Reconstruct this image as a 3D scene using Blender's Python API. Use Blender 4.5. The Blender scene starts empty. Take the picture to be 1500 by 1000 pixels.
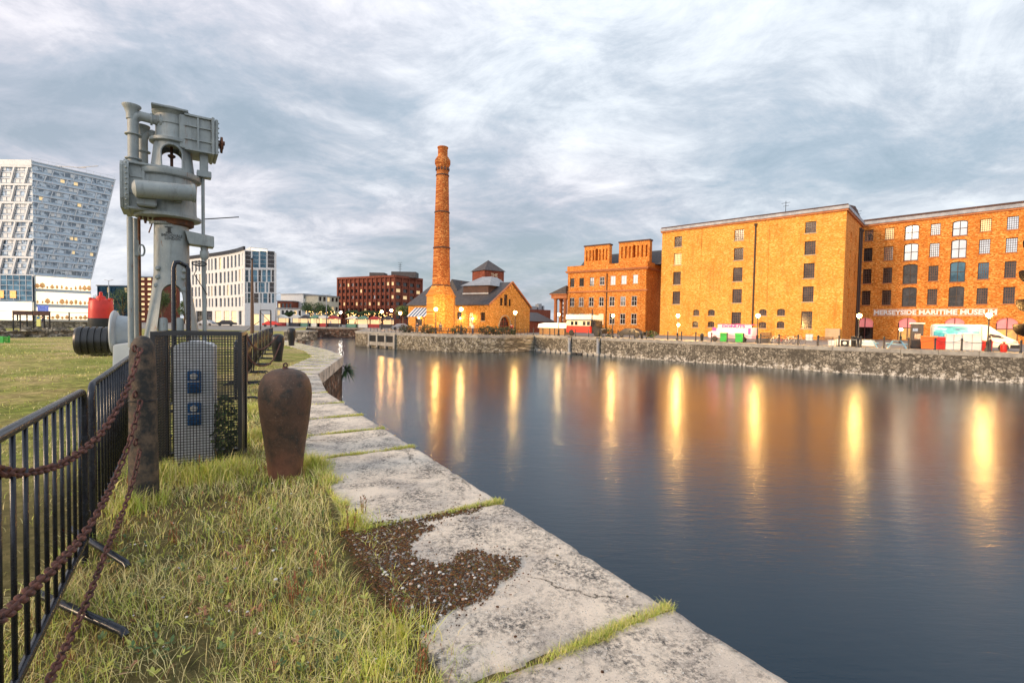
import bpy, bmesh, math, random
import numpy as np
from mathutils import Vector, Matrix
random.seed(7); rng = np.random.default_rng(11)
R = math.radians; PI = math.pi
SC = bpy.context.scene; COL = SC.collection
F = 708.33; EYE = 1.75; WATER = -2.6
# ---------------------------------------------------------------- camera
cam_d = bpy.data.cameras.new('camera'); cam = bpy.data.objects.new('camera', cam_d); COL.objects.link(cam)
cam_d.lens = 17.0; cam_d.sensor_width = 36.0; cam_d.clip_start = .05; cam_d.clip_end = 6000
CM = Matrix.Translation((0, 0, EYE)) @ Matrix.Rotation(R(90 - 2.1), 4, 'X') @ Matrix.Rotation(.0173, 4, 'Z')
cam.matrix_world = CM; SC.camera = cam
R3 = CM.to_3x3(); CO = Vector((0, 0, EYE))
def ray(px, py): return R3 @ Vector(((px - 750) / F, (500 - py) / F, -1))
def G(px, py, z=0.0):
    d = ray(px, py); t = (z - EYE) / d.z; return CO + d * t
def P(px, py, Y):
    d = ray(px, py); return CO + d * (Y / d.y)
def C(px, Y, z=0.0):
    a = P(px, 300, Y); b = P(px, 520, Y); t = (z - a.z) / (b.z - a.z); r = a.lerp(b, t); r.z = z; return r
# ---------------------------------------------------------------- mesh helpers
class MB:
    def __init__(s): s.v = []; s.f = []; s.m = []; s.s = []
    def add(s, vs, fs, m=0, sm=False):
        o = len(s.v); s.v += [tuple(v) for v in vs]
        for f in fs: s.f.append([i + o for i in f]); s.m.append(m); s.s.append(sm)
        return s
    def box(s, x0, y0, z0, x1, y1, z1, m=0):
        v = [(x0,y0,z0),(x1,y0,z0),(x1,y1,z0),(x0,y1,z0),(x0,y0,z1),(x1,y0,z1),(x1,y1,z1),(x0,y1,z1)]
        return s.add(v, [(0,3,2,1),(4,5,6,7),(0,1,5,4),(1,2,6,5),(2,3,7,6),(3,0,4,7)], m)
    def bar(s, a, b, w, h=None, m=0, up=(0,0,1)):
        a = Vector(a); b = Vector(b); h = h or w; d = (b - a).normalized(); u = Vector(up)
        if abs(d.dot(u)) > .95: u = Vector((0,1,0))
        x = d.cross(u).normalized() * (w/2); y = x.cross(d).normalized() * (h/2)
        v = [p + sx*x + sy*y for p in (a, b) for sx, sy in ((-1,-1),(1,-1),(1,1),(-1,1))]
        return s.add(v, [(0,1,2,3),(7,6,5,4),(0,4,5,1),(1,5,6,2),(2,6,7,3),(3,7,4,0)], m)
    def tube(s, pts, r, n=10, m=0, caps=True, sm=True):
        pts = [Vector(p) for p in pts]; rs = r if isinstance(r, (list, tuple)) else [r]*len(pts); o = len(s.v); k = len(pts); prev = None
        for i, p in enumerate(pts):
            d = (pts[min(i+1,k-1)] - pts[max(i-1,0)])
            d = d.normalized() if d.length > 1e-9 else Vector((0,0,1))
            if prev is None:
                u = Vector((0,0,1)) if abs(d.z) < .9 else Vector((1,0,0)); x = d.cross(u).normalized()
            else:
                x = (prev - d * prev.dot(d)); x = x.normalized() if x.length > 1e-6 else d.orthogonal().normalized()
            prev = x; y = d.cross(x)
            for j in range(n):
                a = 2*PI*j/n; s.v.append(tuple(p + rs[i]*(math.cos(a)*x + math.sin(a)*y)))
        for i in range(k-1):
            for j in range(n):
                a, b = o+i*n+j, o+i*n+(j+1) % n; s.f.append([a, b, b+n, a+n]); s.m.append(m); s.s.append(sm)
        if caps:
            s.f.append([o+j for j in range(n)][::-1]); s.m.append(m); s.s.append(False)
            s.f.append([o+(k-1)*n+j for j in range(n)]); s.m.append(m); s.s.append(False)
        return s
    def cyl(s, a, b, r, n=16, m=0, r2=None): return s.tube([a, b], [r, r if r2 is None else r2], n, m)
    def lathe(s, prof, c=(0,0,0), n=24, m=0, axis=None, sm=True, phase=0, caps=True):
        c = Vector(c); Q = Matrix.Identity(3)
        if axis is not None: Q = Vector((0,0,1)).rotation_difference(Vector(axis).normalized()).to_matrix()
        o = len(s.v)
        for r, z in prof:
            for j in range(n):
                a = 2*PI*(j+phase)/n; s.v.append(tuple(c + Q @ Vector((r*math.cos(a), r*math.sin(a), z))))
        for i in range(len(prof)-1):
            for j in range(n):
                a, b = o+i*n+j, o+i*n+(j+1) % n; s.f.append([a, b, b+n, a+n]); s.m.append(m); s.s.append(sm)
        if caps and prof[0][0] > 1e-4: s.f.append([o+j for j in range(n)][::-1]); s.m.append(m); s.s.append(False)
        if caps and prof[-1][0] > 1e-4: s.f.append([o+(len(prof)-1)*n+j for j in range(n)]); s.m.append(m); s.s.append(False)
        return s
    def prism(s, poly, a, b, m=0, ax='y'):
        """poly (u,v) extruded along ax from a to b: ax y -> (u, t, v); ax z -> (u, v, t); ax x -> (t, u, v)"""
        f = {'y': lambda p, t: (p[0], t, p[1]), 'z': lambda p, t: (p[0], p[1], t), 'x': lambda p, t: (t, p[0], p[1])}[ax]
        n = len(poly); v = [f(p, a) for p in poly] + [f(p, b) for p in poly]
        fs = [list(range(n))[::-1], [n+i for i in range(n)]] + [[i, (i+1) % n, n+(i+1) % n, n+i] for i in range(n)]
        return s.add(v, fs, m)
    def build(s, name, mats, parent=None, loc=None, fix=True, bevel=0):
        me = bpy.data.meshes.new(name); me.from_pydata(s.v, [], s.f)
        for mt in (mats if isinstance(mats, (list, tuple)) else [mats]): me.materials.append(mt)
        me.polygons.foreach_set('material_index', s.m); me.polygons.foreach_set('use_smooth', s.s)
        if fix:
            bm = bmesh.new(); bm.from_mesh(me); bmesh.ops.recalc_face_normals(bm, faces=bm.faces)
            if bevel:
                bmesh.ops.remove_doubles(bm, verts=bm.verts, dist=1e-5)
                bmesh.ops.bevel(bm, geom=[e for e in bm.edges if len(e.link_faces) == 2 and e.calc_face_angle(0) > .6], offset=bevel, segments=2, affect='EDGES', clamp_overlap=True)
            for e in bm.edges:
                if len(e.link_faces) == 2 and e.calc_face_angle(0) > .65: e.smooth = False
            bm.to_mesh(me); bm.free()
        me.update(); o = bpy.data.objects.new(name, me); COL.objects.link(o)
        if parent is not None: o.parent = parent
        if loc is not None: o.location = loc
        return o
def tag(o, label=None, cat=None, group=None, kind=None):
    for k, v in (('label', label), ('category', cat), ('group', group), ('kind', kind)):
        if v: o[k] = v
    return o
def thing(name, label, cat, loc=(0,0,0), rz=0, group=None):
    o = bpy.data.objects.new(name, None); COL.objects.link(o); o.empty_display_size = .1
    o.location = loc; o.rotation_euler = (0, 0, rz); return tag(o, label, cat, group)
def dup(root, loc=None, rz=None, label=None):
    kids = {}
    for ob in bpy.data.objects:
        if ob.parent: kids.setdefault(ob.parent.name, []).append(ob)
    def rec(o, par):
        c = o.copy(); COL.objects.link(c)
        if par is not None: c.parent = par
        for ch in kids.get(o.name, []): rec(ch, c)
        return c
    c = rec(root, None)
    if loc is not None: c.location = loc
    if rz is not None: c.rotation_euler = (0, 0, rz)
    if label: c['label'] = label
    return c
def cut(o, cutter):
    bpy.context.view_layer.update(); md = o.modifiers.new('cut', 'BOOLEAN'); md.operation = 'DIFFERENCE'; md.object = cutter; md.solver = 'EXACT'
    dg = bpy.context.evaluated_depsgraph_get(); me = bpy.data.meshes.new_from_object(o.evaluated_get(dg))
    o.modifiers.clear(); o.data = me; bpy.data.objects.remove(cutter)
def textmesh(txt, size, ext, name, mat, parent, M, sx=1.0, off=0.0):
    cu = bpy.data.curves.new('t', 'FONT'); cu.body = txt; cu.size = size; cu.extrude = ext; cu.align_x = 'LEFT'; cu.offset = off; cu.resolution_u = 3
    ob = bpy.data.objects.new('t', cu); COL.objects.link(ob)
    dg = bpy.context.evaluated_depsgraph_get(); dg.update()
    me = bpy.data.meshes.new_from_object(ob.evaluated_get(dg)); bpy.data.objects.remove(ob)
    me.transform(Matrix.Diagonal((sx, 1, 1, 1))); w = max((v.co.x for v in me.vertices), default=1)
    me.transform(M); me.materials.clear(); me.materials.append(mat)
    o = bpy.data.objects.new(name, me); COL.objects.link(o)
    if parent is not None: o.parent = parent
    return o, w
UPR = Matrix(((1,0,0,0),(0,0,-1,0),(0,1,0,0),(0,0,0,1)))   # text in the local xz plane, facing -y
# ---------------------------------------------------------------- materials
def nt(name):
    m = bpy.data.materials.new(name); m.use_nodes = True; t = m.node_tree; return m, t, t.nodes['Principled BSDF']
def N(t, typ, **kw):
    n = t.nodes.new(typ)
    for k, v in kw.items():
        if k.startswith('_'): setattr(n, k[1:], v)
        else: n.inputs[k.replace('__', ' ')].default_value = v
    return n
def ramp(t, fac, stops, interp='LINEAR'):
    r = t.nodes.new('ShaderNodeValToRGB'); r.color_ramp.interpolation = interp
    e = r.color_ramp.elements
    while len(e) < len(stops): e.new(.5)
    for el, (p, c) in zip(e, stops): el.position = p; el.color = (*c, 1) if len(c) == 3 else c
    t.links.new(fac, r.inputs[0]); return r.outputs[0]
def mix(t, fac, a, b, mode='MIX'):
    n = t.nodes.new('ShaderNodeMix'); n.data_type = 'RGBA'; n.blend_type = mode
    for s, v in ((n.inputs[0], fac), (n.inputs[6], a), (n.inputs[7], b)):
        if isinstance(v, (int, float)): s.default_value = v
        elif isinstance(v, tuple): s.default_value = (*v, 1) if len(v) == 3 else v
        else: t.links.new(v, s)
    return n.outputs[2]
def coord(t, scale=(1,1,1), kind='Object', rot=(0,0,0)):
    tc = t.nodes.new('ShaderNodeTexCoord'); mp = t.nodes.new('ShaderNodeMapping')
    mp.inputs['Scale'].default_value = scale; mp.inputs['Rotation'].default_value = rot
    t.links.new(tc.outputs[kind], mp.inputs[0]); return mp.outputs[0]
def noise(t, v, sc, det=4, rough=.6, dist=0, out='Fac'):
    n = N(t, 'ShaderNodeTexNoise', Scale=sc, Detail=det, Roughness=rough, Distortion=dist); t.links.new(v, n.inputs['Vector']); return n.outputs[out]
def bump(t, p, h, st, dist=.02):
    b = N(t, 'ShaderNodeBump', Strength=st, Distance=dist); t.links.new(h, b.inputs['Height']); t.links.new(b.outputs[0], p.inputs['Normal'])
def mat(name, c1, c2=None, sc=3.0, rough=.6, metal=0.0, bs=0.0, bd=.01, bsc=None, lo=.35, hi=.65, emit=0, ecol=None, rv=.1, spec=.5, kind='Object'):
    m, t, p = nt(name); c2 = c2 or tuple(x*.75 for x in c1); v = coord(t, kind=kind)
    n = noise(t, v, sc, 6, .65)
    t.links.new(ramp(t, n, [(lo, c1), (hi, c2)]), p.inputs['Base Color'])
    p.inputs['Metallic'].default_value = metal; p.inputs['Specular IOR Level'].default_value = spec
    mr = N(t, 'ShaderNodeMapRange'); mr.inputs[3].default_value = max(.02, rough-rv); mr.inputs[4].default_value = min(1, rough+rv)
    t.links.new(n, mr.inputs[0]); t.links.new(mr.outputs[0], p.inputs['Roughness'])
    if bs: bump(t, p, noise(t, v, bsc or sc*5, 5, .7), bs, bd)
    if emit: p.inputs['Emission Color'].default_value = (*(ecol or c1), 1); p.inputs['Emission Strength'].default_value = emit
    return m
def brick(name, ca, cb, mortar, speck, w=.46, h=.15, dark=.5):
    m, t, p = nt(name); tc = t.nodes.new('ShaderNodeTexCoord'); sp = t.nodes.new('ShaderNodeSeparateXYZ'); t.links.new(tc.outputs['Object'], sp.inputs[0])
    ad = N(t, 'ShaderNodeMath', _operation='ADD'); t.links.new(sp.outputs[0], ad.inputs[0]); t.links.new(sp.outputs[1], ad.inputs[1])
    cb_ = t.nodes.new('ShaderNodeCombineXYZ'); t.links.new(ad.outputs[0], cb_.inputs[0]); t.links.new(sp.outputs[2], cb_.inputs[1]); v = cb_.outputs[0]
    b = N(t, 'ShaderNodeTexBrick'); b.inputs['Scale'].default_value = 1; b.inputs['Brick Width'].default_value = w; b.inputs['Row Height'].default_value = h
    b.inputs['Mortar Size'].default_value = .012; b.inputs['Bias'].default_value = -.2
    t.links.new(v, b.inputs['Vector'])
    b.inputs['Color1'].default_value = (*ca, 1); b.inputs['Color2'].default_value = (*cb, 1); b.inputs['Mortar'].default_value = (*mortar, 1)
    vo = N(t, 'ShaderNodeTexVoronoi', Scale=1.0); mp = N(t, 'ShaderNodeMapping'); mp.inputs['Scale'].default_value = (4.6, 12.5, 1); t.links.new(v, mp.inputs[0]); t.links.new(mp.outputs[0], vo.inputs['Vector'])
    s2 = t.nodes.new('ShaderNodeSeparateColor'); t.links.new(vo.outputs['Color'], s2.inputs[0])
    c = mix(t, ramp(t, s2.outputs[0], [(.0, (0,0,0)), (.62, (0,0,0)), (.8, (1,1,1))]), b.outputs[0], speck)
    c = mix(t, ramp(t, s2.outputs[1], [(.72, (0,0,0)), (.86, (1,1,1))]), c, tuple(x*dark for x in ca))
    n = noise(t, v, .35, 5, .65); c = mix(t, ramp(t, n, [(.35, (.0,)*3), (.7, (.45,)*3)]), c, tuple(x*.55 for x in ca))
    mq = N(t, 'ShaderNodeMapping'); mq.inputs['Scale'].default_value = (.9, .13, 1); t.links.new(v, mq.inputs[0])
    c = mix(t, ramp(t, noise(t, mq.outputs[0], 1.0, 8, .75), [(.5, (0,)*3), (.68, (.55,)*3)]), c, tuple(x*.45 for x in cb))
    c = mix(t, ramp(t, noise(t, v, .8, 7, .75, .4), [(.58, (0,)*3), (.7, (.5,)*3)]), c, speck)
    t.links.new(c, p.inputs['Base Color']); p.inputs['Roughness'].default_value = .85; p.inputs['Specular IOR Level'].default_value = .2
    bump(t, p, b.outputs['Fac'], -.4, .01)
    return m
def emitm(name, col, st):
    m, t, p = nt(name); p.inputs['Base Color'].default_value = (*col, 1); p.inputs['Emission Color'].default_value = (*col, 1); p.inputs['Emission Strength'].default_value = st; return m
M_ = {}
M_['iron'] = mat('black_iron', (.012,.013,.016), (.03,.03,.034), 8, .38, .3, .3, .003)
M_['barrier'] = mat('barrier_paint', (.010,.012,.018), (.022,.026,.036), 14, .26, .35, .25, .002)
M_['rust'] = mat('rusty_chain', (.15,.055,.042), (.035,.02,.02), 30, .8, .15, .6, .004)
M_['post'] = mat('weathered_post', (.022,.022,.021), (.13,.09,.06), 9, .75, 0, .9, .012, 34, lo=.42, hi=.62)
def bollard_mat():
    m, t, p = nt('rusty_bollard_iron'); v = coord(t)
    a = ramp(t, noise(t, v, 5, 8, .7, .3), [(.38, (.02,.022,.02)), (.5, (.075,.042,.027)), (.62, (.11,.058,.036))])
    b = ramp(t, noise(t, v, 60, 3, .7), [(.6, (0,0,0)), (.74, (1,1,1))]); c = mix(t, b, a, (.2,.15,.11))
    sp = t.nodes.new('ShaderNodeSeparateXYZ'); t.links.new(v, sp.inputs[0])
    w = N(t, 'ShaderNodeMath', _operation='ADD'); t.links.new(sp.outputs[2], w.inputs[0]); t.links.new(noise(t, v, 4, 4), w.inputs[1])
    c = mix(t, ramp(t, w.outputs[0], [(.55, (1,1,1)), (.85, (0,0,0))]), c, (.2,.085,.05))
    t.links.new(c, p.inputs['Base Color']); p.inputs['Roughness'].default_value = .55; p.inputs['Metallic'].default_value = .25
    bump(t, p, noise(t, v, 45, 6, .75), .9, .008); return m
M_['bollard'] = bollard_mat()
def stone_mat():
    m, t, p = nt('granite_coping'); v = coord(t)
    base = ramp(t, noise(t, v, 1.1, 5, .6), [(.3, (.82,.70,.56)), (.5, (.70,.60,.49)), (.62, (.50,.44,.38)), (.72, (.38,.34,.31))])
    lich = ramp(t, noise(t, v, 1.7, 9, .8, .3), [(.44, (0,0,0)), (.58, (1,1,1))])
    sp = ramp(t, noise(t, v, 26, 7, .8), [(.43, (0,0,0)), (.55, (1,1,1))])
    k = N(t, 'ShaderNodeMath', _operation='MULTIPLY'); t.links.new(lich, k.inputs[0]); t.links.new(sp, k.inputs[1])
    c = mix(t, k.outputs[0], base, (.085,.08,.075))
    s2 = ramp(t, noise(t, v, 95, 2, .6), [(.64, (0,0,0)), (.70, (1,1,1))]); c = mix(t, s2, c, (.12,.105,.09))
    s3 = ramp(t, noise(t, v, 60, 2, .6, 0), [(.30, (1,1,1)), (.36, (0,0,0))]); c = mix(t, s3, c, (.72,.68,.62))
    t.links.new(c, p.inputs['Base Color']); p.inputs['Roughness'].default_value = .85; p.inputs['Specular IOR Level'].default_value = .25
    dv = N(t, 'ShaderNodeVectorMath', _operation='MULTIPLY_ADD'); t.links.new(noise(t, v, 5, 6, .7, 0, 'Color'), dv.inputs[0]); dv.inputs[1].default_value = (.35,.35,.35); t.links.new(v, dv.inputs[2])
    vc = N(t, 'ShaderNodeTexVoronoi', Scale=.85, _feature='DISTANCE_TO_EDGE'); t.links.new(dv.outputs[0], vc.inputs['Vector'])
    ck = ramp(t, vc.outputs['Distance'], [(.0, (1,1,1)), (.009, (0,0,0))]); cm = ramp(t, noise(t, v, .9, 3), [(.5, (0,0,0)), (.56, (1,1,1))])
    k3 = mix(t, 1, ck, cm, 'MULTIPLY'); c = mix(t, k3, c, (.07,.06,.045)); t.links.new(c, p.inputs['Base Color'])
    hh = mix(t, .3, noise(t, v, 30, 8, .75), noise(t, v, 3.5, 4, .6)); hh = mix(t, k3, hh, (0,0,0)); bump(t, p, hh, .9, .022); return m
M_['stone'] = stone_mat()
def masonry(name, c1, c2, dark, salt, w=.9, h=.4, zsalt=None):
    m, t, p = nt(name); tc = t.nodes.new('ShaderNodeTexCoord'); sp = t.nodes.new('ShaderNodeSeparateXYZ'); t.links.new(tc.outputs['Object'], sp.inputs[0])
    ad = N(t, 'ShaderNodeMath', _operation='SUBTRACT'); t.links.new(sp.outputs[0], ad.inputs[0]); t.links.new(sp.outputs[1], ad.inputs[1])
    cb_ = t.nodes.new('ShaderNodeCombineXYZ'); t.links.new(ad.outputs[0], cb_.inputs[0]); t.links.new(sp.outputs[2], cb_.inputs[1]); v = cb_.outputs[0]
    mp = N(t, 'ShaderNodeMapping'); mp.inputs['Scale'].default_value = (1/w, 1/h, 1); t.links.new(v, mp.inputs[0])
    vo = N(t, 'ShaderNodeTexVoronoi', Scale=1.0, Randomness=.85); t.links.new(mp.outputs[0], vo.inputs['Vector'])
    ve = N(t, 'ShaderNodeTexVoronoi', Scale=1.0, Randomness=.85, _feature='DISTANCE_TO_EDGE'); t.links.new(mp.outputs[0], ve.inputs['Vector'])
    s2 = t.nodes.new('ShaderNodeSeparateColor'); t.links.new(vo.outputs['Color'], s2.inputs[0])
    c = ramp(t, s2.outputs[0], [(0, c1), (.6, c2), (1, dark)])
    c = mix(t, ramp(t, ve.outputs['Distance'], [(.03, (1,1,1)), (.12, (0,0,0))]), c, dark)
    c = mix(t, ramp(t, noise(t, v, .55, 7, .75), [(.45, (0,0,0)), (.6, (.85,)*3)]), c, dark)
    nn = noise(t, v, 1.6, 8, .8); 
    if zsalt is not None:
        mr = N(t, 'ShaderNodeMapRange'); mr.inputs[1].default_value = zsalt[0]; mr.inputs[2].default_value = zsalt[1]; mr.inputs[3].default_value = .075; mr.inputs[4].default_value = -.12; t.links.new(sp.outputs[2], mr.inputs[0])
        a2 = N(t, 'ShaderNodeMath', _operation='ADD'); t.links.new(nn, a2.inputs[0]); t.links.new(mr.outputs[0], a2.inputs[1]); nn = a2.outputs[0]
    c = mix(t, ramp(t, nn, [(.54, (0,0,0)), (.62, (1,1,1))]), c, salt)
    t.links.new(c, p.inputs['Base Color']); p.inputs['Roughness'].default_value = .9; p.inputs['Specular IOR Level'].default_value = .2
    bump(t, p, ve.outputs['Distance'], .8, .05); return m
M_['pierwall'] = masonry('pale_rubble_masonry', (.44,.39,.28), (.34,.29,.2), (.09,.075,.055), (.58,.54,.46), .38, .24)
M_['farwall'] = masonry('dark_rubble_masonry', (.50,.45,.36), (.27,.235,.18), (.085,.075,.06), (.66,.62,.55), .4, .22, (-2.6, -1.0))
M_['brownwall'] = masonry('brown_masonry', (.24,.12,.075), (.13,.075,.05), (.04,.03,.025), (.4,.34,.28), .8, .3)
M_['farcap'] = mat('pale_coping', (.42,.39,.33), (.26,.24,.21), 1.2, .9, 0, .4, .02)
def cranemat():
    m, t, p = nt('weathered_grey_paint'); v = coord(t); vs_ = coord(t, (5, 5, .6))
    c = ramp(t, noise(t, v, 2.2, 7, .7), [(.32, (.33,.36,.355)), (.68, (.22,.25,.255))])
    c = mix(t, ramp(t, noise(t, vs_, 1.6, 7, .75), [(.52, (0,0,0)), (.72, (.8,)*3)]), c, (.12,.125,.12))
    c = mix(t, ramp(t, noise(t, vs_, 2.6, 8, .8, .3), [(.585, (0,0,0)), (.66, (.85,)*3)]), c, (.20,.085,.035))
    c = mix(t, ramp(t, noise(t, v, 30, 5, .7), [(.62, (0,0,0)), (.70, (.7,)*3)]), c, (.42,.44,.42))
    t.links.new(c, p.inputs['Base Color']); p.inputs['Roughness'].default_value = .5; bump(t, p, noise(t, v, 34, 8, .8), .55, .012); return m
M_['crane'] = cranemat()
M_['crane_lt'] = mat('pale_grey_paint', (.36,.40,.43), (.28,.31,.33), 2.2, .45, 0, .3, .003, 40)
M_['crust'] = mat('rusty_underside', (.22,.08,.03), (.05,.035,.03), 6, .8, 0, .5, .006)
M_['black'] = mat('black_rubber', (.012,.013,.014), (.022,.022,.024), 9, .35, 0, .3, .003)
M_['red'] = mat('red_paint', (.62,.025,.012), (.5,.02,.01), 4, .45, 0, .2, .003)
M_['white'] = mat('white_paint', (.74,.74,.72), (.62,.62,.61), 2, .5)
M_['paleclad'] = mat('pale_cladding', (.62,.64,.66), (.5,.53,.56), .3, .55)
M_['glassd'] = mat('dark_glass', (.012,.011,.012), (.05,.045,.045), .8, .12, 0, rv=.03, lo=.45, hi=.6, spec=.6)
M_['glassb'] = mat('blue_glass', (.10,.19,.24), (.04,.08,.11), .35, .1, .75, rv=.03, lo=.4, hi=.6)
M_['glassm'] = mat('sky_mirroring_glass', (.75,.76,.74), (.55,.56,.56), 1.0, .1, .85, rv=.05)
M_['slate'] = mat('slate_roof', (.085,.075,.075), (.045,.04,.042), 2.2, .7, 0, .6, .02, 8)
M_['zinc'] = mat('zinc_roof', (.34,.36,.38), (.24,.25,.27), 1.5, .45, .3)
M_['frame'] = mat('dark_window_frame', (.04,.025,.02), (.06,.035,.025), 5, .6)
M_['wood'] = mat('brown_wood', (.15,.08,.045), (.08,.045,.03), 8, .7)
def asphalt():
    m, t, p = nt('paving'); v = coord(t); c = ramp(t, noise(t, v, .7, 7, .7), [(.35, (.17,.16,.15)), (.65, (.26,.24,.21))])
    t.links.new(c, p.inputs['Base Color']); p.inputs['Roughness'].default_value = .85; bump(t, p, noise(t, v, 9, 4), .3, .02); return m
M_['paving'] = asphalt()
def groundmat():
    m, t, p = nt('grassy_soil'); v = coord(t)
    a = ramp(t, noise(t, v, .22, 6, .65, .4), [(.34, (.27,.33,.06)), (.46, (.42,.42,.11)), (.56, (.66,.52,.22)), (.7, (.55,.46,.25))])
    b = ramp(t, noise(t, v, 3.2, 8, .8), [(.38, (.35,)*3), (.62, (1.15,)*3)]); c = mix(t, 1, a, b, 'MULTIPLY')
    f = ramp(t, noise(t, v, 13, 6, .8), [(.44, (0,0,0)), (.60, (1,1,1))]); k = mix(t, .5, (0,0,0), f)
    c = mix(t, k, c, (.10,.085,.045))
    sp = t.nodes.new('ShaderNodeSeparateXYZ'); t.links.new(v, sp.inputs[0])
    # bare, trodden soil under the long grass close to the bollards
    d = N(t, 'ShaderNodeVectorMath', _operation='DISTANCE'); tc = coord(t, (1,1,0)); t.links.new(tc, d.inputs[0]); d.inputs[1].default_value = (-1.6, 3.2, 0)
    mr = N(t, 'ShaderNodeMapRange'); mr.inputs[1].default_value = 3.0; mr.inputs[2].default_value = 5.0; t.links.new(d.outputs['Value'], mr.inputs[0])
    near = ramp(t, noise(t, v, 9, 8, .8), [(.35, (.09,.08,.035)), (.55, (.20,.17,.07)), (.7, (.32,.25,.13))])
    c = mix(t, mr.outputs[0], near, c)
    t.links.new(c, p.inputs['Base Color']); p.inputs['Roughness'].default_value = .95; p.inputs['Specular IOR Level'].default_value = .1
    bump(t, p, noise(t, v, 16, 8, .8), 1, .05); return m
M_['ground'] = groundmat()
def watermat():
    m, t, p = nt('dock_water'); p.inputs['Base Color'].default_value = (.002,.017,.032,1); p.inputs['Specular Tint'].default_value = (.03,.10,.17,1); p.inputs['Roughness'].default_value = .17; p.inputs['IOR'].default_value = 1.75
    v1 = coord(t, (1.5, 6.0, 1), rot=(0,0,R(-12))); v2 = coord(t, (3.6, 17, 1), rot=(0,0,R(-22))); v3 = coord(t, (.12,.3,1), rot=(0,0,R(30)))
    a = noise(t, v1, 1.0, 4, .6, .3); b = noise(t, v2, 1.3, 3, .6, .2); c3 = noise(t, v3, 1, 3)
    s1 = N(t, 'ShaderNodeMath', _operation='MULTIPLY_ADD'); t.links.new(b, s1.inputs[0]); s1.inputs[1].default_value = .35; t.links.new(a, s1.inputs[2])
    s2 = N(t, 'ShaderNodeMath', _operation='MULTIPLY'); t.links.new(s1.outputs[0], s2.inputs[0])
    mr = N(t, 'ShaderNodeMapRange'); mr.inputs[1].default_value = .3; mr.inputs[2].default_value = .7; mr.inputs[3].default_value = .55; mr.inputs[4].default_value = 1.2; t.links.new(c3, mr.inputs[0]); t.links.new(mr.outputs[0], s2.inputs[1])
    bump(t, p, s2.outputs[0], .25, .035); return m
M_['water'] = watermat()
# ---------------------------------------------------------------- world, sun
SUN_EL, SUN_AZ = R(17), R(-118)    # azimuth of the sun: where it stands, measured from +Y clockwise
w = bpy.data.worlds.new('World'); SC.world = w; w.use_nodes = True; t = w.node_tree; t.nodes.clear()
out = t.nodes.new('ShaderNodeOutputWorld'); sky = t.nodes.new('ShaderNodeTexSky'); sky.sky_type = 'NISHITA'; sky.sun_disc = False
sky.sun_elevation = SUN_EL; sky.sun_rotation = SUN_AZ; sky.air_density = 1.3; sky.dust_density = 1.5
b1 = t.nodes.new('ShaderNodeBackground'); b1.inputs[1].default_value = .11; t.links.new(sky.outputs[0], b1.inputs[0])
tc = t.nodes.new('ShaderNodeTexCoord'); sp = t.nodes.new('ShaderNodeSeparateXYZ'); t.links.new(tc.outputs['Generated'], sp.inputs[0])
def MA(op, a, b=None, c=None, clamp=False):
    n = t.nodes.new('ShaderNodeMath'); n.operation = op; n.use_clamp = clamp
    for i, v in enumerate((a, b, c)):
        if v is None: continue
        if isinstance(v, (int, float)): n.inputs[i].default_value = v
        else: t.links.new(v, n.inputs[i])
    return n.outputs[0]
zz = MA('ADD', MA('MAXIMUM', sp.outputs[2], 0.0), .26)
cb = t.nodes.new('ShaderNodeCombineXYZ'); t.links.new(MA('DIVIDE', sp.outputs[0], zz), cb.inputs[0]); t.links.new(MA('DIVIDE', sp.outputs[1], zz), cb.inputs[1])
def wmap(sc, rot, off=(0,0,0)):
    mp = t.nodes.new('ShaderNodeMapping'); mp.inputs['Scale'].default_value = sc; mp.inputs['Rotation'].default_value = (0,0,rot); mp.inputs['Location'].default_value = off
    t.links.new(cb.outputs[0], mp.inputs[0]); return mp.outputs[0]
n1 = noise(t, wmap((.55,.75,1), R(20), (3.1,1.7,0)), 1.0, 7, .58, .35)
n2 = noise(t, wmap((1.75,2.15,1), R(-28), (7.3,2.2,.5)), 1.0, 9, .66, .7)
n3 = noise(t, wmap((.3,.34,1), R(0), (1.3,5.2,.9)), 1.0, 3, .5)
n4 = noise(t, wmap((3.4,5.0,1), R(15), (1,9,.9)), 1.0, 8, .7, .5)
cloud = ramp(t, MA('ADD', MA('MULTIPLY', n1, .42), MA('ADD', MA('MULTIPLY', n2, .36), MA('MULTIPLY', n4, .22))), [(.39, (.33,.40,.47)), (.45, (.42,.475,.545)), (.49, (.53,.555,.61)), (.53, (.67,.68,.72)), (.60, (.86,.855,.87))])
tint = ramp(t, n3, [(.4, (.91,.97,1.0)), (.6, (1.04,.98,1.0))])
cl = mix(t, 1, cloud, tint, 'MULTIPLY')
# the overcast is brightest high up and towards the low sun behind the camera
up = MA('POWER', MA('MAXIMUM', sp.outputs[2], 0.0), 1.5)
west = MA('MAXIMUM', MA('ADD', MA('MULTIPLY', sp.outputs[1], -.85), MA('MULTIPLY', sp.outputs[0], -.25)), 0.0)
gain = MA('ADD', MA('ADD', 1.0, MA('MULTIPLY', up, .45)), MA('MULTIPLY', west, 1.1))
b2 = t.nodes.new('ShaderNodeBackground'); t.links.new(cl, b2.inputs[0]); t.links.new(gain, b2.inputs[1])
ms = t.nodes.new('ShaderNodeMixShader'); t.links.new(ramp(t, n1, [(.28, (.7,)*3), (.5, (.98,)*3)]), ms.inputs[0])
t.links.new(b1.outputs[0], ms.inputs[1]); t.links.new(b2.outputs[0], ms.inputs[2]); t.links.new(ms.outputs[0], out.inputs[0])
sd = bpy.data.lights.new('sun', 'SUN'); sd.energy = 2.8; sd.angle = R(14); sd.color = (1, .70, .42)
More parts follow.
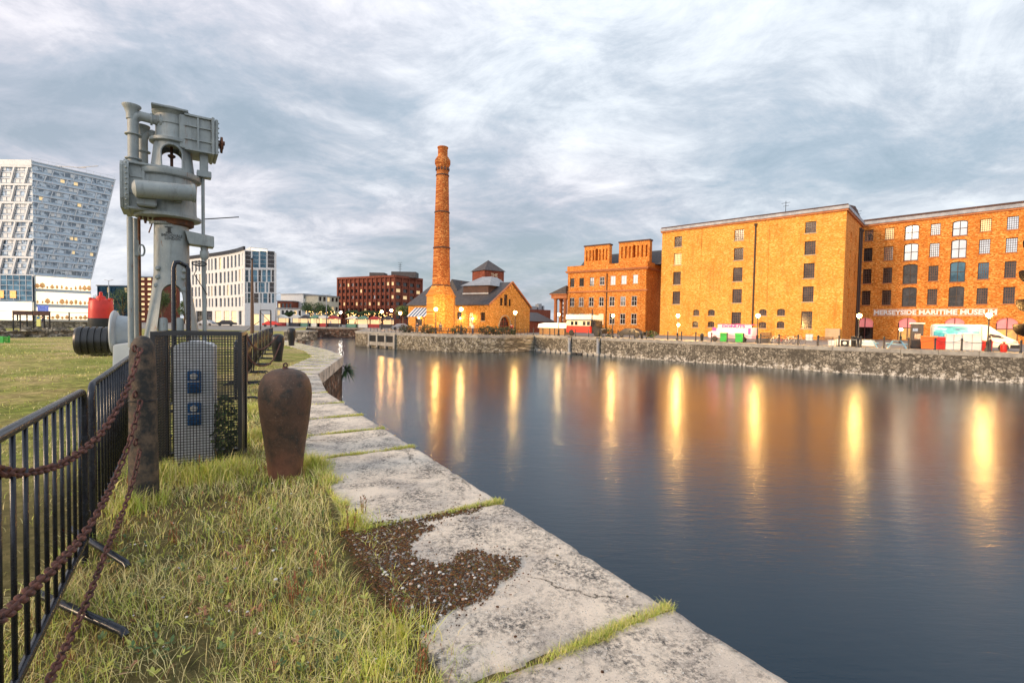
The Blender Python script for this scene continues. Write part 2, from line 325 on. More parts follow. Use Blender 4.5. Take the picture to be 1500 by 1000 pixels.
so = bpy.data.objects.new('sun', sd); COL.objects.link(so)
dirv = Vector((math.sin(SUN_AZ)*math.cos(SUN_EL), math.cos(SUN_AZ)*math.cos(SUN_EL), math.sin(SUN_EL)))
so.rotation_euler = dirv.to_track_quat('Z', 'Y').to_euler(); so.location = dirv*50 + Vector((0,0,30))
vs = SC.view_settings; vs.view_transform = 'Standard'; vs.look = 'None'; vs.gamma = 1; vs.exposure = 0.3; vs.use_curve_mapping = False
SC.cycles.use_denoising = True; SC.cycles.sample_clamp_indirect = 8; SC.cycles.sample_clamp_direct = 30; SC.cycles.max_bounces = 6; SC.cycles.caustics_reflective = False; SC.cycles.caustics_refractive = False
# ---------------------------------------------------------------- ground, quay outline, water
E0 = Vector((1.38, 2.39)); ED = Vector((-.532, .847)); EN = Vector((-.847, -.532))
def E(s): return E0 + ED*s
near_edge = [E(-14), E(11.0), Vector((-6.3,15.7)), Vector((-8.4,24.1)), Vector((-10.7,28.4)), Vector((-17.7,39.2)), Vector((-20,46))]
pier = [Vector(p) for p in ((-38,127), (-27.6,85), (-24.5,81.5), (-18.5,77), (-10.7,72.5), (-5,71), (-1,72.6), (3.6,78.5))]
prom = [Vector((3.6,78.5)), Vector((32.5,49)), Vector((43.4,41)), Vector((90,7)), Vector((140,-30))]
outline = near_edge + [Vector((-54,127))] + pier + prom[1:] + [Vector((900,-30)), Vector((2500,400)), Vector((2500,3500)), Vector((-2500,3500)), Vector((-2500,-30)), Vector((-60,-30))]
def sheet(name, pts, z, m, cells=None):
    from mathutils.geometry import tessellate_polygon
    tr = tessellate_polygon([[Vector((p[0], p[1], 0)) for p in pts]]); bm = bmesh.new(); vs_ = [bm.verts.new((p[0], p[1], z)) for p in pts]
    for q in tr:
        a_, b_, c_ = (pts[k] for k in q); cr = (b_[0]-a_[0])*(c_[1]-a_[1])-(b_[1]-a_[1])*(c_[0]-a_[0])
        if abs(cr) > 1e-9: bm.faces.new([vs_[k] for k in (q if cr > 0 else q[::-1])])
    me = bpy.data.meshes.new(name); bm.to_mesh(me); bm.free(); me.materials.append(m)
    o = bpy.data.objects.new(name, me); COL.objects.link(o); o['kind'] = 'structure'; return o
sheet('ground', outline, -.03, M_['ground'])
sheet('promenade', pier + prom[1:] + [Vector((600,-30)), Vector((600,300)), Vector((-38,300))], -.022, M_['paving'])
sheet('road', [Vector((-54.3,128)), Vector((-38,128)), Vector((-38,300)), Vector((-400,300)), Vector((-400,75)), Vector((-36,75))], -.022, M_['paving'])
sheet('water', [Vector((-300,-200)), Vector((400,-200)), Vector((400,260)), Vector((-300,260))], WATER, M_['water'])
bed = sheet('dock_bed', [Vector((-60,-60)), Vector((200,-60)), Vector((200,140)), Vector((-60,140))], -6, M_['ground'])
bpy.data.objects.remove(bed)
def off_line(pts, d):
    out = []
    for i, p in enumerate(pts):
        a = (pts[i]-pts[i-1]).normalized() if i else None; b = (pts[i+1]-pts[i]).normalized() if i < len(pts)-1 else None
        ds = [x for x in (a, b) if x is not None]; n = sum((Vector((-x.y, x.x)) for x in ds), Vector((0,0))); n /= len(ds); n = n / max(n.length_squared, .3)
        out.append(p + n*d)
    return out
def wall_strip(mb, pts, z0, z1, th, m=0, side=1):
    """vertical face along pts with a back offset th on the land side"""
    bk = off_line(pts, th*side)
    for i in range(len(pts)-1):
        a, b, c, d = pts[i], pts[i+1], bk[i+1], bk[i]
        v = [(a.x,a.y,z0),(b.x,b.y,z0),(c.x,c.y,z0),(d.x,d.y,z0),(a.x,a.y,z1),(b.x,b.y,z1),(c.x,c.y,z1),(d.x,d.y,z1)]
        mb.add(v, [(0,3,2,1),(4,5,6,7),(0,1,5,4),(1,2,6,5),(2,3,7,6),(3,0,4,7)], m)
def stone(name, quad, z0, z1, m, parent, jit=.0, bev=.02, rough=False):
    bm = bmesh.new(); q = [Vector((p[0], p[1])) for p in quad]; c = sum(q, Vector((0,0)))/len(q)
    dz = [random.uniform(-jit, jit) for _ in q]
    lo = [bm.verts.new((p.x, p.y, z0)) for p in q]; hi = [bm.verts.new((p.x, p.y, z1+dz[i])) for i, p in enumerate(q)]
    n = len(q); bm.faces.new(lo[::-1]); bm.faces.new(hi)
    for i in range(n): bm.faces.new((lo[i], lo[(i+1) % n], hi[(i+1) % n], hi[i]))
    bmesh.ops.recalc_face_normals(bm, faces=bm.faces)
    bmesh.ops.bevel(bm, geom=[e for e in bm.edges], offset=bev, segments=2, affect='EDGES', clamp_overlap=True)
    if rough:
        for _ in range(5 if rough == 1 else 6): bmesh.ops.subdivide_edges(bm, edges=[e for e in bm.edges if e.calc_length() > .035], cuts=1, use_grid_fill=True)
        from mathutils import noise as mn
        for v in bm.verts:
            p_ = v.co; inside = min(((q[(i+1) % n]-q[i]).normalized().cross(p_.xy-q[i])) * (1 if True else 1) for i in range(n)) if False else None
            e_ = min(abs((q[(i+1) % n]-q[i]).normalized().cross(Vector((p_.x, p_.y))-q[i])) for i in range(n)); k = max(0, 1-e_/.05)
            h = mn.noise(p_*1.3)*.009 + mn.noise(p_*6)*.0035 + mn.noise(p_*21)*.0018
            ch = max(0, mn.noise(p_*7+Vector((3,1,9)))-.05)*.045 + max(0, mn.noise(p_*22))*.010
            top = p_.z > z1-.06; d_ = Vector((c.x-p_.x, c.y-p_.y, 0)).normalized()
            if top: v.co.z += h - k*(ch+.004)
            v.co += d_*(k*(ch*.9))
    for f in bm.faces: f.smooth = bool(rough)
    me = bpy.data.meshes.new(name); bm.to_mesh(me); bm.free(); me.materials.append(m)
    o = bpy.data.objects.new(name, me); COL.objects.link(o); o.parent = parent; return o
def coping(parent, pts, w, seg, z0, z1, m, side=1, gap=.02, cuts=None, jit=.004, bev=.02, name='coping_stone'):
    bk = off_line(pts, w*side)
    for i in range(len(pts)-1):
        L = (pts[i+1]-pts[i]).length; cs = cuts if (cuts and i == 0) else None
        if cs is None:
            k = max(1, round(L/seg)); cs = [L*j/k for j in range(k+1)]
        for j in range(len(cs)-1):
            g0 = gap/2/L; t0, t1 = cs[j]/L + g0, cs[j+1]/L - g0
            a, b = pts[i].lerp(pts[i+1], t0), pts[i].lerp(pts[i+1], t1); c, d = bk[i].lerp(bk[i+1], t1), bk[i].lerp(bk[i+1], t0)
            if cuts and i == 0:
                dn = random.uniform(-.05, .05); c = c + EN*dn; d = d + EN*dn
            stone(name, [a, b, c, d], z0, z1, m, parent, jit, bev, 1 if (cuts and i == 0 and 2 <= j <= 8) else False)
qn = thing('quay_wall', 'quay edge of broad pale granite slabs beside the grass', 'quay wall', (0,0,0))
mb = MB(); wall_strip(mb, off_line(near_edge, .06), -5, -.46, .8); mb.build('masonry', M_['brownwall'], qn)
cutD = [-2.2, .9, 2.97, 4.71, 6.75, 7.9, 9.0, 10.3, 11.7]
cuts = [0, 5, 9] + [14 + (D-2.39)/.847 for D in cutD[1:-1]] + [(near_edge[1]-near_edge[0]).length]
coping(qn, near_edge, 1.42, 1.35, -.45, .0, M_['stone'], gap=.035, cuts=cuts, jit=.008, bev=.015)
# ================================================================ THINGS ON THE NEAR SIDE
# -- big mooring bollard
def make_bollard(name, label, x, y, s=1.0, shackle=True, m=None, group=None):
    T = thing(name, label, 'bollard', (x, y, -.04), random.uniform(0, 3), group)
    prof = [(.9*a_, z_) for a_, z_ in [(.19,0),(.20,.12),(.22,.3),(.248,.5),(.277,.68),(.3,.85),(.306,.96),(.297,1.05),(.272,1.13),(.228,1.19),(.16,1.228),(.08,1.247),(0,1.252)]]
    # smooth the profile
    pr = []
    for i in range(len(prof)-1):
        for k in range(3):
            f = k/3; a, b = prof[i], prof[i+1]; pr.append(((a[0]*(1-f)+b[0]*f)*s, (a[1]*(1-f)+b[1]*f)*s))
    pr.append((0, prof[-1][1]*s))
    b = MB(); b.lathe(pr, n=48); o = b.build('body', m or M_['bollard'], T)
    for v in o.data.vertices:
        q = .004*math.sin(v.co.z*9+v.co.x*14)+.003*math.sin(v.co.y*31+v.co.z*17); v.co.x *= 1+q; v.co.y *= 1+q
    if shackle:
        k = MB(); k.lathe([(.03,0),(.034,.01),(.016,.02),(.014,.03)], (0,0,1.245*s), 12)
        k.tube([(.02*math.cos(a), 0, 1.245*s+.04+.022*math.sin(a)) for a in np.linspace(0, 2*PI, 15)], .009, 8, caps=False); k.build('ring_bolt', M_['rust'], T)
    return T
p = G(418, 697); make_bollard('mooring_bollard', 'fat rusty bulb-headed iron mooring bollard beside the wire cage', p.x, p.y)
def far_bollard(px, py, label, s=1.0):
    q = G(px, py); return make_bollard('mooring_bollard', label, q.x, q.y, s, False, M_['iron'])
far_bollard(407, 528, 'black bulb-headed mooring bollard draped with thin chains beyond the cage', .95)
far_bollard(427, 506, 'small distant black bollard beside the far end of the grass verge', 1.0)
# -- round-topped chain post
PX, PY = C(211, 4.63).x, 4.63
T = thing('chain_post', 'weathered round-topped iron post that three rusty chains hang from', 'post', (PX, PY, -.04))
b = MB(); b.lathe([(.122,0),(.120,.3),(.112,.9),(.104,1.38),(.100,1.47),(.088,1.54),(.06,1.59),(.03,1.61),(0,1.615)], n=36); b.build('shaft', M_['post'], T)
b = MB(); b.lathe([(.107,.985),(.115,.99),(.115,1.0),(.107,1.005)], n=36); b.build('band', M_['iron'], T)
for i, z in enumerate((1.50, 1.07, .62)):
    k = MB(); a0 = -1.35; c = Vector((math.cos(a0)*.11, math.sin(a0)*.11, z)); k.tube([c + Vector((0, -.0, 0)) + Vector((math.cos(a0)*.03*(1+math.sin(q)), math.sin(a0)*.03*(1+math.sin(q)), .03*math.cos(q))) for q in np.linspace(-1.5, 4.6, 14)], .008, 8); k.build('ring', M_['rust'], T)
# -- chains
def chain(pts, link, label, wire=None, name='rusty_chain', group=None):
    # dense polyline through pts (Catmull-Rom), then links along it
    P_ = [Vector(q) for q in pts]; Q = [P_[0]*2-P_[1]] + P_ + [P_[-1]*2-P_[-2]]; poly = []
    for i in range(1, len(Q)-2):
        for k in range(24):
            t_ = k/24; a, b, c, d = Q[i-1], Q[i], Q[i+1], Q[i+2]
            poly.append(.5*((2*b)+(c-a)*t_+(2*a-5*b+4*c-d)*t_*t_+(3*b-a-3*c+d)*t_**3))
    poly.append(P_[-1]); ds = [0]
    for i in range(1, len(poly)): ds.append(ds[-1]+(poly[i]-poly[i-1]).length)
    pitch = link*.76; n = int(ds[-1]/pitch); w = wire or link*.10; mb = MB()
    def at(s):
        for i in range(1, len(ds)):
            if ds[i] >= s: f = (s-ds[i-1])/max(1e-6, ds[i]-ds[i-1]); return poly[i-1].lerp(poly[i], f)
        return poly[-1]
    for j in range(n):
        c = at((j+.5)*pitch); d = (at(min(ds[-1], (j+1)*pitch)) - at(j*pitch)).normalized()
        u = d.cross(Vector((0,0,1))).normalized(); v = d.cross(u)
        rr = (PI/4 if j % 2 else -PI/4) + random.uniform(-.25, .25); x = u*math.cos(rr)+v*math.sin(rr); h = link/2-w; r_ = link*.32-w
        o = len(mb.v); NS, NT = 16, 7
        for a in range(NS):
            al = 2*PI*a/NS; ce = c + d*(math.copysign(h-r_, math.cos(al)) + r_*math.cos(al)) + x*(r_*math.sin(al))
            rad = (d*math.cos(al)+x*math.sin(al)).normalized(); nn = d.cross(x).normalized()
            for q in range(NT):
                be = 2*PI*q/NT; mb.v.append(tuple(ce + w*(rad*math.cos(be)+nn*math.sin(be))))
        for a in range(NS):
            for q in range(NT):
                a2, q2 = (a+1) % NS, (q+1) % NT
                mb.f.append([o+a*NT+q, o+a2*NT+q, o+a2*NT+q2, o+a*NT+q2]); mb.m.append(0); mb.s.append(True)
    o = mb.build(name, M_['rust']); return tag(o, label, 'chain', group)
def fpt(px, py, D): q = P(px, py, D); return (q.x, q.y, q.z)
chain([fpt(206,510,4.45), fpt(187,568,4.05), fpt(150,632,3.45), fpt(100,673,2.85), fpt(50,690,2.3), fpt(0,690,1.85), fpt(-60,660,1.45), fpt(-130,600,1.2)], .082, 'thick rusty chain slung from the top of the round-topped post', None)
chain([fpt(206,586,4.45), fpt(192,640,4.2), fpt(172,693,3.9), fpt(150,738,3.4), fpt(120,786,2.95), fpt(80,830,2.4), fpt(40,868,2.0), fpt(0,905,1.65), fpt(-60,930,1.35)], .082, 'heavy rusty chain sagging from the middle of the round-topped post')
chain([fpt(205,658,4.42), fpt(196,700,4.2), fpt(176,760,3.75), fpt(160,795,3.35), fpt(141,845,3.0), fpt(121,895,2.68), fpt(100,940,2.42), fpt(75,990,2.12), fpt(50,1040,1.92)], .07, 'thin rusty chain hanging lowest and trailing over the grass')
# -- crowd barriers
def barrier(a, b, H, label, nb=None, feet=True, group='black steel barriers round the machine', full=True, side=-1):
    a = Vector((a[0], a[1])); b = Vector((b[0], b[1])); L = (b-a).length; ang = math.atan2(b.y-a.y, b.x-a.x)
    T = thing('steel_barrier', label, 'barrier', (a.x, a.y, -.02), ang, group)
    r = .024; zb = .20; rc = .12; n = nb or int(L/.19); fr = MB()
    pts = [(r, 0, zb)] + [(r, 0, H-rc-r)] + [(r+rc-rc*math.cos(q), 0, H-rc-r+rc*math.sin(q)) for q in np.linspace(.25, PI/2, 6)]
    pts += [(L-r-rc+rc*math.sin(q), 0, H-rc-r+rc*math.cos(q)) for q in np.linspace(0, PI/2-.25, 6)] + [(L-r, 0, H-rc-r), (L-r, 0, zb)]
    fr.tube(pts, r, 12); fr.tube([(0,0,zb), (L,0,zb)], r*.9, 12)
    for x in (r, L-r): fr.tube([(x,0,zb), (x,0,.03)], r*.8, 8)
    fr.build('frame', M_['barrier'], T)
    bb = MB()
    for i in range(1, n): x = L*i/n; bb.cyl((x,0,zb), (x,0,H-r), .0105, 8 if full else 4)
    bb.build('bars', M_['barrier'], T)
    if feet:
        for x in ((L*.94,) if full else (L*.06, L*.94)):
            f = MB(); f.tube([(x,-.42,.03), (x,-.36,.055), (x,0,.06), (x,.36,.055), (x,.42,.03)], .024, 10); f.build('foot', M_['barrier'], T)
    if full:
        for z in (H*.72, H*.30): cl = MB(); cl.lathe([(r*1.3,-.02),(r*1.35,0),(r*1.3,.02)], (L-r,0,z), 14); cl.build('hinge', M_['barrier'], T)
    return T
B1 = barrier((-1.42,1.02), (-3.05,3.43), 1.30, 'black steel barrier whose bars are crossed by two chains', feet=False); B1.rotation_euler[1] = .03; B1.location.z = .03
for (x0_, y0_), (x1_, y1_) in (((90,884),(184,926)), ((129,790),(187,826))):
    q0, q1 = G(x0_, y0_, .06), G(x1_, y1_, .03); mi_ = B1.matrix_basis.inverted(); dd = q1-q0; f = MB(); f.tube([mi_ @ (q0-dd*.5), mi_ @ q0, mi_ @ (q1-dd*.04), mi_ @ (q1+Vector((0,0,-.02)))], .023, 12); f.build('foot', M_['barrier'], B1)
barrier((-3.2,3.66), (-5.2,6.6), 1.27, 'black steel barrier running from beside the chain post towards the winch')
barrier((-5.3,6.75), (-6.3,9.0), 1.25, 'black steel barrier tucked behind the chain post', full=False)
ends = [(-5.9,10.3),(-7.2,13.0),(-8.4,15.7),(-9.7,18.5),(-11.0,21.3),(-12.3,24.1),(-13.6,27.0),(-14.8,30.0)]
nth = ['first', 'second', 'third', 'fourth', 'fifth', 'sixth', 'seventh']
for i in range(len(ends)-1):
    barrier(ends[i], (ends[i+1][0]-.03, ends[i+1][1]-.06), 1.3, '%s steel barrier beyond the wire cage in the row beside the verge' % nth[i], full=False, nb=30)
# rusty thin post by the cage with chains to the next bollard
q = G(358, 563); T = thing('thin_post', 'thin flaking rusty post just beyond the corner of the cage', 'post', (q.x, q.y, -.04))
b = MB(); b.box(-.06,-.06,0,.06,.06,1.38); b.build('shaft', M_['rust'], T); b = MB(); b.lathe([(.09,1.38),(.09,1.41),(.03,1.45),(0,1.45)], n=10); b.build('cap', M_['iron'], T)
D0 = q.y
chain([fpt(360,490,D0), fpt(372,508,D0+2), fpt(384,511,D0+4), fpt(397,502,D0+6.2), fpt(409,490,D0+7.6)], .09, 'thin upper chain swagged between the rusty post and the draped bollard', .012)
chain([fpt(360,515,D0), fpt(370,530,D0+1.5), fpt(385,536,D0+3.4), fpt(400,527,D0+5.6), fpt(411,502,D0+7.6)], .09, 'lower chain drooping between the rusty post and the draped bollard', .012)
# -- wire cage with power cabinet
A = C(226, 5.45); B = C(352, 5.80); ang = math.atan2(B.y-A.y, B.x-A.x); W = math.hypot(B.x-A.x, B.y-A.y); H = 1.60; DP = .62
T = thing('wire_cage', 'black wire mesh cage standing round the power socket cabinet', 'cage', (A.x, A.y, -.03), ang)
f = MB(); q_ = .045
for x in (0, W):
    for y in (0, DP): f.bar((x,y,0), (x,y,H), q_, q_)
for z in (H-.0, .06):
    for y in (0, DP): f.bar((-.02,y,z), (W+.02,y,z), q_+.01, q_)
    for x in (0, W): f.bar((x,.03,z), (x,DP-.03,z), q_, q_-.004)
f.build('frame', M_['black'], T)
def meshpanel(p0, u, w_, h_, step=.035):
    g = MB(); n = int(w_/step); r = .0034
    for i in range(1, n): g.bar(p0 + u*(w_*i/n) + Vector((0,0,.06)), p0 + u*(w_*i/n) + Vector((0,0,h_)), r*2, r*2)
    k = int(h_/step)
    for i in range(2, k): z = h_*i/k; g.bar(p0 + Vector((0,0,z)), p0 + u*w_ + Vector((0,0,z)), r*2, r*2)
    return g
for p0, u, w_ in ((Vector((0,-.01,0)), Vector((1,0,0)), W), (Vector((0,DP,0)), Vector((1,0,0)), W), (Vector((0,0,0)), Vector((0,1,0)), DP), (Vector((W,0,0)), Vector((0,1,0)), DP)):
    meshpanel(p0, u, w_, H, .031).build('mesh_panel', M_['black'], T)
# cabinet
cx0 = .165*1.0; cw = .40
T2 = thing('power_cabinet', 'pale grey power cabinet with two blue sockets inside the mesh cage', 'cabinet', tuple(Vector((A.x, A.y, -.03)) + Matrix.Rotation(ang, 3, 'Z') @ Vector((cx0, .14, 0))), ang)
pts = [(0,0.06),(cw,0.06),(cw,1.43)] + [(cw/2+cw/2*math.cos(a), 1.43+.075*math.sin(a)) for a in np.linspace(.2, PI-.2, 9)] + [(0,1.43)]
M_['cab'] = mat('galvanised_cabinet', (.74,.76,.78), (.58,.60,.62), 9, .55, .1, .4, .004, 50)
b = MB(); b.prism(pts, 0, .3); b.build('case', M_['cab'], T2, bevel=.006)
M_['blue'] = mat('blue_plastic', (.012,.13,.36), (.01,.10,.28), 6, .4)
for z in (1.02, .64):
    s_ = MB(); s_.box(.14,-.045,z-.13,.275,0.0,z+.14); so_ = s_.build('socket', M_['blue'], T2, bevel=.008)
    l = MB(); l.lathe([(.038,0),(.038,.02),(.03,.026),(0,.026)], (.207,-.045,z+.075), 18, axis=(0,-1,0)); l.build('dial', M_['white'], so_)
    l = MB(); l.box(.145,-.052,z+.005,.27,-.045,z+.018); l.build('strip', M_['white'], so_)
    l = MB(); l.lathe([(.055,0),(.055,.03),(.045,.035),(.045,.02),(.038,.02),(.038,.03),(0,.03)], (.207,-.045,z-.062), 20, axis=(0,-1,-.15)); l.build('cover', M_['blue'], so_)
# bushy weed in the cage
def leafbush(name, c, rad, n, sz, mats, label, cat, kind=None, seed=1, low=-.2):
    r_ = np.random.default_rng(seed); mb = MB()
    for i in range(n):
        v = r_.normal(size=3); v /= np.linalg.norm(v); v *= r_.uniform(.25, 1)**.5; p_ = Vector((c[0]+v[0]*rad[0], c[1]+v[1]*rad[1], c[2]+v[2]*rad[2]))
        d = Vector(r_.normal(size=3)).normalized(); e = d.orthogonal().normalized(); s_ = sz*r_.uniform(.6, 1.4); g = d.cross(e)*s_*.35
        mb.add([p_-e*s_*.5, p_+g-e*.05*s_, p_+e*s_*.5, p_-g], [(0,1,2,3)], int(r_.integers(0, len(mats))))
    o = mb.build(name, mats, fix=False); return tag(o, label, cat, kind=kind)
M_['lf1'] = mat('leaf_dark', (.035,.075,.02), (.02,.045,.014), 3, .6); M_['lf2'] = mat('leaf_mid', (.07,.13,.03), (.05,.10,.03), 3, .6); M_['lf3'] = mat('leaf_pale', (.14,.19,.05), (.1,.14,.04), 3, .6)
cc = Vector((A.x, A.y, 0)) + Matrix.Rotation(ang, 3, 'Z') @ Vector((.66, .3, .34))
leafbush('bramble', cc, (.13,.22,.5), 620, .05, [M_['lf1'], M_['lf2'], M_['lf2']], 'dark leafy bramble growing inside the cage beside the cabinet', 'bramble', seed=3)
# ---------------------------------------------------------------- the grey hydraulic crane head
CD = 11.0; c0 = C(250, CD)
CA = math.atan2(-c0.x, CD); CK = math.cos(CA)
T = thing('hydraulic_crane', 'tall grey riveted hydraulic dock crane column with pipes and boxy head', 'crane', (c0.x, CD, -.03), CA)
class _F: p0 = Vector((c0.x, CD)); d = Vector((math.cos(CA), math.sin(CA))); n = Vector((-math.sin(CA), math.cos(CA)))
def fuz(F_, px, py, off=0.0):
    r = ray(px, py); q = F_.p0 + F_.n*off; t = (q.x*F_.n.x+q.y*F_.n.y)/(r.x*F_.n.x+r.y*F_.n.y); w = CO + r*t; return (w.x-q.x)*F_.d.x+(w.y-q.y)*F_.d.y, w.z
def K(px, py, dy=0.0):
    u, z = fuz(_F, px, py, dy); return Vector((u, dy, z+.03))
def kz(py): return K(250, py).z
def kx(px, py=300): return K(px, py).x
def lath_px(prof, xc, mb, n=40, m=0, phase=0):
    """prof: list of (half width in px, y px)"""
    pr = []
    for hw, py in prof:
        z = kz(py); dist = math.hypot(CD, 0); pr.append((hw/F*CD*CK, z))
    mb.lathe(pr, (kx(xc, prof[0][1]), 0, 0), n, m); return mb
GC = M_['crane']
# legs: flared shell with arches front and back
leg = MB(); prof = [(a_*CK, z_) for a_, z_ in ((.84, 0), (.62, kz(486)), (.47, kz(430)), (.415, kz(400)), (.40, kz(322)))]
pr2 = []
for i in range(len(prof)-1):
    for k in range(4): f_ = k/4; pr2.append((prof[i][0]*(1-f_)+prof[i+1][0]*f_, prof[i][1]*(1-f_)+prof[i+1][1]*f_))
pr2.append(prof[-1]); inner = [(r_-.07, z) for r_, z in pr2][::-1]
xcl = kx(252, 400)
leg.lathe(pr2 + inner + [pr2[0]], (xcl,0,0), 56, caps=False)
legs = leg.build('column', GC, T); legs.data.validate()
cu = MB(); wa = .20; zt = kz(434)
pts = [(xcl-.5,-.5),(xcl+.5,-.5)] + [(xcl+wa*math.cos(a), zt+.26*math.sin(a)) for a in np.linspace(0, PI, 15)]
cu.prism(pts, -3, 3); cut(legs, cu.build('cutter', GC, T)); 
for pl in legs.data.polygons: pl.use_smooth = False
legs.data.materials.clear(); legs.data.materials.append(GC); legs.parent = T
for pl in legs.data.polygons: pl.material_index = 0
# collar, lower body, head
col = MB(); lath_px([(26,332),(30,330),(30,322),(36,321),(36,317)], 255, col); col.build('collar', M_['crust'], T)
bd = MB(); lath_px([(47,323),(49,322),(49,318),(43,317),(42,310),(42,285),(43,266),(49,264),(50,262),(50,257),(46,256),(38,255)], 247, bd, 48); bd.build('body', GC, T)
# square chest box at the side of the body
xb0, xb1 = kx(188, 290), kx(236, 290); z0, z1 = kz(318), kz(253)
bx = MB(); bx.box(xb0, -.42, z0+.04, xb1, .42, z1-.03); bx.box(xb0+.0, -.50, z1-.05, xb1+.1, .50, z1); bx.box(xb0, -.50, z0, xb1+.2, .50, z0+.05)
bx.build('chest_box', GC, T, bevel=.012)
fl = MB(); fl.prism([(-.56,z0+.22),(-.56,z1-.1),(-.46,z1+.02),(.46,z1+.02),(.56,z1-.1),(.56,z0+.22),(.46,z0-.02),(-.46,z0-.02)], xb0-.05, xb0+.04, ax='x')
fl.prism([(-.53,z0+.2),(-.53,z1-.12),(-.44,z1-.01),(.44,z1-.01),(.53,z1-.12),(.53,z0+.2),(.44,z0+.01),(-.44,z0+.01)], xb0-.11, xb0-.055, ax='x')
fl.build('end_flange', GC, T, bevel=.006)
rv = MB()
for k in range(9):
    zz_ = z0 + .06 + (z1-z0-.12)*k/8
    for y in (-.5,): rv.lathe([(.02,0),(.02,.012),(.012,.022),(0,.022)], (xb0-.005, -.565, zz_), 8, axis=(0,-1,0))
rv.build('rivets', GC, T)
for hw, py, dz in ((49,262,-.0), (29.5,209,0), (30,327,-.02)):
    if py != 262: rv.build('rivets', GC, T)
    rv = MB()
    for k in range(30):
        a = PI + .15 + (PI-.3)*k/29
        rr_ = hw/F*CD*CK - .04; rv.lathe([(.018,-.03),(.018,.018),(0,.02)], (kx(247 if py > 230 else 253, py)+rr_*math.cos(a), rr_*math.sin(a), kz(py)+dz-.02), 6)
rv.build('rivets', GC, T); rv = MB()
rib = MB()
for zf in (.35, .7): rib.box(xb0+.05, -.445, z0+(z1-z0)*zf-.012, xb0+.28, -.42, z0+(z1-z0)*zf+.012)
rib.box(xb0+.26, -.45, z0+.05, xb0+.30, -.42, z1-.05); rib.build('stiffener', GC, T)
# horizontal tank on the front
ya = -.82; a_ = K(198, 276, ya); b_ = K(283, 283, ya+.1); d = (b_-a_).normalized(); r_ = .175
tk = MB(); L = (b_-a_).length; tk.lathe([(0,-.06),(.10,-.045),(.17,0),(r_,.07),(r_,L-.02),(r_*1.12,L-.02),(r_*1.12,L+.03),(0,L+.03)], a_, 28, axis=d); tk.build('tank', GC, T)
sk = MB(); sk.box(a_.x+.02,-.72,a_.z-.30,a_.x+.35,-.42,a_.z-.1); sk.box(b_.x-.35,-.62,b_.z-.22,b_.x-.2,-.4,b_.z+.1); sk.build('bracket', GC, T, bevel=.02)
# windowed cone
cn = MB(); r0, r1 = 33/F*CD*CK, 27/F*CD*CK; zc0, zc1 = kz(256), kz(211)
cn.lathe([(r0,zc0),(r1,zc1),(r1-.05,zc1),(r0-.05,zc0),(r0,zc0)], (kx(253,235),0,0), 48, caps=False); cone = cn.build('windowed_cone', GC, T)
cu = MB(); xw = kx(251.5, 235); zw0, zw1 = kz(251), kz(222)
cu.prism([(xw-.19,zw0),(xw+.19,zw0)] + [(xw+.20*math.cos(a), zw1-.18+.2*math.sin(a)+.05) for a in np.linspace(0, PI, 13)], -2, 2)
cut(cone, cu.build('cutter', GC, T)); cone.data.materials.clear(); cone.data.materials.append(GC)
for pl in cone.data.polygons: pl.use_smooth = False; pl.material_index = 0
rim = MB(); ring = [(xw-.19,zw0),(xw+.19,zw0)] + [(xw+.20*math.cos(a), zw1-.13+.2*math.sin(a)) for a in np.linspace(0, PI, 13)]
rim.tube([(x, -(r0+r1)/2+.01-(zc0+zc1)/2*0+((z-(zc0+zc1)/2)/(zc1-zc0))*(r0-r1)-.01+(.12*((x-xw)/.2)**2)*.4, z) for x, z in ring+ring[:1]], .022, 8, caps=False); rim.build('window_rim', GC, T)
vv = MB(); vv.lathe([(.10,0),(.10,.03),(.06,.06),(.03,.10),(.03,.36),(.075,.40),(.075,.43),(.03,.45),(.03,.62),(0,.62)], (xw, 0, zc0), 16); vv.build('valve_spindle', M_['crust'], T)
hd = MB(); lath_px([(31,213),(33,212),(33,208),(26,206),(24,203),(24,173),(26,171),(29,169),(29,164),(24,162),(10,160),(0,159.6)], 252, hd, 44); hd.build('head', GC, T)
bnd = MB(); lath_px([(25,186),(25.6,186),(25.6,178),(25,178)], 252, bnd, 44); bnd.build('band', GC, T)
cap = MB(); cap.box(kx(222,160), -.40, kz(168), kx(275,160), .40, kz(165)); cap.build('head_plate', GC, T, bevel=.01)
# side box of the head
xh0, xh1 = kx(262,190), kx(308,190); zh0, zh1 = kz(220), kz(172)
hb = MB(); hb.box(xh0, -.36, zh0, xh1, .36, zh1); hb.build('head_box', GC, T, bevel=.015)
hb = MB()
for zf in (.30, .70): hb.box(xh0+.1, -.395, zh0+(zh1-zh0)*zf-.015, xh1+.01, -.36, zh0+(zh1-zh0)*zf+.015)
hb.box(xh0+.33, -.40, zh0, xh0+.37, -.36, zh1); hb.box(xh0+.1, -.41, zh1-.01, xh1+.02, .41, zh1+.03); hb.box(xh0+.1,-.41,zh0-.03,xh1+.02,.41,zh0+.01); hb.build('head_stiffener', GC, T)
ef = MB(); ef.box(xh1, -.45, zh0-.05, xh1+.06, .45, zh1+.05); ef.box(xh1+.07, -.42, zh0-.03, xh1+.13, .42, zh1+.03); ef.build('head_flange', GC, T, bevel=.01)
for k in range(7):
    for y in (-.38, ): rv.lathe([(.018,0),(.018,.16),(0,.165)], (xh1-.01, y, zh0+.04+(zh1-zh0-.08)*k/6), 6, axis=(1,0,0))
rv.build('rivets', GC, T)
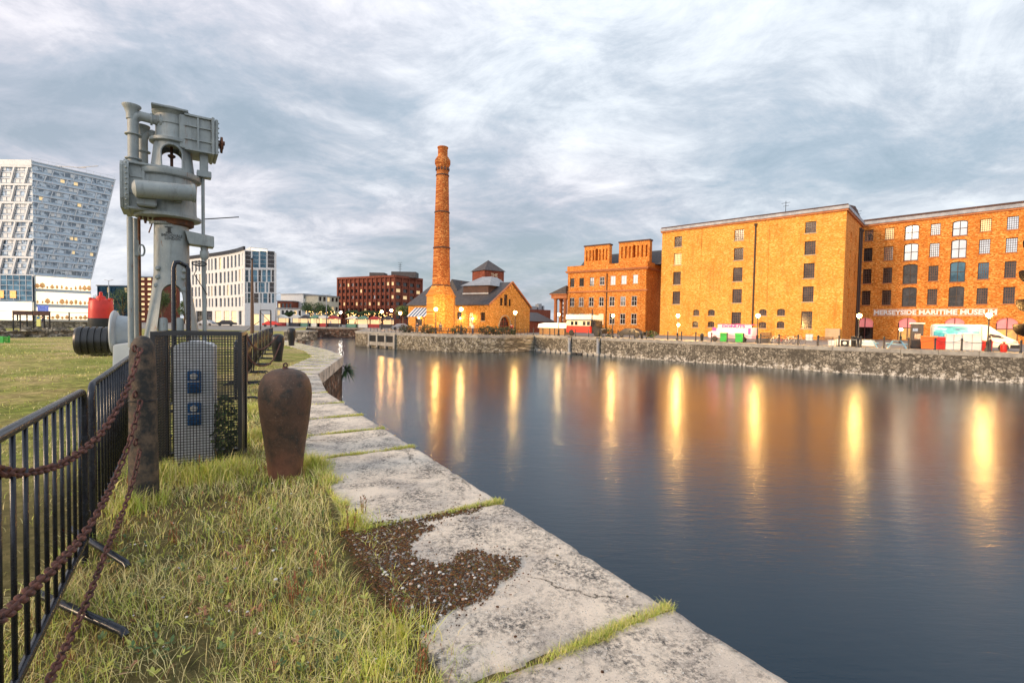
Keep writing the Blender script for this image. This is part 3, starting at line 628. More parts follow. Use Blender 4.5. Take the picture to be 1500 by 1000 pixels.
hv = MB(); zc_ = (zh0+zh1)/2-.05; hv.cyl((xh1+.1,-.05,zc_), (xh1+.26,-.05,zc_), .09, 14); hv.cyl((xh1+.2,-.05,zc_), (xh1+.24,-.05,zc_), .19, 8); hv.cyl((xh1+.1,.12,zc_+.1),(xh1+.3,.12,zc_+.1),.05,10); hv.build('side_valve', M_['crust'], T)
# pipes
def pipe(pts, r_, name='pipe', m=None, n=14): 
    q = MB(); q.tube(pts, r_, n); return q.build(name, m or GC, T)
def elbow(x0, y0, z0_, x1, z1_, rad, k=7):
    return [(x0+rad-rad*math.cos(a), y0, z1_-rad+rad*math.sin(a)) for a in np.linspace(0, PI/2, k)]
for (pxv, pyt, pyh, r_, yy) in ((195.5, 170, 182, .10, -.12), (209, 189, 198, .09, .2)):
    xv = kx(pxv, 200); zt_ = kz(pyh); zb_ = kz(252)
    pts = [(xv,yy,zb_), (xv,yy,zt_-.2)] + elbow(xv, yy, 0, 0, zt_, .16) + [(kx(232, 180), yy, zt_-.02)]
    pipe(pts, r_); q = MB()
    q.lathe([(r_*1.0,-.12),(r_,0),(r_*1.35,.10),(r_*1.7,.15),(r_*1.7,.175),(r_*1.2,.175),(.06,.05),(0,.05)], (xv-.02,yy,kz(pyt)-.17), 20); q.build('funnel', GC, T)
    q = MB(); 
    for zz_ in (kz(pyh+28), kz(244)): q.lathe([(r_*1.5,-.012),(r_*1.5,.012)], (xv,yy,zz_), 20); q.build('pipe_flange', GC, T); q = MB()
    q.lathe([(r_*1.25,-.02),(r_*1.25,.02)], (kx(222,180),yy,zt_-.02), 20, axis=(1,0,0)); q.build('pipe_flange', GC, T); q = MB(); q.lathe([(r_*1.6,-.02),(r_*1.6,.03)], (kx(236,180),yy,zt_-.02), 20, axis=(1,0,0)); q.build('pipe_flange', GC, T)
pipe([K(190,318,-.2), Vector((K(190,318,-.2).x,-.2,kz(508)))], .055)
pipe([K(198,320,.1), Vector((kx(198.5,400),.1,kz(470))), Vector((kx(199,400),.1,.2))], .045)
pipe([K(203.5,320,.25), Vector((kx(203.5,400),.25,.2))], .03, m=M_['crust'])
lk = MB(); lk.tube([(kx(198.5)+.10+.05*math.cos(a), -.0, kz(370)+.12*math.sin(a)) for a in np.linspace(0,2*PI,16)], .018, 8, caps=False); lk.box(kx(196),.0,kz(378),kx(202),.2,kz(356)); lk.build('shackle', GC, T)
pd = MB()
for px_, py_ in ((206,328),(213,332),(220,326)): pd.cyl((kx(px_),-.1,kz(318)),(kx(px_),-.1,kz(py_)),.05,8,r2=.02)
pd.cyl(K(224,324,-.1), K(218,341,-.1), .014, 6); pd.build('drain_cocks', M_['crust'], T)
pipe([K(297,222,-.15), Vector((K(297,222,-.15).x,-.15,kz(340)))], .035)
pipe([Vector((K(297,222,-.15).x,-.15,kz(360))), Vector((kx(299,400),-.15,kz(478))), Vector((kx(299,400),-.15,.2))], .045)
jb = MB(); x_ = K(297,222,-.15).x; jb.box(x_-.06,-.25,kz(252),x_+.10,-.05,kz(222)); jb.box(x_-.12,-.3,kz(256),x_+.16,-.05,kz(247)); jb.build('rod_guide', GC, T, bevel=.008)
ar = MB(); ar.prism([(kx(270),kz(338)),(kx(312),kz(343)),(kx(312),kz(359)),(kx(276),kz(357))], -.32, .1); ar.build('bracket_arm', M_['crane'], T, bevel=.01)
un = MB(); un.lathe([(.05,-.18),(.09,-.12),(.09,.0),(.07,.04),(.08,.09),(.05,.14)], (x_+.02,-.15,kz(366)-.0), 12); un.build('union', GC, T)
wh = MB(); cx_ = kx(291, 385); wh.tube([(cx_+.14*math.cos(a), -.3+.05*math.sin(a), kz(385)+.055*math.sin(a)) for a in np.linspace(0,2*PI,20)], .014, 6, caps=False)
for a in (0, 1.05, 2.1): wh.bar((cx_+.14*math.cos(a), -.3+.05*math.sin(a), kz(385)+.055*math.sin(a)), (cx_-.14*math.cos(a), -.3-.05*math.sin(a), kz(385)-.055*math.sin(a)), .012)
wh.cyl((cx_-.2,-.3,kz(388)),(kx(268,388),-.3,kz(388)),.03,8); wh.tube([(cx_-.04,-.3,kz(392)),(cx_-.10,-.3,kz(401)),(kx(302),-.2,kz(430))], .010, 6); wh.build('handwheel', M_['iron'], T)
pipe([K(300,321,-.1), K(350,318,-.1)], .012, 'thin_rod', M_['iron'])
hp = [K(254,600,-1.4), K(254,392,-1.4), K(256,385,-1.4), K(262,384,-1.35), K(272,389,-1.2), K(275.5,394,-1.2), K(275.5,600,-1.2)]
hp = [Vector((hp[1].x,-1.4,0))] + hp[1:6] + [Vector((hp[5].x,-1.2,0))]
pipe(hp, .045, 'black_hoop', M_['barrier'])
lg = MB()
for px_ in (239, 262): lg.lathe([(.09,-.35),(.09,.0),(.075,.06),(0,.085)], (kx(px_,475), -.3, kz(470)), 14)
lg.build('lug', GC, T)
bo = MB()
for px_, py_ in ((231.5,392),(231.5,405),(229,417),(270,396),(268,406),(269,424)):
    dy_ = -.40 if py_ < 410 else -.44; q = K(px_, py_, dy_); bo = MB(); bo.lathe([(.055,-.1),(.055,.02),(.03,.055),(0,.055)], (q.x, math.sqrt(max(.01,.345**2-(q.x-xcl)**2))*-1, q.z), 8, axis=((q.x-xcl)*1.2, -.6, 0)); bo.build('bolt', GC, T)
pl = MB(); q = K(247,328,-.4)
M_['ink'] = mat('dark_lettering', (.05,.055,.055), (.03,.03,.03), 3, .7)
for s_, py_, sz, x0 in (('IMEOQVALE', 345.5, .115, 236), ('LONDON', 350.5, .105, 241)):
    q = K(x0, py_, -.33); lt_, _ = textmesh(s_, sz*.8, .003, 'lettering', M_['ink'], T, Matrix.Translation((q.x, 0, q.z)) @ UPR, .78)
    for v_ in lt_.data.vertices: v_.co.y += -math.sqrt(max(.001, .336**2-(v_.co.x-xcl)**2))
em = MB(); q = K(247, 337, -.43); em.box(q.x-.07,-.345,q.z+.07,q.x+.07,-.32,q.z+.09); em.box(q.x-.055,-.345,q.z-.05,q.x+.055,-.32,q.z-.03); em.box(q.x-.02,-.345,q.z-.03,q.x+.04,-.32,q.z+.07); eo_ = em.build('emblem', M_['ink'], T)
for v_ in eo_.data.vertices: v_.co.y = -math.sqrt(max(.001, .33**2-(v_.co.x-xcl)**2)) - (.012 if v_.co.y < -.33 else 0)
# -- winch: ribbed drum, big flange, plinth
WD = 12.0; w0 = C(172, WD)
WA = R(30)
T = thing('winch', 'winch with black ribbed drum and big pale grey flange on a plinth', 'winch', (w0.x, WD, -.03), WA)
class _W: p0 = Vector((w0.x, WD)); d = Vector((math.cos(WA), math.sin(WA))); n = Vector((-math.sin(WA), math.cos(WA)))
def Wk(px, py, dy=0): u, z = fuz(_W, px, py, dy); return u, z+.03
zc_ = Wk(150,499)[1]; xl = Wk(110,500)[0]; xr = Wk(166,500)[0]; rd = .345
prof = []; L = xr-xl; k = 5
prof += [(0,0),(.16,0),(rd*.88,.02),(rd*.97,.06)]
for i in range(k):
    a = .08+(L-.1)*i/k; b = .08+(L-.1)*(i+1)/k; prof += [(rd,a),(rd,b-.05),(rd*.9,b-.045),(rd*.9,b-.008),(rd,b-.003)]
b = MB(); b.lathe(prof+[(rd,L),(0,L)], (xl,0,zc_), 40, axis=(1,0,0)); b.build('drum', M_['black'], T)
b = MB(); zf = Wk(175,487)[1]; rf = .55
b.lathe([(0,0),(rf-.03,0),(rf,.03),(rf,.06),(rf-.05,.10),(rf-.12,.12),(rf-.16,.42),(0,.42)], (xr-.01,0,zf), 48, axis=(1,0,0)); b.build('flange', M_['crane_lt'], T)
b = MB(); b.prism([(xr+.08,0),(xr+.75,0),(xr+.75,Wk(190,497)[1]),(xr+.12,Wk(165,503)[1])], -.75, .75); b.build('plinth', M_['white'], T, bevel=.02)
# -- red buoy
BD = 22; q = C(149, BD); T = thing('navigation_buoy', 'red can buoy with dark lower band on the grass behind the winch', 'buoy', (q.x, BD, -.03))
def Bz(py): return P(149, py, BD).z+.03
r_ = 18.5/F*BD*.8
b = MB(); b.lathe([(r_*.8,.0),(r_,.15),(r_*1.02,Bz(466))], n=36); b.build('lower_band', M_['black'], T)
b = MB(); b.lathe([(r_*1.0,Bz(466)),(r_*.98,Bz(455)),(r_*.93,Bz(441)),(r_*.80,Bz(438.5)),(r_*.40,Bz(437.5)),(r_*.36,Bz(434.5)),(r_*.15,Bz(433)),(.06,Bz(428)),(0,Bz(427))], n=36); b.build('can', M_['red'], T)
b = MB()
for a in np.linspace(0, 2*PI, 7)[:-1]: b.box(r_*.85*math.cos(a)-.04, r_*.85*math.sin(a)-.04, Bz(441), r_*.85*math.cos(a)+.04, r_*.85*math.sin(a)+.04, Bz(436.5))
b.build('lifting_lug', M_['red'], T)
# ---------------------------------------------------------------- grass, moss, pebbles
def pip(x, y, poly):
    c = np.zeros(x.shape, bool); n = len(poly); j = n-1
    for i in range(n):
        xi, yi = poly[i][0], poly[i][1]; xj, yj = poly[j][0], poly[j][1]
        m_ = ((yi > y) != (yj > y)) & (x < (xj-xi)*(y-yi)/((yj-yi) if yj != yi else 1e-9)+xi); c ^= m_; j = i
    return c
GM = [mat('blade_green', (.44,.52,.06), (.26,.36,.04), 2, .6), mat('blade_straw', (.86,.74,.34), (.66,.54,.22), 2, .6), mat('blade_olive', (.68,.66,.12), (.46,.47,.09), 2, .6), mat('blade_red', (.36,.12,.05), (.24,.09,.04), 2, .6), mat('blade_dark', (.07,.11,.03), (.05,.08,.025), 2, .6)]
def blades(name, xy, h, wd, mi, lean, label, seed=5, z=-.03):
    r_ = np.random.default_rng(seed); n = len(xy); az = r_.uniform(0, 2*PI, n); fa = az + r_.normal(0, .6, n) + PI/2
    ln = lean*r_.uniform(.3, 1.4, n); d = np.stack([np.cos(az), np.sin(az)], 1); s = np.stack([np.cos(fa), np.sin(fa)], 1)*(wd[:, None]/2)
    V = np.zeros((n, 7, 3)); ts = (0, .38, .72, 1.0); j = 0
    for k, t_ in enumerate(ts):
        ce = xy + d*(ln*h*t_**2)[:, None]; zz_ = z + h*(t_ - .38*np.minimum(ln, 1.3)*t_**2); wq = (1, .85, .5, 0)[k]
        if k < 3: V[:, j, :2] = ce - s*wq; V[:, j, 2] = zz_; V[:, j+1, :2] = ce + s*wq; V[:, j+1, 2] = zz_; j += 2
        else: V[:, j, :2] = ce; V[:, j, 2] = zz_
    base = (np.arange(n)*7)[:, None]
    q = np.array([[0,1,3,2],[2,3,5,4]]); quads = (base[:, None, :] + q[None]).reshape(-1, 4); tris = (base + np.array([[4,5,6]]))
    me = bpy.data.meshes.new(name); me.vertices.add(n*7); me.vertices.foreach_set('co', V.reshape(-1))
    nl = len(quads)*4+len(tris)*3; me.loops.add(nl); me.polygons.add(len(quads)+len(tris))
    li = np.concatenate([quads.reshape(-1), tris.reshape(-1)]); me.loops.foreach_set('vertex_index', li.astype(np.int32))
    st = np.concatenate([np.arange(len(quads))*4, len(quads)*4+np.arange(len(tris))*3]); me.polygons.foreach_set('loop_start', st.astype(np.int32))
    me.polygons.foreach_set('material_index', np.concatenate([np.repeat(mi, 2), mi]).astype(np.int32))
    for m_ in GM: me.materials.append(m_)
    me.update(calc_edges=True); o = bpy.data.objects.new(name, me); COL.objects.link(o); return tag(o, label, 'grass', kind='stuff')
def Gp(px, py): q = G(px, py); return (q.x, q.y)
inner = [E(-5)+EN*1.36, E(-2.3)+EN*1.2, E(-1.0)+EN*1.28, E(.6)+EN*1.45, E(2)+EN*1.62, E(4)+EN*1.42, E(8)+EN*1.45, E(11)+EN*1.5]
verge = [tuple(p_) for p_ in inner] + [(-7.6,15.7),(-9.8,24),(-12.2,28.6),(-18.5,38),(-19,39),(-15,30),(-9.6,18.5),(-7.1,13),(-5.9,10.3),(-5.3,7.0),(-3.4,3.6),(-2.3,1.7),(-1.2,-.5),(-.5,-2)]
def fnoise(x, y, s, seed=0):
    r_ = np.random.default_rng(seed); v = np.zeros_like(x)
    for k in range(7): a = r_.uniform(0, 2*PI); f_ = s*r_.uniform(.5, 2.2); v += np.sin(f_*(x*math.cos(a)+y*math.sin(a))+r_.uniform(0, 6))/(1+k*.25)
    return v/2.6
def scatter(n, x0, x1, y0, y1, poly, dens):
    x = rng.uniform(x0, x1, n); y = rng.uniform(y0, y1, n); k = pip(x, y, poly) & (rng.uniform(0, 1, n) < dens(x, y)); return np.stack([x[k], y[k]], 1)
xy = scatter(1500000, -12, 1.5, .3, 20, verge, lambda x, y: np.clip(6.5/np.maximum(y, 1)**2, 0, .8)*np.clip(.8+.6*fnoise(x, y, 5, 3), .2, 1.2))
n = len(xy); f1 = fnoise(xy[:,0], xy[:,1], 3.0, 8); f2 = fnoise(xy[:,0], xy[:,1], 4.5, 21); u_ = rng.uniform(0, 1, n)
h = rng.uniform(.04, .15, n)*(1+.5*np.clip(f1, -1, 1)); h *= np.where(xy[:,1] > 6, .8, 1)
mi = np.where(u_ < .17+.2*f1, 0, np.where(u_ < .47+.28*f2, 2, 1)); mi = np.where((rng.uniform(0,1,n) < .07+.2*(f2 > .3)), 3, mi); mi = np.where(rng.uniform(0,1,n) < .14, 4, mi)
blades('grass', xy, h, rng.uniform(.0022, .0052, n)*np.clip(xy[:,1]/3.2, .8, 3), mi, rng.uniform(.3, 1.6, n), 'rough mixed green and straw grass beside the quay slabs')
# grass in the slab joints and round posts
J = []
for i, c_ in enumerate(cuts[2:]):
    s_ = -14 + c_; k = int(5200/(1+max(0, (s_-1))**1.1*.35)); tt = rng.uniform(0, 1, k)**1.35
    m_ = rng.uniform(0, 1, k) < np.clip(.35+.6*np.sin(tt*9+i*2)+.6*(1-tt), .22, 1)
    tt = tt[m_]; e_ = rng.normal(0, .018, len(tt))*(1.6-tt); b_ = E0 + ED*s_
    J.append(np.stack([b_.x+EN.x*tt*1.42+ED.x*e_, b_.y+EN.y*tt*1.42+ED.y*e_], 1))
for a, b_ in ((near_edge[2], near_edge[3]), (near_edge[3], near_edge[4]), (near_edge[4], near_edge[5])):
    k_ = max(1, round((b_-a).length/1.35)); dn = (b_-a).normalized(); nn = Vector((-dn.y, dn.x))
    for j in range(k_):
        p_ = a.lerp(b_, j/k_); tt = rng.uniform(.1, 1.1, 420); e_ = rng.normal(0, .05, 420); J.append(np.stack([p_.x+nn.x*tt*1.42+dn.x*e_, p_.y+nn.y*tt*1.42+dn.y*e_], 1))
xy = np.concatenate(J); n = len(xy); u_ = rng.uniform(0, 1, n)
blades('grass', xy, rng.uniform(.02, .07, n), rng.uniform(.002, .004, n)*np.clip(xy[:,1]/3, .9, 5), np.where(u_ < .3, 0, np.where(u_ < .72, 2, 1)), rng.uniform(.4, 1.3, n), 'short grass sprouting from the joints between the granite slabs', 9, -.015)
# turf creeping over the slab edges
J = []
for k in range(26000):
    s_ = -2.6 + 13.0*rng.uniform()**1.3; o_ = abs(rng.normal(0, .10)) ; b_ = E(s_) + EN*1.42
    lim = .10+.14*math.sin(s_*3.1)+.10*math.sin(s_*7.7+1)+.06*math.sin(s_*17)
    if o_ < max(.03, lim) and not (.45 < s_ < 2.75 and rng.uniform() < .93): J.append((b_.x-EN.x*o_, b_.y-EN.y*o_))
xy = np.array(J); n = len(xy); u_ = rng.uniform(0, 1, n)
blades('grass', xy, rng.uniform(.03, .12, n), rng.uniform(.0022, .0048, n)*np.clip(xy[:,1]/3.2, .8, 3), np.where(u_ < .3, 0, np.where(u_ < .66, 2, np.where(u_ < .94, 1, 3))), rng.uniform(.5, 1.6, n), 'ragged turf creeping over the inner edge of the slabs', 10, -.012)
# tufts against cage, bollard, post
J = []; hs = []
for (px_, py_, r0_, n_, hh) in ((460,685,.16,700,.26),(395,700,.16,260,.16),(420,702,.2,350,.12),(240,700,.28,900,.28),(300,700,.3,1300,.26),(340,694,.25,900,.28),(215,730,.2,500,.16),(375,640,.3,900,.2),(365,600,.4,800,.2),(190,745,.2,400,.25),(520,770,.14,300,.24),(590,930,.2,260,.2),(560,985,.25,300,.2)):
    c_ = Gp(px_, py_); a = rng.uniform(0, 2*PI, n_); q = np.abs(rng.normal(0, r0_*.5, n_)); J.append(np.stack([c_[0]+np.cos(a)*q*1.3, c_[1]+np.sin(a)*q], 1)); hs.append(rng.uniform(.35, 1.1, n_)*hh)
xy = np.concatenate(J); n = len(xy); u_ = rng.uniform(0, 1, n)
blades('grass', xy, np.concatenate(hs), rng.uniform(.003, .0065, n), np.where(u_ < .34, 0, np.where(u_ < .72, 2, 1)), rng.uniform(.25, 1.0, n), 'taller green tufts round the feet of the cage, post and bollard', 13)
# field beyond the barriers
fld = [(-.6,-2),(-1.2,-.5),(-2.3,1.7),(-3.4,3.6),(-5.3,7.0),(-5.9,10.3),(-9.6,18.5),(-15,30),(-19,38),(-60,38),(-60,-2)]
xy = scatter(900000, -42, -1, .5, 38, fld, lambda x, y: np.clip(2.6/np.maximum(y-1, 1)**1.35, .02, .9)*np.clip(.55+.9*fnoise(x, y, 1.2, 5), .05, 1.2))
n = len(xy); f1 = fnoise(xy[:,0], xy[:,1], .5, 8); u_ = rng.uniform(0, 1, n); near_ = np.clip((xy[:,1]-2)/10, 0, 1)
mi = np.where(u_ < .25+.3*f1, 0, np.where(u_ < .5+.3*f1, 2, 1))
blades('grass', xy, rng.uniform(.03, .085, n), rng.uniform(.003, .006, n)*np.clip(xy[:,1]/4, .8, 6), mi, rng.uniform(.5, 1.6, n), 'short dry grass of the open field beyond the barriers', 17)
# tall weeds
def weed(px_, py_, H_, label, seed, red=True):
    q = G(px_, py_); r_ = random.Random(seed); st = MB(); lf = MB(); T = thing('weed', label, 'weed', (q.x, q.y, -.03))
    for k in range(r_.randint(4, 7)):
        a = r_.uniform(0, 6.3); tl = r_.uniform(.05, .25); hh = H_*r_.uniform(.6, 1); b0 = Vector((r_.uniform(-.04,.04), r_.uniform(-.04,.04), 0))
        pts = [b0 + Vector((math.cos(a)*tl*hh*t_**1.5, math.sin(a)*tl*hh*t_**1.5, hh*t_)) for t_ in np.linspace(0, 1, 6)]
        st.tube(pts, [.003,.0028,.0025,.002,.0015,.0008], 5)
        for j in range(int(hh/.009)):
            t_ = r_.uniform(.2, 1); i = min(4, int(t_*5)); p_ = pts[i].lerp(pts[i+1], t_*5-i); b_ = r_.uniform(0, 6.3); d_ = Vector((math.cos(b_)*.6, math.sin(b_)*.6, .8)); l_ = r_.uniform(.015, .035); s_ = Vector((-math.sin(b_), math.cos(b_), 0))*l_*.16
            lf.add([p_, p_+d_*l_*.5+s_, p_+d_*l_, p_+d_*l_*.5-s_], [(0,1,2,3)], 0 if r_.random() < .6 else 1)
    st.build('stem', GM[3] if red else GM[2], T, fix=False); lf.build('leaves', [M_['lf3'], GM[3] if red else M_['lf2']], T, fix=False)
for i, (a, b_, h_, l_) in enumerate(((512,778,.30,'spiky upright reddish weed beside the moss patch'), (530,752,.20,'small upright weed at the slab joint above the moss'), (470,840,.24,'red-stemmed weed amid the long grass'), (430,880,.22,'yellow-green leafy weed in the middle of the grass'), (345,760,.22,'leafy weed between the cage and the camera'), (578,905,.22,'drooping weed at the edge of the pebbly moss'), (395,690,.17,'small leafy weed at the foot of the fat bollard'), (255,790,.2,'weed beside the barrier foot'), (300,700,.3,'tall weed rising against the cage mesh'), (620,985,.2,'weed leaning over the lowest slab joint'))): weed(a, b_, h_, l_, i+2)
# broad-leaved rosettes and dead leaves in the turf
rs = MB(); r_ = random.Random(77)
for k in range(150):
    px_, py_ = r_.uniform(140, 600), r_.uniform(705, 995); q = G(px_, py_)
    if not pip(np.array([q.x]), np.array([q.y]), verge)[0]: continue
    for j in range(r_.randint(4, 8)):
        a = r_.uniform(0, 6.3); l_ = r_.uniform(.018, .045); d = Vector((math.cos(a), math.sin(a), r_.uniform(.15, .8))).normalized(); s_ = Vector((-math.sin(a), math.cos(a), 0))*l_*.22; p0 = Vector((q.x, q.y, r_.uniform(0, .04)))
        m_ = 3 if k % 5 == 0 else (k % 3); rs.add([p0, p0+d*l_*.35+s_, p0+d*l_*.75+s_*.8, p0+d*l_, p0+d*l_*.75-s_*.8, p0+d*l_*.35-s_], [(0,1,2,3,4,5)], m_)
tag(rs.build('weeds', [M_['lf3'], M_['lf2'], mat('leaf_yellow', (.42,.42,.08), (.3,.32,.06), 4, .6), mat('leaf_dead', (.34,.15,.07), (.2,.09,.05), 4, .7)], fix=False), 'low broad-leaved weeds and dead leaves through the turf', 'weeds', kind='stuff')
# moss patch with pebbles
mp_ = [Gp(*q) for q in ((498,778),(520,772),(560,764),(610,760),(640,752),(690,742),(715,738),(700,748),(660,757),(622,764),(632,775),(612,784),(600,800),(608,815),(640,828),(662,826),(668,812),(690,806),(715,812),(740,812),(757,815),(765,830),(752,842),(728,856),(715,872),(700,886),(668,893),(648,908),(628,925),(612,932),(590,905),(560,880),(535,850),(515,815))]
def lumps(name, n, rmin, rmax, m_, label, poly=mp_, seed=3, zo=0.0, flat=.55, colr=None):
    r_ = np.random.default_rng(seed); xs = np.array([p_[0] for p_ in poly]); ys = np.array([p_[1] for p_ in poly])
    x = r_.uniform(xs.min(), xs.max(), n*4); y = r_.uniform(ys.min(), ys.max(), n*4); k = pip(x, y, poly)
    if len(poly) > 20: nz = (fnoise(x, y, 16, 4)*.022 + rng.normal(0, .016, len(x))); nw = (fnoise(x, y, 13, 9)*.022 + rng.normal(0, .016, len(x))); k = pip(x+nz, y+nw, poly)
    x, y = x[k][:n], y[k][:n]; mb = MB()
    ico = bmesh.new(); bmesh.ops.create_icosphere(ico, subdivisions=1, radius=1); V = [v.co.copy() for v in ico.verts]; Fs = [[v.index for v in f.verts] for f in ico.faces]; ico.free()
    for i in range(len(x)):
        s_ = rmin + (rmax-rmin)*r_.uniform()**2; a = r_.uniform(0, PI); ca, sa = math.cos(a), math.sin(a); el = r_.uniform(.6, 1)
        vs_ = [(x[i]+s_*(v.x*ca-v.y*el*sa)*r_.uniform(.85,1.15), y[i]+s_*(v.x*sa+v.y*el*ca), zo+s_*flat*(v.z+.5)) for v in V]
        mb.add(vs_, Fs, int(r_.integers(0, len(m_))), True)
    o = mb.build(name, m_, fix=False); return tag(o, label, name.split('.')[0], kind='stuff')
ms1 = mat('moss_brown', (.095,.036,.010), (.045,.02,.009), 30, .9, 0, .6, .004, 300); ms2 = mat('moss_rust', (.19,.075,.018), (.09,.04,.012), 30, .9)
ms3 = mat('moss_olive', (.12,.085,.018), (.06,.045,.012), 30, .9)
lumps('moss', 9500, .004, .013, [ms1, ms1, ms2, ms3], 'dark red-brown cushion moss spread over the granite slab', zo=.003)
pb = [mat('pebble_white', (.62,.60,.57), (.5,.48,.45), 20, .7), mat('pebble_grey', (.32,.31,.31), (.22,.2,.19), 20, .7), mat('pebble_tan', (.48,.34,.25), (.35,.24,.17), 20, .7)]
lumps('pebbles', 230, .003, .017, [pb[0], pb[0], pb[1], pb[2]], 'pale pebbles caught in the brown moss', seed=8, zo=.012, flat=.5)
lumps('litter', 60, .005, .016, [pb[0], pb[1]], 'small pale shell chips and scraps lying in the grass', poly=[Gp(*q) for q in ((150,800),(400,700),(480,760),(560,980),(200,990))], seed=4, zo=.03, flat=.4)
lumps('moss', 1100, .002, .008, [ms1, ms2], 'loose crumbs of moss thinning out round the mossy patch', poly=[Gp(*q) for q in ((480,770),(560,752),(700,735),(705,760),(650,775),(625,800),(660,815),(690,795),(770,805),(785,845),(740,880),(690,905),(640,945),(600,950),(560,910),(500,850))], seed=33, zo=.006, flat=.6)
sp2 = [Gp(*q) for q in ((480,700),(690,700),(735,735),(980,895),(900,990),(640,990),(600,880),(520,760))]
lumps('moss', 40, .006, .014, [ms1, ms3], 'stray moss specks dotted over the granite slabs', poly=sp2, seed=14, zo=.006, flat=.5)
# fern at the quay corner
q = Vector((-8.3, 24.2)); fb = MB(); r_ = random.Random(5)
for k in range(150):
    a = r_.uniform(-1.9, 1.6); l_ = r_.uniform(.35, .85); el = r_.uniform(-.7, .8); d = Vector((math.cos(a), math.sin(a)*.7, el)).normalized(); p0 = Vector((q.x, q.y, -.7)); s_ = d.cross(Vector((0,0,1))).normalized()*.025
    p1 = p0+d*l_*.5; p2 = p0+d*l_+Vector((0,0,-.15)); fb.add([p0-s_*.3,p0+s_*.3,p1+s_,p1-s_], [(0,1,2,3)], k % 2); fb.add([p1-s_,p1+s_,p2], [(0,1,2)], k % 2)
tag(fb.build('fern', [M_['lf1'], M_['lf2']], fix=False), 'dark fern sprouting from the corner of the quay wall above the water', 'fern')
# ================================================================ FAR SIDE: helpers
BR = brick('orange_brick', (.76,.245,.035), (.62,.165,.026), (.5,.25,.07), (.9,.48,.14)); BR_LAMPLIT = brick('lamplit_brick', (.82,.36,.055), (.70,.26,.04), (.6,.34,.10), (.9,.55,.17), dark=.68)  # second one is the same brick with yellow lamplight put into its colour
BR_C = brick('chimney_brick', (.50,.135,.03), (.38,.09,.022), (.3,.13,.05), (.72,.33,.1))
BR_D = brick('dark_red_brick', (.27,.075,.04), (.20,.055,.032), (.12,.06,.045), (.3,.1,.07)); BR_P = brick('pumphouse_brick', (.74,.30,.045), (.58,.2,.03), (.48,.25,.1), (.9,.5,.16))
M_['gutter'] = mat('grey_gutter', (.36,.39,.43), (.22,.24,.28), 1, .5); M_['trim'] = mat('stone_trim', (.55,.42,.26), (.42,.32,.2), 1, .8); M_['roofedge'] = mat('roof_edge', (.10,.05,.035), (.06,.035,.03), 1, .8)
M_['orangestone'] = mat('terracotta_band', (.52,.20,.07), (.38,.13,.05), 1, .8)
LAMP = emitm('lamp_glow', (1, .55, .16), 1250); LAMP2 = emitm('small_lamp_glow', (1, .66, .25), 160); LIT = emitm('lit_interior', (1, .70, .36), .75); LITW = emitm('lit_shop_white', (1, .83, .58), 1.0); LITR = mat('pink_tympanum', (.75,.16,.18), (.7,.25,.26), .8, .5, emit=.35, ecol=(.9,.28,.26))
WINL = emitm('lit_window', (1, .72, .36), .35)
LITS = mat('lit_shop_amber', (.7,.36,.08), (.10,.05,.03), 1.1, .4, emit=.35, ecol=(1,.55,.15))
M_['sash'] = mat('brown_sash', (.16,.075,.04), (.11,.05,.03), 5, .6)
class Fac:
    def __init__(s, p0, p1, z=0):
        s.p0 = Vector(p0); s.p1 = Vector(p1); d = s.p1-s.p0; s.L = d.length; s.d = d/s.L; s.n = Vector((-s.d.y, s.d.x)); s.ang = math.atan2(d.y, d.x)
    def uz(s, px, py, off=0.0):
        r = ray(px, py); q = s.p0 + s.n*off; t = (q.x*s.n.x+q.y*s.n.y)/(r.x*s.n.x+r.y*s.n.y); w = CO + r*t; return (w.x-q.x)*s.d.x+(w.y-q.y)*s.d.y, w.z
    def rect(s, x0, y0, x1, y1, off=0.0):
        xm = (x0+x1)/2; ym = (y0+y1)/2; return (s.uz(x0, ym, off)[0], s.uz(xm, y1, off)[1], s.uz(x1, ym, off)[0], s.uz(xm, y0, off)[1])
def arch_pts(u0, u1, z1, rise, n=9):
    w = (u1-u0)/2; c = (u0+u1)/2
    if rise >= w*.98: return [(c-w*math.cos(a), z1-rise+rise*math.sin(a)) for a in np.linspace(0, PI, n)]
    return [(c-w*math.cos(a), z1-rise+rise*math.sin(a)) for a in np.linspace(0, PI, n)]
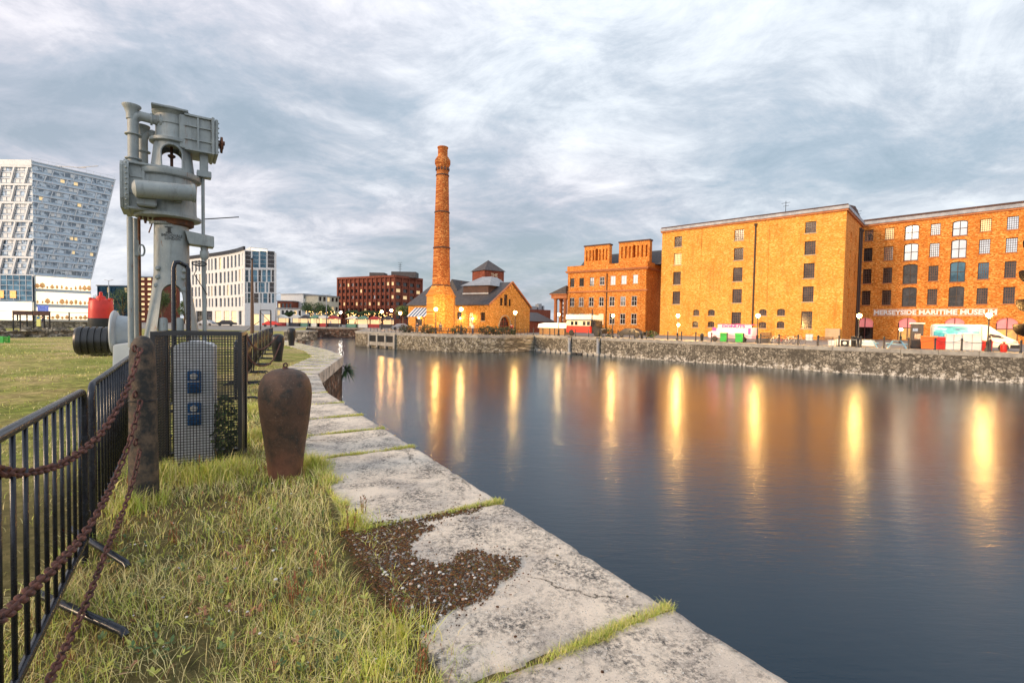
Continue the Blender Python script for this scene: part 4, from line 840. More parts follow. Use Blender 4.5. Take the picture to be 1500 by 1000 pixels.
def wall(mb, W, z0, z1, holes, y=0.0, m=0, mj=None, u_start=0.0):
    """front face in the local xz plane at y, with openings (u0,z0,u1,z1,depth,back,rise)"""
    us = sorted(set([u_start, W] + [h[0] for h in holes] + [h[2] for h in holes])); zs = sorted(set([z0, z1] + [h[1] for h in holes] + [h[3] for h in holes]))
    us = [u for u in us if u_start-1e-6 <= u <= W+1e-6]; zs = [z for z in zs if z0-1e-6 <= z <= z1+1e-6]
    for i in range(len(us)-1):
        for j in range(len(zs)-1):
            cu_, cz = (us[i]+us[i+1])/2, (zs[j]+zs[j+1])/2
            if any(h[0] < cu_ < h[2] and h[1] < cz < h[3] for h in holes): continue
            mb.add([(us[i],y,zs[j]),(us[i+1],y,zs[j]),(us[i+1],y,zs[j+1]),(us[i],y,zs[j+1])], [(0,1,2,3)], m)
    for h in holes:
        u0, a, u1, b, d = h[:5]; back = h[5] if len(h) > 5 else False; rise = h[6] if len(h) > 6 else 0; mm = m if mj is None else mj
        mb.add([(u0,y,a),(u1,y,a),(u1,y,b),(u0,y,b),(u0,y+d,a),(u1,y+d,a),(u1,y+d,b),(u0,y+d,b)], [(0,4,5,1),(1,5,6,2),(2,6,7,3),(3,7,4,0)] + ([(4,7,6,5)] if back else []), mm)
        if rise:
            ap = arch_pts(u0, u1, b, rise); mid = len(ap)//2
            for side_, pts in ((0, ap[:mid+1]), (1, ap[mid:])):
                c_ = (u0, b) if side_ == 0 else (u1, b)
                vs_ = [(c_[0], y+.004, c_[1])] + [(p_[0], y+.004, p_[1]) for p_ in pts]
                for q in range(1, len(vs_)-1): mb.add([vs_[0], vs_[q], vs_[q+1]], [(0,1,2)], m)
                for q in range(len(pts)-1): mb.add([(pts[q][0],y+.004,pts[q][1]),(pts[q+1][0],y+.004,pts[q+1][1]),(pts[q+1][0],y+d,pts[q+1][1]),(pts[q][0],y+d,pts[q][1])], [(0,1,2,3)], mm)
def window(T, r, nx, nz, pane, y=.18, fw=.09, bw=.035, fm=None, sill=None, rise=0, name='window', label=None):
    u0, a, u1, b = r[:4]; f = MB(); fm = fm or M_['frame']
    f.box(u0,y-.05,a,u0+fw,y+.03,b); f.box(u1-fw,y-.05,a,u1,y+.03,b); f.box(u0+fw,y-.05,a,u1-fw,y+.03,a+fw)
    if rise:
        ap = arch_pts(u0+fw*.4, u1-fw*.4, b-fw*.3, rise)
        for i in range(len(ap)-1): f.bar((ap[i][0],y-.01,ap[i][1]), (ap[i+1][0],y-.01,ap[i+1][1]), fw, .08)
    else: f.box(u0+fw,y-.05,b-fw,u1-fw,y+.03,b)
    for i in range(1, nx): u = u0+(u1-u0)*i/nx; f.box(u-bw/2,y-.03,a+fw,u+bw/2,y+.01,b-fw)
    for j in range(1, nz): z = a+(b-a)*j/nz; f.box(u0+fw,y-.028,z-bw/2,u1-fw,y+.008,z+bw/2)
    o = f.build(name, fm, T, fix=False)
    if label: o['label'] = label
    p_ = MB(); tl = random.uniform(-.006, .006); p_.add([(u0+.01,y+.02,a),(u1-.01,y+.02+tl,a),(u1-.01,y+.02+tl*1.5,b),(u0+.01,y+.02-tl*.4,b)], [(0,1,2,3)]); p_.build('pane', pane, o, fix=False)
    if sill is not None: s_ = MB(); s_.box(u0-.12,-.06,a-.14,u1+.12,.02+y*.5,a-.004); s_.build('sill', sill, o)
    return o
def line_hit(px, pts, d):
    """where the image column px meets the polyline pts offset by d to the land side, on the ground"""
    q = off_line(pts, d)
    for tol, i in [(tl, i) for tl in (.001, .3) for i in range(len(q)-1)]:
        a, b = q[i], q[i+1]; e = b-a; r = G(px, 500 if px < 900 else 500, -.0) ; rd = Vector((r.x, r.y)).normalized()
        den = rd.x*e.y-rd.y*e.x
        if abs(den) < 1e-9: continue
        t_ = (a.x*e.y-a.y*e.x)/den; s_ = (a.x*rd.y-a.y*rd.x)/den
        if t_ > 0 and (-tol <= s_ <= 1+tol): 
            w = rd*t_; k = C(px, w.y, 0); 
            return Vector((w.x, w.y)), math.atan2(e.y, e.x)
    return None
QL = prom[:4]; PL = pier[1:]
QL = [QL[0]-(QL[1]-QL[0])*.15] + QL
PLX = PL + [PL[-1]+(PL[-1]-PL[-2])*.8]
def Q(px, d): return line_hit(px, QL, d)
def QP(px, d): return line_hit(px, PLX, d)
# ---------------------------------------------------------------- quay walls
t_ = thing('quay_wall', 'long dark rubble quay wall with pale salt stains below the brick warehouses', 'quay wall')
mb = MB(); wall_strip(mb, off_line(prom, .05), -5, -.42, 1.5); mb.build('masonry', M_['farwall'], t_); coping(t_, prom[:4], .9, 2.6, -.42, .0, M_['farcap'], gap=.02, bev=.03)
t_ = thing('quay_wall', 'pale curved rubble quay wall below the brick chimney', 'quay wall')
mb = MB(); wall_strip(mb, off_line(pier, .05), -5, -.42, 1.5); mb.build('masonry', M_['pierwall'], t_); coping(t_, pier[1:], .9, 2.2, -.42, .0, M_['farcap'], gap=.02, bev=.03)
t_ = thing('quay_wall', 'distant brown quay wall across the end of the channel', 'quay wall')
bq = [Vector((-54,127)), Vector((-38,127.2))]; mb = MB(); wall_strip(mb, [Vector((-20,46)), Vector((-54,127)), Vector((-37,127))], -5, -.4, 1.0); mb.build('masonry', M_['brownwall'], t_); coping(t_, bq, 1.0, 2.5, -.4, .0, M_['farcap'], bev=.03)
# timber frames on the pier wall; black panel stands in for recess shade
p0, p1 = QP(541, -.12)[0], QP(578, -.12)[0]; an = math.atan2(p1.y-p0.y, p1.x-p0.x); L = (p1-p0).length
t_ = thing('timber_fender', 'pale timber posts over a black panel standing for shaded recesses in the pier wall', 'fender', (p0.x, p0.y, 0), an)
b = MB(); b.box(0,0,-2.1,L,.1,-.5); b.build('recess_shade_panel', M_['black'], t_)
for i in range(4): b = MB(); x = L*i/3; b.box(x-.18,-.2,-2.5,x+.18,.0,-.25); b.build('post', M_['farcap'], t_)
b = MB(); b.box(0.2,-.14,-2.2,L-.2,-.02,-1.6); b.box(.2,-.14,-.55,L-.2,-.02,-.4); b.build('rail', M_['farcap'], t_)
# floating boom and pipes
p0, p1 = Q(787, -.9)[0], Q(888, -.9)[0]; an = math.atan2(p1.y-p0.y, p1.x-p0.x); L = (p1-p0).length
t_ = thing('floating_boom', 'low floating boom of pale segments moored along the dark quay wall', 'boom', (p0.x, p0.y, WATER), an)
n = 13
for i in range(n): b = MB(); b.cyl((L*i/n+.15,0,.08),(L*(i+1)/n-.15,0,.08),.22,10); b.build('float', M_['farcap'] if i not in (7, 8) else M_['black'], t_)
for px_, l_ in ((834,'grey fender pipe up the quay wall under the red and white bus'), (876,'grey fender pipe up the quay wall beneath the bright street lamp')):
    q = Q(px_, -.25)[0]; t_ = thing('fender_pipe', l_, 'fender', (q.x, q.y, -2.9)); b = MB(); b.cyl((0,0,0),(0,0,2.75),.24,14); b.build('pipe', M_['zinc'], t_); b = MB(); b.lathe([(.27,2.75),(.27,2.85),(0,2.9)], n=14); b.build('cap', M_['iron'], t_)
# ---------------------------------------------------------------- museum, yellow-lit block
def z3(x, y): return 940+x/4.347, 290+y/4.347
fa = Fac((29.9,98), (52.4,77)); TOP = fa.uz(1232, 309)[1]; DEP = 16.2
t_ = thing('brick_warehouse', 'yellow-lit brick warehouse block with three columns of dark windows', 'warehouse', (fa.p0.x, fa.p0.y, -.05), fa.ang)
wins = []
for cxs, w_, rows in (([232,228,224,220],48,[(245,310),(352,425),(470,550),(595,675)]), ([620,617,611,607,601],60,[(200,270),(318,395),(443,530),(580,667),(727,830)]), ([1076,1072,1065,1059,1050],70,[(150,222),(275,360),(415,510),(563,660),(722,832)])):
    for c_, (y0, y1) in zip(cxs, rows):
        a, b_ = z3(c_-w_/2, y0), z3(c_+w_/2, y1); wins.append((*fa.rect(a[0], a[1], b_[0], b_[1]), y0, 0))
for x0, y0, x1, y1 in ((328,710,365,748),(422,710,465,748),(322,785,360,822),(420,785,462,822),(748,708,795,748),(862,705,912,748),(745,788,792,828),(860,785,908,828)):
    a, b_ = z3(x0, y0), z3(x1, y1); wins.append((*fa.rect(a[0], a[1], b_[0], b_[1]), y0, .28))
holes = [(w_[0], w_[1]+.05, w_[2], w_[3]+.05, .34, False, w_[5]) for w_ in wins]
for x0, y0, x1, y1 in ((375,215,447,690), (805,170,885,685)):
    a, b_ = z3(x0, y0), z3(x1, y1); r_ = fa.rect(a[0], a[1], b_[0], b_[1]); holes.append((*r_, .07, True))
b = MB(); wall(b, fa.L, 0, TOP, holes)
b.add([(fa.L,0,0),(fa.L,DEP,0),(fa.L,DEP,TOP),(fa.L,0,TOP),(0,0,0),(0,DEP,0),(0,DEP,TOP),(0,0,TOP)], [(4,7,6,5),(1,5,6,2)])
b.build('wall', BR_LAMPLIT, t_, fix=False)
for i, h in enumerate(zip(wins, holes)):
    h, ho = h; small = i >= 14; lit = (i == 1); window(t_, ho, 3 if small else 5, 3 if small else 6, WINL if lit else M_['glassd'], .26, .07, .05, fm=M_['sash'], sill=M_['trim'], rise=ho[6], label='lit top-floor window' if lit else None)
# side wall, with narrow slots
b = MB(); sd = Fac((0,0), (1,0)); b2 = MB(); wall(b2, DEP, 0, TOP, [(4.5+k*0,.0+z_,5.5,z_+1.6,.25,True) for k, z_ in enumerate((3.5,7,10.3,13.3,16.3))] + [(9.5,z_,10.4,z_+1.6,.25,True) for z_ in (3.5,7,10.3,13.3,16.3)])
o = b2.build('side_wall', BR, t_, fix=False); o.location = (fa.L, 0, 0); o.rotation_euler = (0,0,PI/2)
b = MB()
for k in range(int(TOP/.62)):
    z_ = k*.62; w_ = .95 if k % 2 else .6
    b.box(fa.L-w_,-.03,z_+.02,fa.L+.03,.5,z_+.6)
b.build('quoins', BR_LAMPLIT, t_); b = MB()
for k in range(int(TOP/.62)): z_ = k*.62; w_ = .95 if k % 2 else .6; b.box(-.03,-.03,z_+.02,w_,.5,z_+.6)
b.build('quoins', BR_LAMPLIT, t_)
b = MB(); b.box(-.25,-.25,TOP,fa.L+.25,DEP,TOP+.3); b.build('cornice', M_['orangestone'], t_)
b = MB(); b.box(-.35,-.38,TOP+.3,fa.L+.38,DEP,TOP+.78); b.build('gutter', M_['gutter'], t_)
b = MB(); b.box(-.2,-.2,TOP+.78,fa.L+.2,DEP,TOP+1.05); b.prism([(.2,TOP+1.05),(DEP/2,TOP+2.2),(DEP-.3,TOP+1.05)], 0, fa.L, ax='x'); b.build('roof', M_['roofedge'], t_)
for px_ in ((728,170,705,890),):
    a, c_ = fa.uz(*z3(px_[0], px_[1])), fa.uz(*z3(px_[2], px_[3])); b = MB(); b.cyl((a[0],-.14,0),(a[0],-.14,a[1]),.13,8); b.lathe([(.13,0),(.26,.2),(.26,.5),(.1,.55)], (a[0],-.14,a[1]-.3), 8); b.build('drainpipe', M_['frame'], t_)
for uu in (DEP-3.0, DEP-1.0): b = MB(); b.cyl((fa.L+.14,uu,0),(fa.L+.14,uu,TOP-.8),.15,8); b.lathe([(.15,0),(.3,.2),(.3,.5),(.1,.55)], (fa.L+.14,uu,TOP-1.2), 8); b.build('drainpipe', M_['frame'], t_)
a0 = fa.rect(1210, 488, 1231, 496); b = MB(); b.box(a0[0],-.8,0,a0[2],-.3,1.9); o = b.build('stone_base', M_['trim'], t_)
# ---------------------------------------------------------------- museum, orange wing
def z4(x, y): return 1220+x/5.357, 280+y/5.357
def z5(x, y): return 1220+x/5.357, 400+y/5.357
fb_ = Fac((64.2,90.6), (64.2+14.8*1.75, 90.6-16*1.75)); TB = fb_.uz(1400, 280+222/5.357)[1]
TB = fb_.uz(1350, 322.5)[1]
t_ = thing('museum_building', 'orange brick museum wing with gridded windows and white lettering', 'museum', (fb_.p0.x, fb_.p0.y, -.05), fb_.ang)
cols = [(250,318),(408,480),(563,678),(767,845),(937,1060),(1157,1245),(1367,1460)]
r1 = [(305,390),(288,378),(265,380),(255,343),(230,350),(217,315),(197,300)]; r2 = [(447,550),(435,542),(410,545),(408,515),(378,525),(378,490),(367,480)]; r3 = [(610,725),(600,720),(573,728),(585,705),(553,712),(560,690),(550,680)]; r4 = [(138,250),(133,250),(110,262),(125,248),(103,262),(117,243),(108,240)]
holes = []; spec = []
for ri, rows in enumerate((r1, r2, r3, r4)):
    for ci, (c_, (y0, y1)) in enumerate(zip(cols, rows)):
        dx = (-8*ri, -8*ri, -7*ri, -9*ri, -10*ri, -10*ri, -10.5*ri)[ci]; zf = z5 if ri == 3 else z4
        a, b_ = zf(c_[0]+dx, y0), zf(c_[1]+dx, y1); r_ = fb_.rect(a[0], a[1], b_[0], b_[1]); wide = ci in (2, 4)
        holes.append((r_[0], r_[1]+.05, r_[2], r_[3]+.05, .36, False, .3 if wide else 0)); spec.append((wide, ri, ci))
ex = holes[2:28:7]; du = 2*holes[6][0]-holes[5][0]-.3-holes[2][0]
for k, h in enumerate(ex[:4]): holes.append((h[0]+du, h[1], h[2]+du, h[3], .36, False, .3)); spec.append((True, k, 7))
shops = []
for x0, x1 in ((183,320),(512,660),(875,1037),(1280,1457)):
    a, b_ = z5(x0, 350), z5(x1, 400); r_ = fb_.rect(a[0], a[1], b_[0], b_[1]); shops.append((r_[0], .15, r_[2], r_[3]+.05, .4, False, 1.0))
b = MB(); wall(b, fb_.L, 0, TB, holes+shops); b.add([(0,0,0),(0,14,0),(0,14,TB),(0,0,TB),(fb_.L,0,0),(fb_.L,14,0),(fb_.L,14,TB),(fb_.L,0,TB)], [(0,1,2,3),(4,7,6,5),(1,5,6,2)]); b.build('wall', BR, t_, fix=False)
b = MB(); b.box(0,.9,0,fb_.L,1.0,TB); b.build('inner_wall', M_['black'], t_)
for h, (wide, ri, ci) in zip(holes, spec):
    pane = M_['glassm'] if (ri == 0 or (ri == 1 and ci != 0)) else M_['glassd']
    if ri == 0 and ci in (1, 5): pane = WINL
    if ri == 2 and ci in (4, 5): pane = M_['glassb']
    window(t_, h, 2 if wide else 5, 2 if wide else 6, pane, .26, .12 if wide else .07, .1 if wide else .05, fm=M_['frame'] if wide or ri < 2 else M_['sash'], sill=M_['orangestone'], rise=h[6])
for i, h in enumerate(shops):
    zt = h[3]-1.75; f = MB(); w_ = h[2]-h[0]
    f.box(h[0],.22,.15,h[0]+.12,.34,h[3]-.9); f.box(h[2]-.12,.22,.15,h[2],.34,h[3]-.9); f.box(h[0]+.12,.22,zt-.08,h[2]-.12,.34,zt+.04); f.box((h[0]+h[2])/2-.06,.22,.15,(h[0]+h[2])/2+.06,.34,h[3]-.05)
    o = f.build('shopfront', mat('red_shop_frame_%d' % i, (.12,.02,.02), (.09,.02,.02), 3, .5), t_)
    g = MB(); g.add([(h[0],.36,zt),(h[2],.36,zt),(h[2],.36,h[3]),(h[0],.36,h[3])], [(0,1,2,3)]); g.build('tympanum', LITR, o, fix=False)
    g = MB(); g.add([(h[0],.36,.1),(h[2],.36,.1),(h[2],.36,zt),(h[0],.36,zt)], [(0,1,2,3)]); g.build('pane', M_['glassd'] if i == 0 else LITS, o, fix=False)
b = MB(); b.box(-.05,-.22,TB,fb_.L,14,TB+.3); b.build('cornice', M_['orangestone'], t_)
b = MB(); b.box(-.05,-.36,TB+.3,fb_.L,14,TB+.85); b.build('gutter', M_['gutter'], t_)
b = MB(); b.box(-.05,-.2,TB+.85,fb_.L,14,TB+1.25); b.build('roof', M_['roofedge'], t_)
u0, za = fb_.uz(*z5(320, 322)); u1, _ = fb_.uz(*z5(1285, 318)); zt = fb_.uz(*z5(320, 290))[1]
M_['signw'] = mat('white_sign_paint', (.85,.83,.8), (.78,.75,.72), 4, .6); size = (zt-za)/.70
o, w0_ = textmesh('MERSEYSIDE MARITIME MUSEUM', size, .02, 'tmp', M_['signw'], None, Matrix.Identity(4)); bpy.data.objects.remove(o)
textmesh('MERSEYSIDE MARITIME MUSEUM', size, .02, 'lettering', M_['signw'], t_, Matrix.Translation((u0, -.04, za)) @ UPR, (u1-u0)/w0_, .045)
b = MB()
for y_ in (281, 329): z_ = fb_.uz(*z5(700, y_))[1]; b.box(u0-.1,-.04,z_-.03,u1+.1,-.01,z_+.03)
b.build('sign_line', M_['signw'], t_)
# ---------------------------------------------------------------- orange three-storey office
def z2(x, y): return 760+x/5.264, 330+y/5.264
fo = Fac((13.2,117), (28.9,105)); ZT = fo.uz(*z2(370, 375))[1]; ZT = (ZT + fo.uz(*z2(960, 330))[1])/2
t_ = thing('brick_office', 'orange brick office with corniced roof and two slotted chimney stacks', 'building', (fo.p0.x, fo.p0.y, -.05), fo.ang)
W = []
for xs, ys in (([(395,428),(467,502),(547,580),(623,660),(707,745),(790,830),(880,918)], [(408,475),(406,470),(402,465),(398,460),(390,458),(387,452),(380,447)]), ([(390,427),(463,500),(540,577),(618,655),(697,738),(783,823),(868,910)], [(558,625),(556,625),(555,625),(553,623),(550,622),(548,620),(545,620)]), ([(390,427),(463,500),(540,577),(615,652),(697,738),(780,820),(865,908)], [(680,762)]*7)):
    for (x0, x1), (y0, y1) in zip(xs, ys): a, b_ = z2(x0, y0), z2(x1, y1); W.append(fo.rect(a[0], a[1], b_[0], b_[1]))
holes = [(w_[0], w_[1]+.05, w_[2], w_[3]+.05, .2, False, 0) for w_ in W]; DO = 15
b = MB(); wall(b, fo.L, 0, ZT, holes); b.add([(0,0,0),(0,DO,0),(0,DO,ZT),(0,0,ZT),(fo.L,0,0),(fo.L,DO,0),(fo.L,DO,ZT),(fo.L,0,ZT)], [(0,1,2,3),(4,7,6,5),(1,5,6,2)]); b.build('wall', BR, t_, fix=False)
for i, h in enumerate(holes): window(t_, h, 2, 2, M_['glassm'] if i in (2,4,5,6,8,12) else (WINL if i == 17 else M_['glassd']), .12, .08, .06, fm=M_['white'] if i > 2 else M_['frame'], sill=M_['trim'])
zc1 = fo.uz(*z2(660, 505))[1]; b = MB(); b.box(-.25,-.25,zc1-.2,fo.L+.25,.0,zc1+.15); b.box(-.35,-.35,ZT,fo.L+.35,DO,ZT+.25); b.box(-.5,-.5,ZT+.25,fo.L+.5,DO,ZT+.45); b.build('cornice', M_['orangestone'], t_)
b = MB(); b.box(-.15,-.12,ZT+.45,fo.L+.15,DO,ZT+1.5); b.box(-.15,-.16,ZT+1.5,fo.L+.15,DO,ZT+1.62); b.build('parapet', BR, t_)
b = MB(); b.box(fo.L-1.3,-.14,0,fo.L-.1,0,ZT); b.box(.1,-.1,0,.7,0,ZT); b.box(-.05,-.18,0,fo.L+.1,-.02,.9); b.build('pilaster', BR, t_)
a = fo.uz(*z2(682, 370)); b = MB(); b.cyl((a[0],-.15,0),(a[0],-.15,a[1]),.1,8); b.build('drainpipe', M_['frame'], t_)
for k, (x0, x1, y0, y1, ns) in enumerate(((505,697,157,322,7), (772,1008,125,303,7))):
    a, b_ = z2(x0, y0), z2(x1, y1); r_ = fo.rect(a[0], a[1], b_[0], b_[1], 2.0); w_ = r_[2]-r_[0]; zb_ = ZT+1.4; zt_ = r_[3]; sl = []
    for i in range(ns):
        c_ = r_[0]+w_*(i+.75)/(ns+.5); hw = w_*.025 if i != ns//2 else w_*.05
        sl.append((c_-hw, zb_+(zt_-zb_)*.30, c_+hw, zb_+(zt_-zb_)*(.82 if i != ns//2 else .86), 1.4 if i == ns//2 else .5, i != ns//2, 0 if i != ns//2 else hw*.9))
    b = MB(); wall(b, r_[2], zb_-1, zt_, sl, 2.0, u_start=r_[0]); b.add([(r_[0],2,zb_-1),(r_[0],3.4,zb_-1),(r_[0],3.4,zt_),(r_[0],2,zt_),(r_[2],2,zb_-1),(r_[2],3.4,zb_-1),(r_[2],3.4,zt_),(r_[2],2,zt_)], [(0,1,2,3),(4,7,6,5)])
    wall(b, r_[2], zb_-1, zt_, [s_ for i, s_ in enumerate(sl) if i == ns//2], 3.4, u_start=r_[0])
    o = b.build('chimney_stack', BR, t_, fix=False); b = MB(); b.box(r_[0]-.15,1.85,zt_,r_[2]+.15,3.55,zt_+.3); b.build('cap', M_['roofedge'], o)
b = MB(); b.prism([(4,ZT+1.4),(9,ZT+5.2),(14,ZT+1.4)], .5, fo.L+9, ax='x'); b.build('roof', M_['slate'], t_)
a, b_ = fo.rect(*z2(240, 465), *z2(365, 550)), 0
ul = -4.4; ze = fo.uz(*z2(300, 535))[1]; zr = fo.uz(*z2(365, 465))[1]
b = MB(); b.box(ul,-.4,ze-.9,0,3.6,ze); b.box(ul-.3,-.7,ze,0.0,3.9,ze+.25); b.build('entablature', M_['orangestone'], t_)
b = MB(); b.prism([(ul-.5,ze+.25),(0,ze+.25),(0,zr)], -.8, 4, ax='y'); b.build('portico_roof', M_['slate'], t_)
for u_ in (ul+.9, -.75):
    for y_ in (.3, 2.8): b = MB(); b.lathe([(.6,0),(.6,.3),(.48,.4),(.40,ze-1.3),(.55,ze-1.1),(.55,ze-.9)], (u_,y_,0), 16); b.build('column', M_['orangestone'], t_)
# ---------------------------------------------------------------- pump house
fp = Fac((-20,93), (-3.9,84)); gw = 15.1; EZ = 5.0; RZ = 9.2
t_ = thing('pump_house', 'amber-lit brick pump house with slate roof and round-arched gable door', 'pump house', (fp.p0.x, fp.p0.y, -.05), fp.ang)
def z8(x, y): return 500+x/5, 370+y/5
holes = []
for x0, y0, x1, y1, rise in ((845,433,875,485,0), (930,433,965,540,.5), (1020,435,1052,495,0), (545,480,590,530,0)):
    a, b_ = z8(x0, y0), z8(x1, y1); r_ = fp.rect(a[0], a[1], b_[0], b_[1]); holes.append((r_[0], max(.1, r_[1]), r_[2], r_[3], .3, False, rise))
b = MB(); wall(b, fp.L, 0, EZ, holes); b.build('side_wall', BR_P, t_, fix=False)
for h in holes: window(t_, h, 2, 3, M_['glassd'] if h[6] == 0 else WINL, .2, .1, .06, sill=M_['trim'], rise=h[6], name='window')
# gable wall (perpendicular, at u = L)
fg = Fac((-3.9,84), tuple(Vector((-3.9,84)) + fp.n*gw)); b = MB(); gh = []
for x0, y0, x1, y1, rise in ((1163,330,1182,390,0), (1192,305,1217,395,.5), (1226,338,1242,398,0), (1157,467,1232,570,2.2)):
    a, b_ = z8(x0, y0), z8(x1, y1); r_ = fg.rect(a[0], a[1], b_[0], b_[1]); gh.append((r_[0], max(.0, r_[1]), r_[2], r_[3], .35, False, rise if rise < 1 else min((r_[2]-r_[0])/2, 2.4)))
low = [gh[3]]; wall(b, gw, 0, EZ, [(h[0],h[1],h[2],min(h[3],EZ-.05)-0,h[4],h[5],h[6]) for h in low])
# upper triangle as strips round the three lights
ups = gh[:3]; xs = sorted(set([0, gw/2, gw] + [h[0] for h in ups] + [h[2] for h in ups]))
def rz(u): return EZ + (RZ-EZ)*(1-abs(u-gw/2)/(gw/2))
for i in range(len(xs)-1):
    a, c_ = xs[i], xs[i+1]; m_ = (a+c_)/2; hh = [h for h in ups if h[0] < m_ < h[2]]
    if not hh: b.add([(a,0,EZ),(c_,0,EZ),(c_,0,rz(c_)),(a,0,rz(a))], [(0,1,2,3)])
    else:
        h = hh[0]; zb_ = max(h[1], EZ+.02); zt_ = min(h[3], rz(m_)-.35); b.add([(a,0,EZ),(c_,0,EZ),(c_,0,zb_),(a,0,zb_),(a,0,zt_),(c_,0,zt_),(c_,0,rz(c_)),(a,0,rz(a)),(a,.35,zb_),(c_,.35,zb_),(c_,.35,zt_),(a,.35,zt_)], [(0,1,2,3),(4,5,6,7),(3,2,9,8),(4,11,10,5),(3,8,11,4),(2,5,10,9)])
o = b.build('gable_wall', BR_P, t_, fix=False); o.location = (fp.L,0,0); o.rotation_euler = (0,0,PI/2)
for h in ups: q = window(t_, (h[0], max(h[1], EZ+.02), h[2], min(h[3], rz((h[0]+h[2])/2)-.35)), 1, 3, M_['glassd'], .2, .08, .06, rise=0); q.location = (fp.L,0,0); q.rotation_euler = (0,0,PI/2)
h = low[0]; q = window(t_, (h[0],h[1],h[2],min(h[3],EZ-.05)), 4, 3, M_['glassd'], .25, .12, .08, rise=h[6], fm=mat('red_door', (.3,.03,.02), (.2,.02,.015), 3, .5), name='arched_door'); q.location = (fp.L,0,0); q.rotation_euler = (0,0,PI/2)
b = MB(); ap = arch_pts(h[0]-.25, h[2]+.25, min(h[3],EZ-.05)+.25, h[6]+.25, 15)
for i in range(len(ap)-1): b.bar((ap[i][0],-.03,ap[i][1]), (ap[i+1][0],-.03,ap[i+1][1]), .35, .12)
q = b.build('arch_surround', M_['trim'], t_); q.location = (fp.L,0,0); q.rotation_euler = (0,0,PI/2)
b = MB(); b.add([(0,0,0),(0,gw,0),(0,gw,EZ),(0,gw/2,RZ),(0,0,EZ)], [(0,1,2,3,4)]); b.add([(0,gw,0),(fp.L,gw,0),(fp.L,gw,EZ),(0,gw,EZ)], [(0,1,2,3)]); b.build('back_wall', BR_P, t_, fix=False)
b = MB(); sl = [(-.35,EZ-.1),(gw/2,RZ+.12),(gw+.35,EZ-.1),(gw+.35,EZ+.1),(gw/2,RZ+.36),(-.35,EZ+.1)]; b.prism(sl, -.25, fp.L-.02, ax='x'); b.build('roof', M_['slate'], t_)
b = MB(); b.prism([(-.4,EZ-.05),(gw/2,RZ+.2),(gw+.4,EZ-.05),(gw+.4,EZ+.2),(gw/2,RZ+.5),(-.4,EZ+.2)], fp.L, fp.L+.3, ax='x'); b.build('verge_coping', M_['orangestone'], t_)
# louvred monitor on the roof
um0 = fp.uz(*z8(893, 290), 3.0)[0]; um1 = fp.uz(*z8(1075, 290), 3.0)[0]; zm0 = EZ+1.2; zm1 = fp.uz(*z8(980, 240), 3.0)[1]
b = MB(); b.box(um0,3.0,zm0,um1,11,zm1); b.build('roof_monitor', M_['roofedge'], t_)
b = MB(); b.box(um0-.1,2.9,zm0+.9,um1+.1,3.0,zm0+1.15); b.build('flashing', M_['gutter'], t_)
b = MB(); ym = 7; zt_ = zm1+1.9; v = [(um0-.4,2.6,zm1),(um1+.6,2.6,zm1),(um1+.6,11.4,zm1),(um0-.4,11.4,zm1),(um0+2.2,ym-1,zt_),(um1-1.2,ym-1,zt_),(um1-1.2,ym+1,zt_),(um0+2.2,ym+1,zt_)]; b.add(v, [(0,3,2,1),(4,5,6,7),(0,1,5,4),(1,2,6,5),(2,3,7,6),(3,0,4,7)]); b.build('monitor_roof', M_['zinc'], t_)
# cross gable beyond the chimney
b = MB(); uc = fp.uz(668, 420, 6)[0]; b.prism([(uc-3.2,EZ),(uc,RZ+1.0),(uc+3.2,EZ)], gw/2-3, gw, ax='y'); b.build('cross_gable', M_['slate'], t_)
# awning
u0, u1 = fp.uz(598, 462, -2)[0], fp.uz(624, 462, -2)[0]; za, zb_ = fp.uz(610, 450, -.2)[1], fp.uz(610, 463, -2)[1]
aw = [MB(), MB()]; n = 11
for i in range(n): a, c_ = u0+(u1-u0)*i/n, u0+(u1-u0)*(i+1)/n; aw[i % 2].add([(a,-2.4,zb_),(c_,-2.4,zb_),(c_,-.1,za),(a,-.1,za),(a,-2.4,zb_-.06),(c_,-2.4,zb_-.06),(c_,-.1,za-.06),(a,-.1,za-.06)], [(0,1,2,3),(4,7,6,5),(0,4,5,1)])
aw[0].build('awning', M_['white'], t_, fix=False)['label'] = 'white stripes of the awning'; aw[1].build('awning', mat('blue_stripe', (.05,.10,.2), (.04,.08,.16), 3, .6), t_, fix=False)['label'] = 'blue stripes of the awning'
for u_ in (u0+.2, (u0+u1)/2, u1-.2): b = MB(); b.cyl((u_,-2.3,0),(u_,-2.3,zb_-.05),.06,8); b.build('awning_post', M_['iron'], t_)
for u_ in (u0+1.1, u1-1.0, fp.uz(676,464)[0], fp.uz(694,465)[0]): b = MB(); b.lathe([(0,-.15),(.14,-.05),(.14,.05),(0,.15)], (u_,-.3,2.6), 10); b.build('wall_lamp', LAMP2, t_)
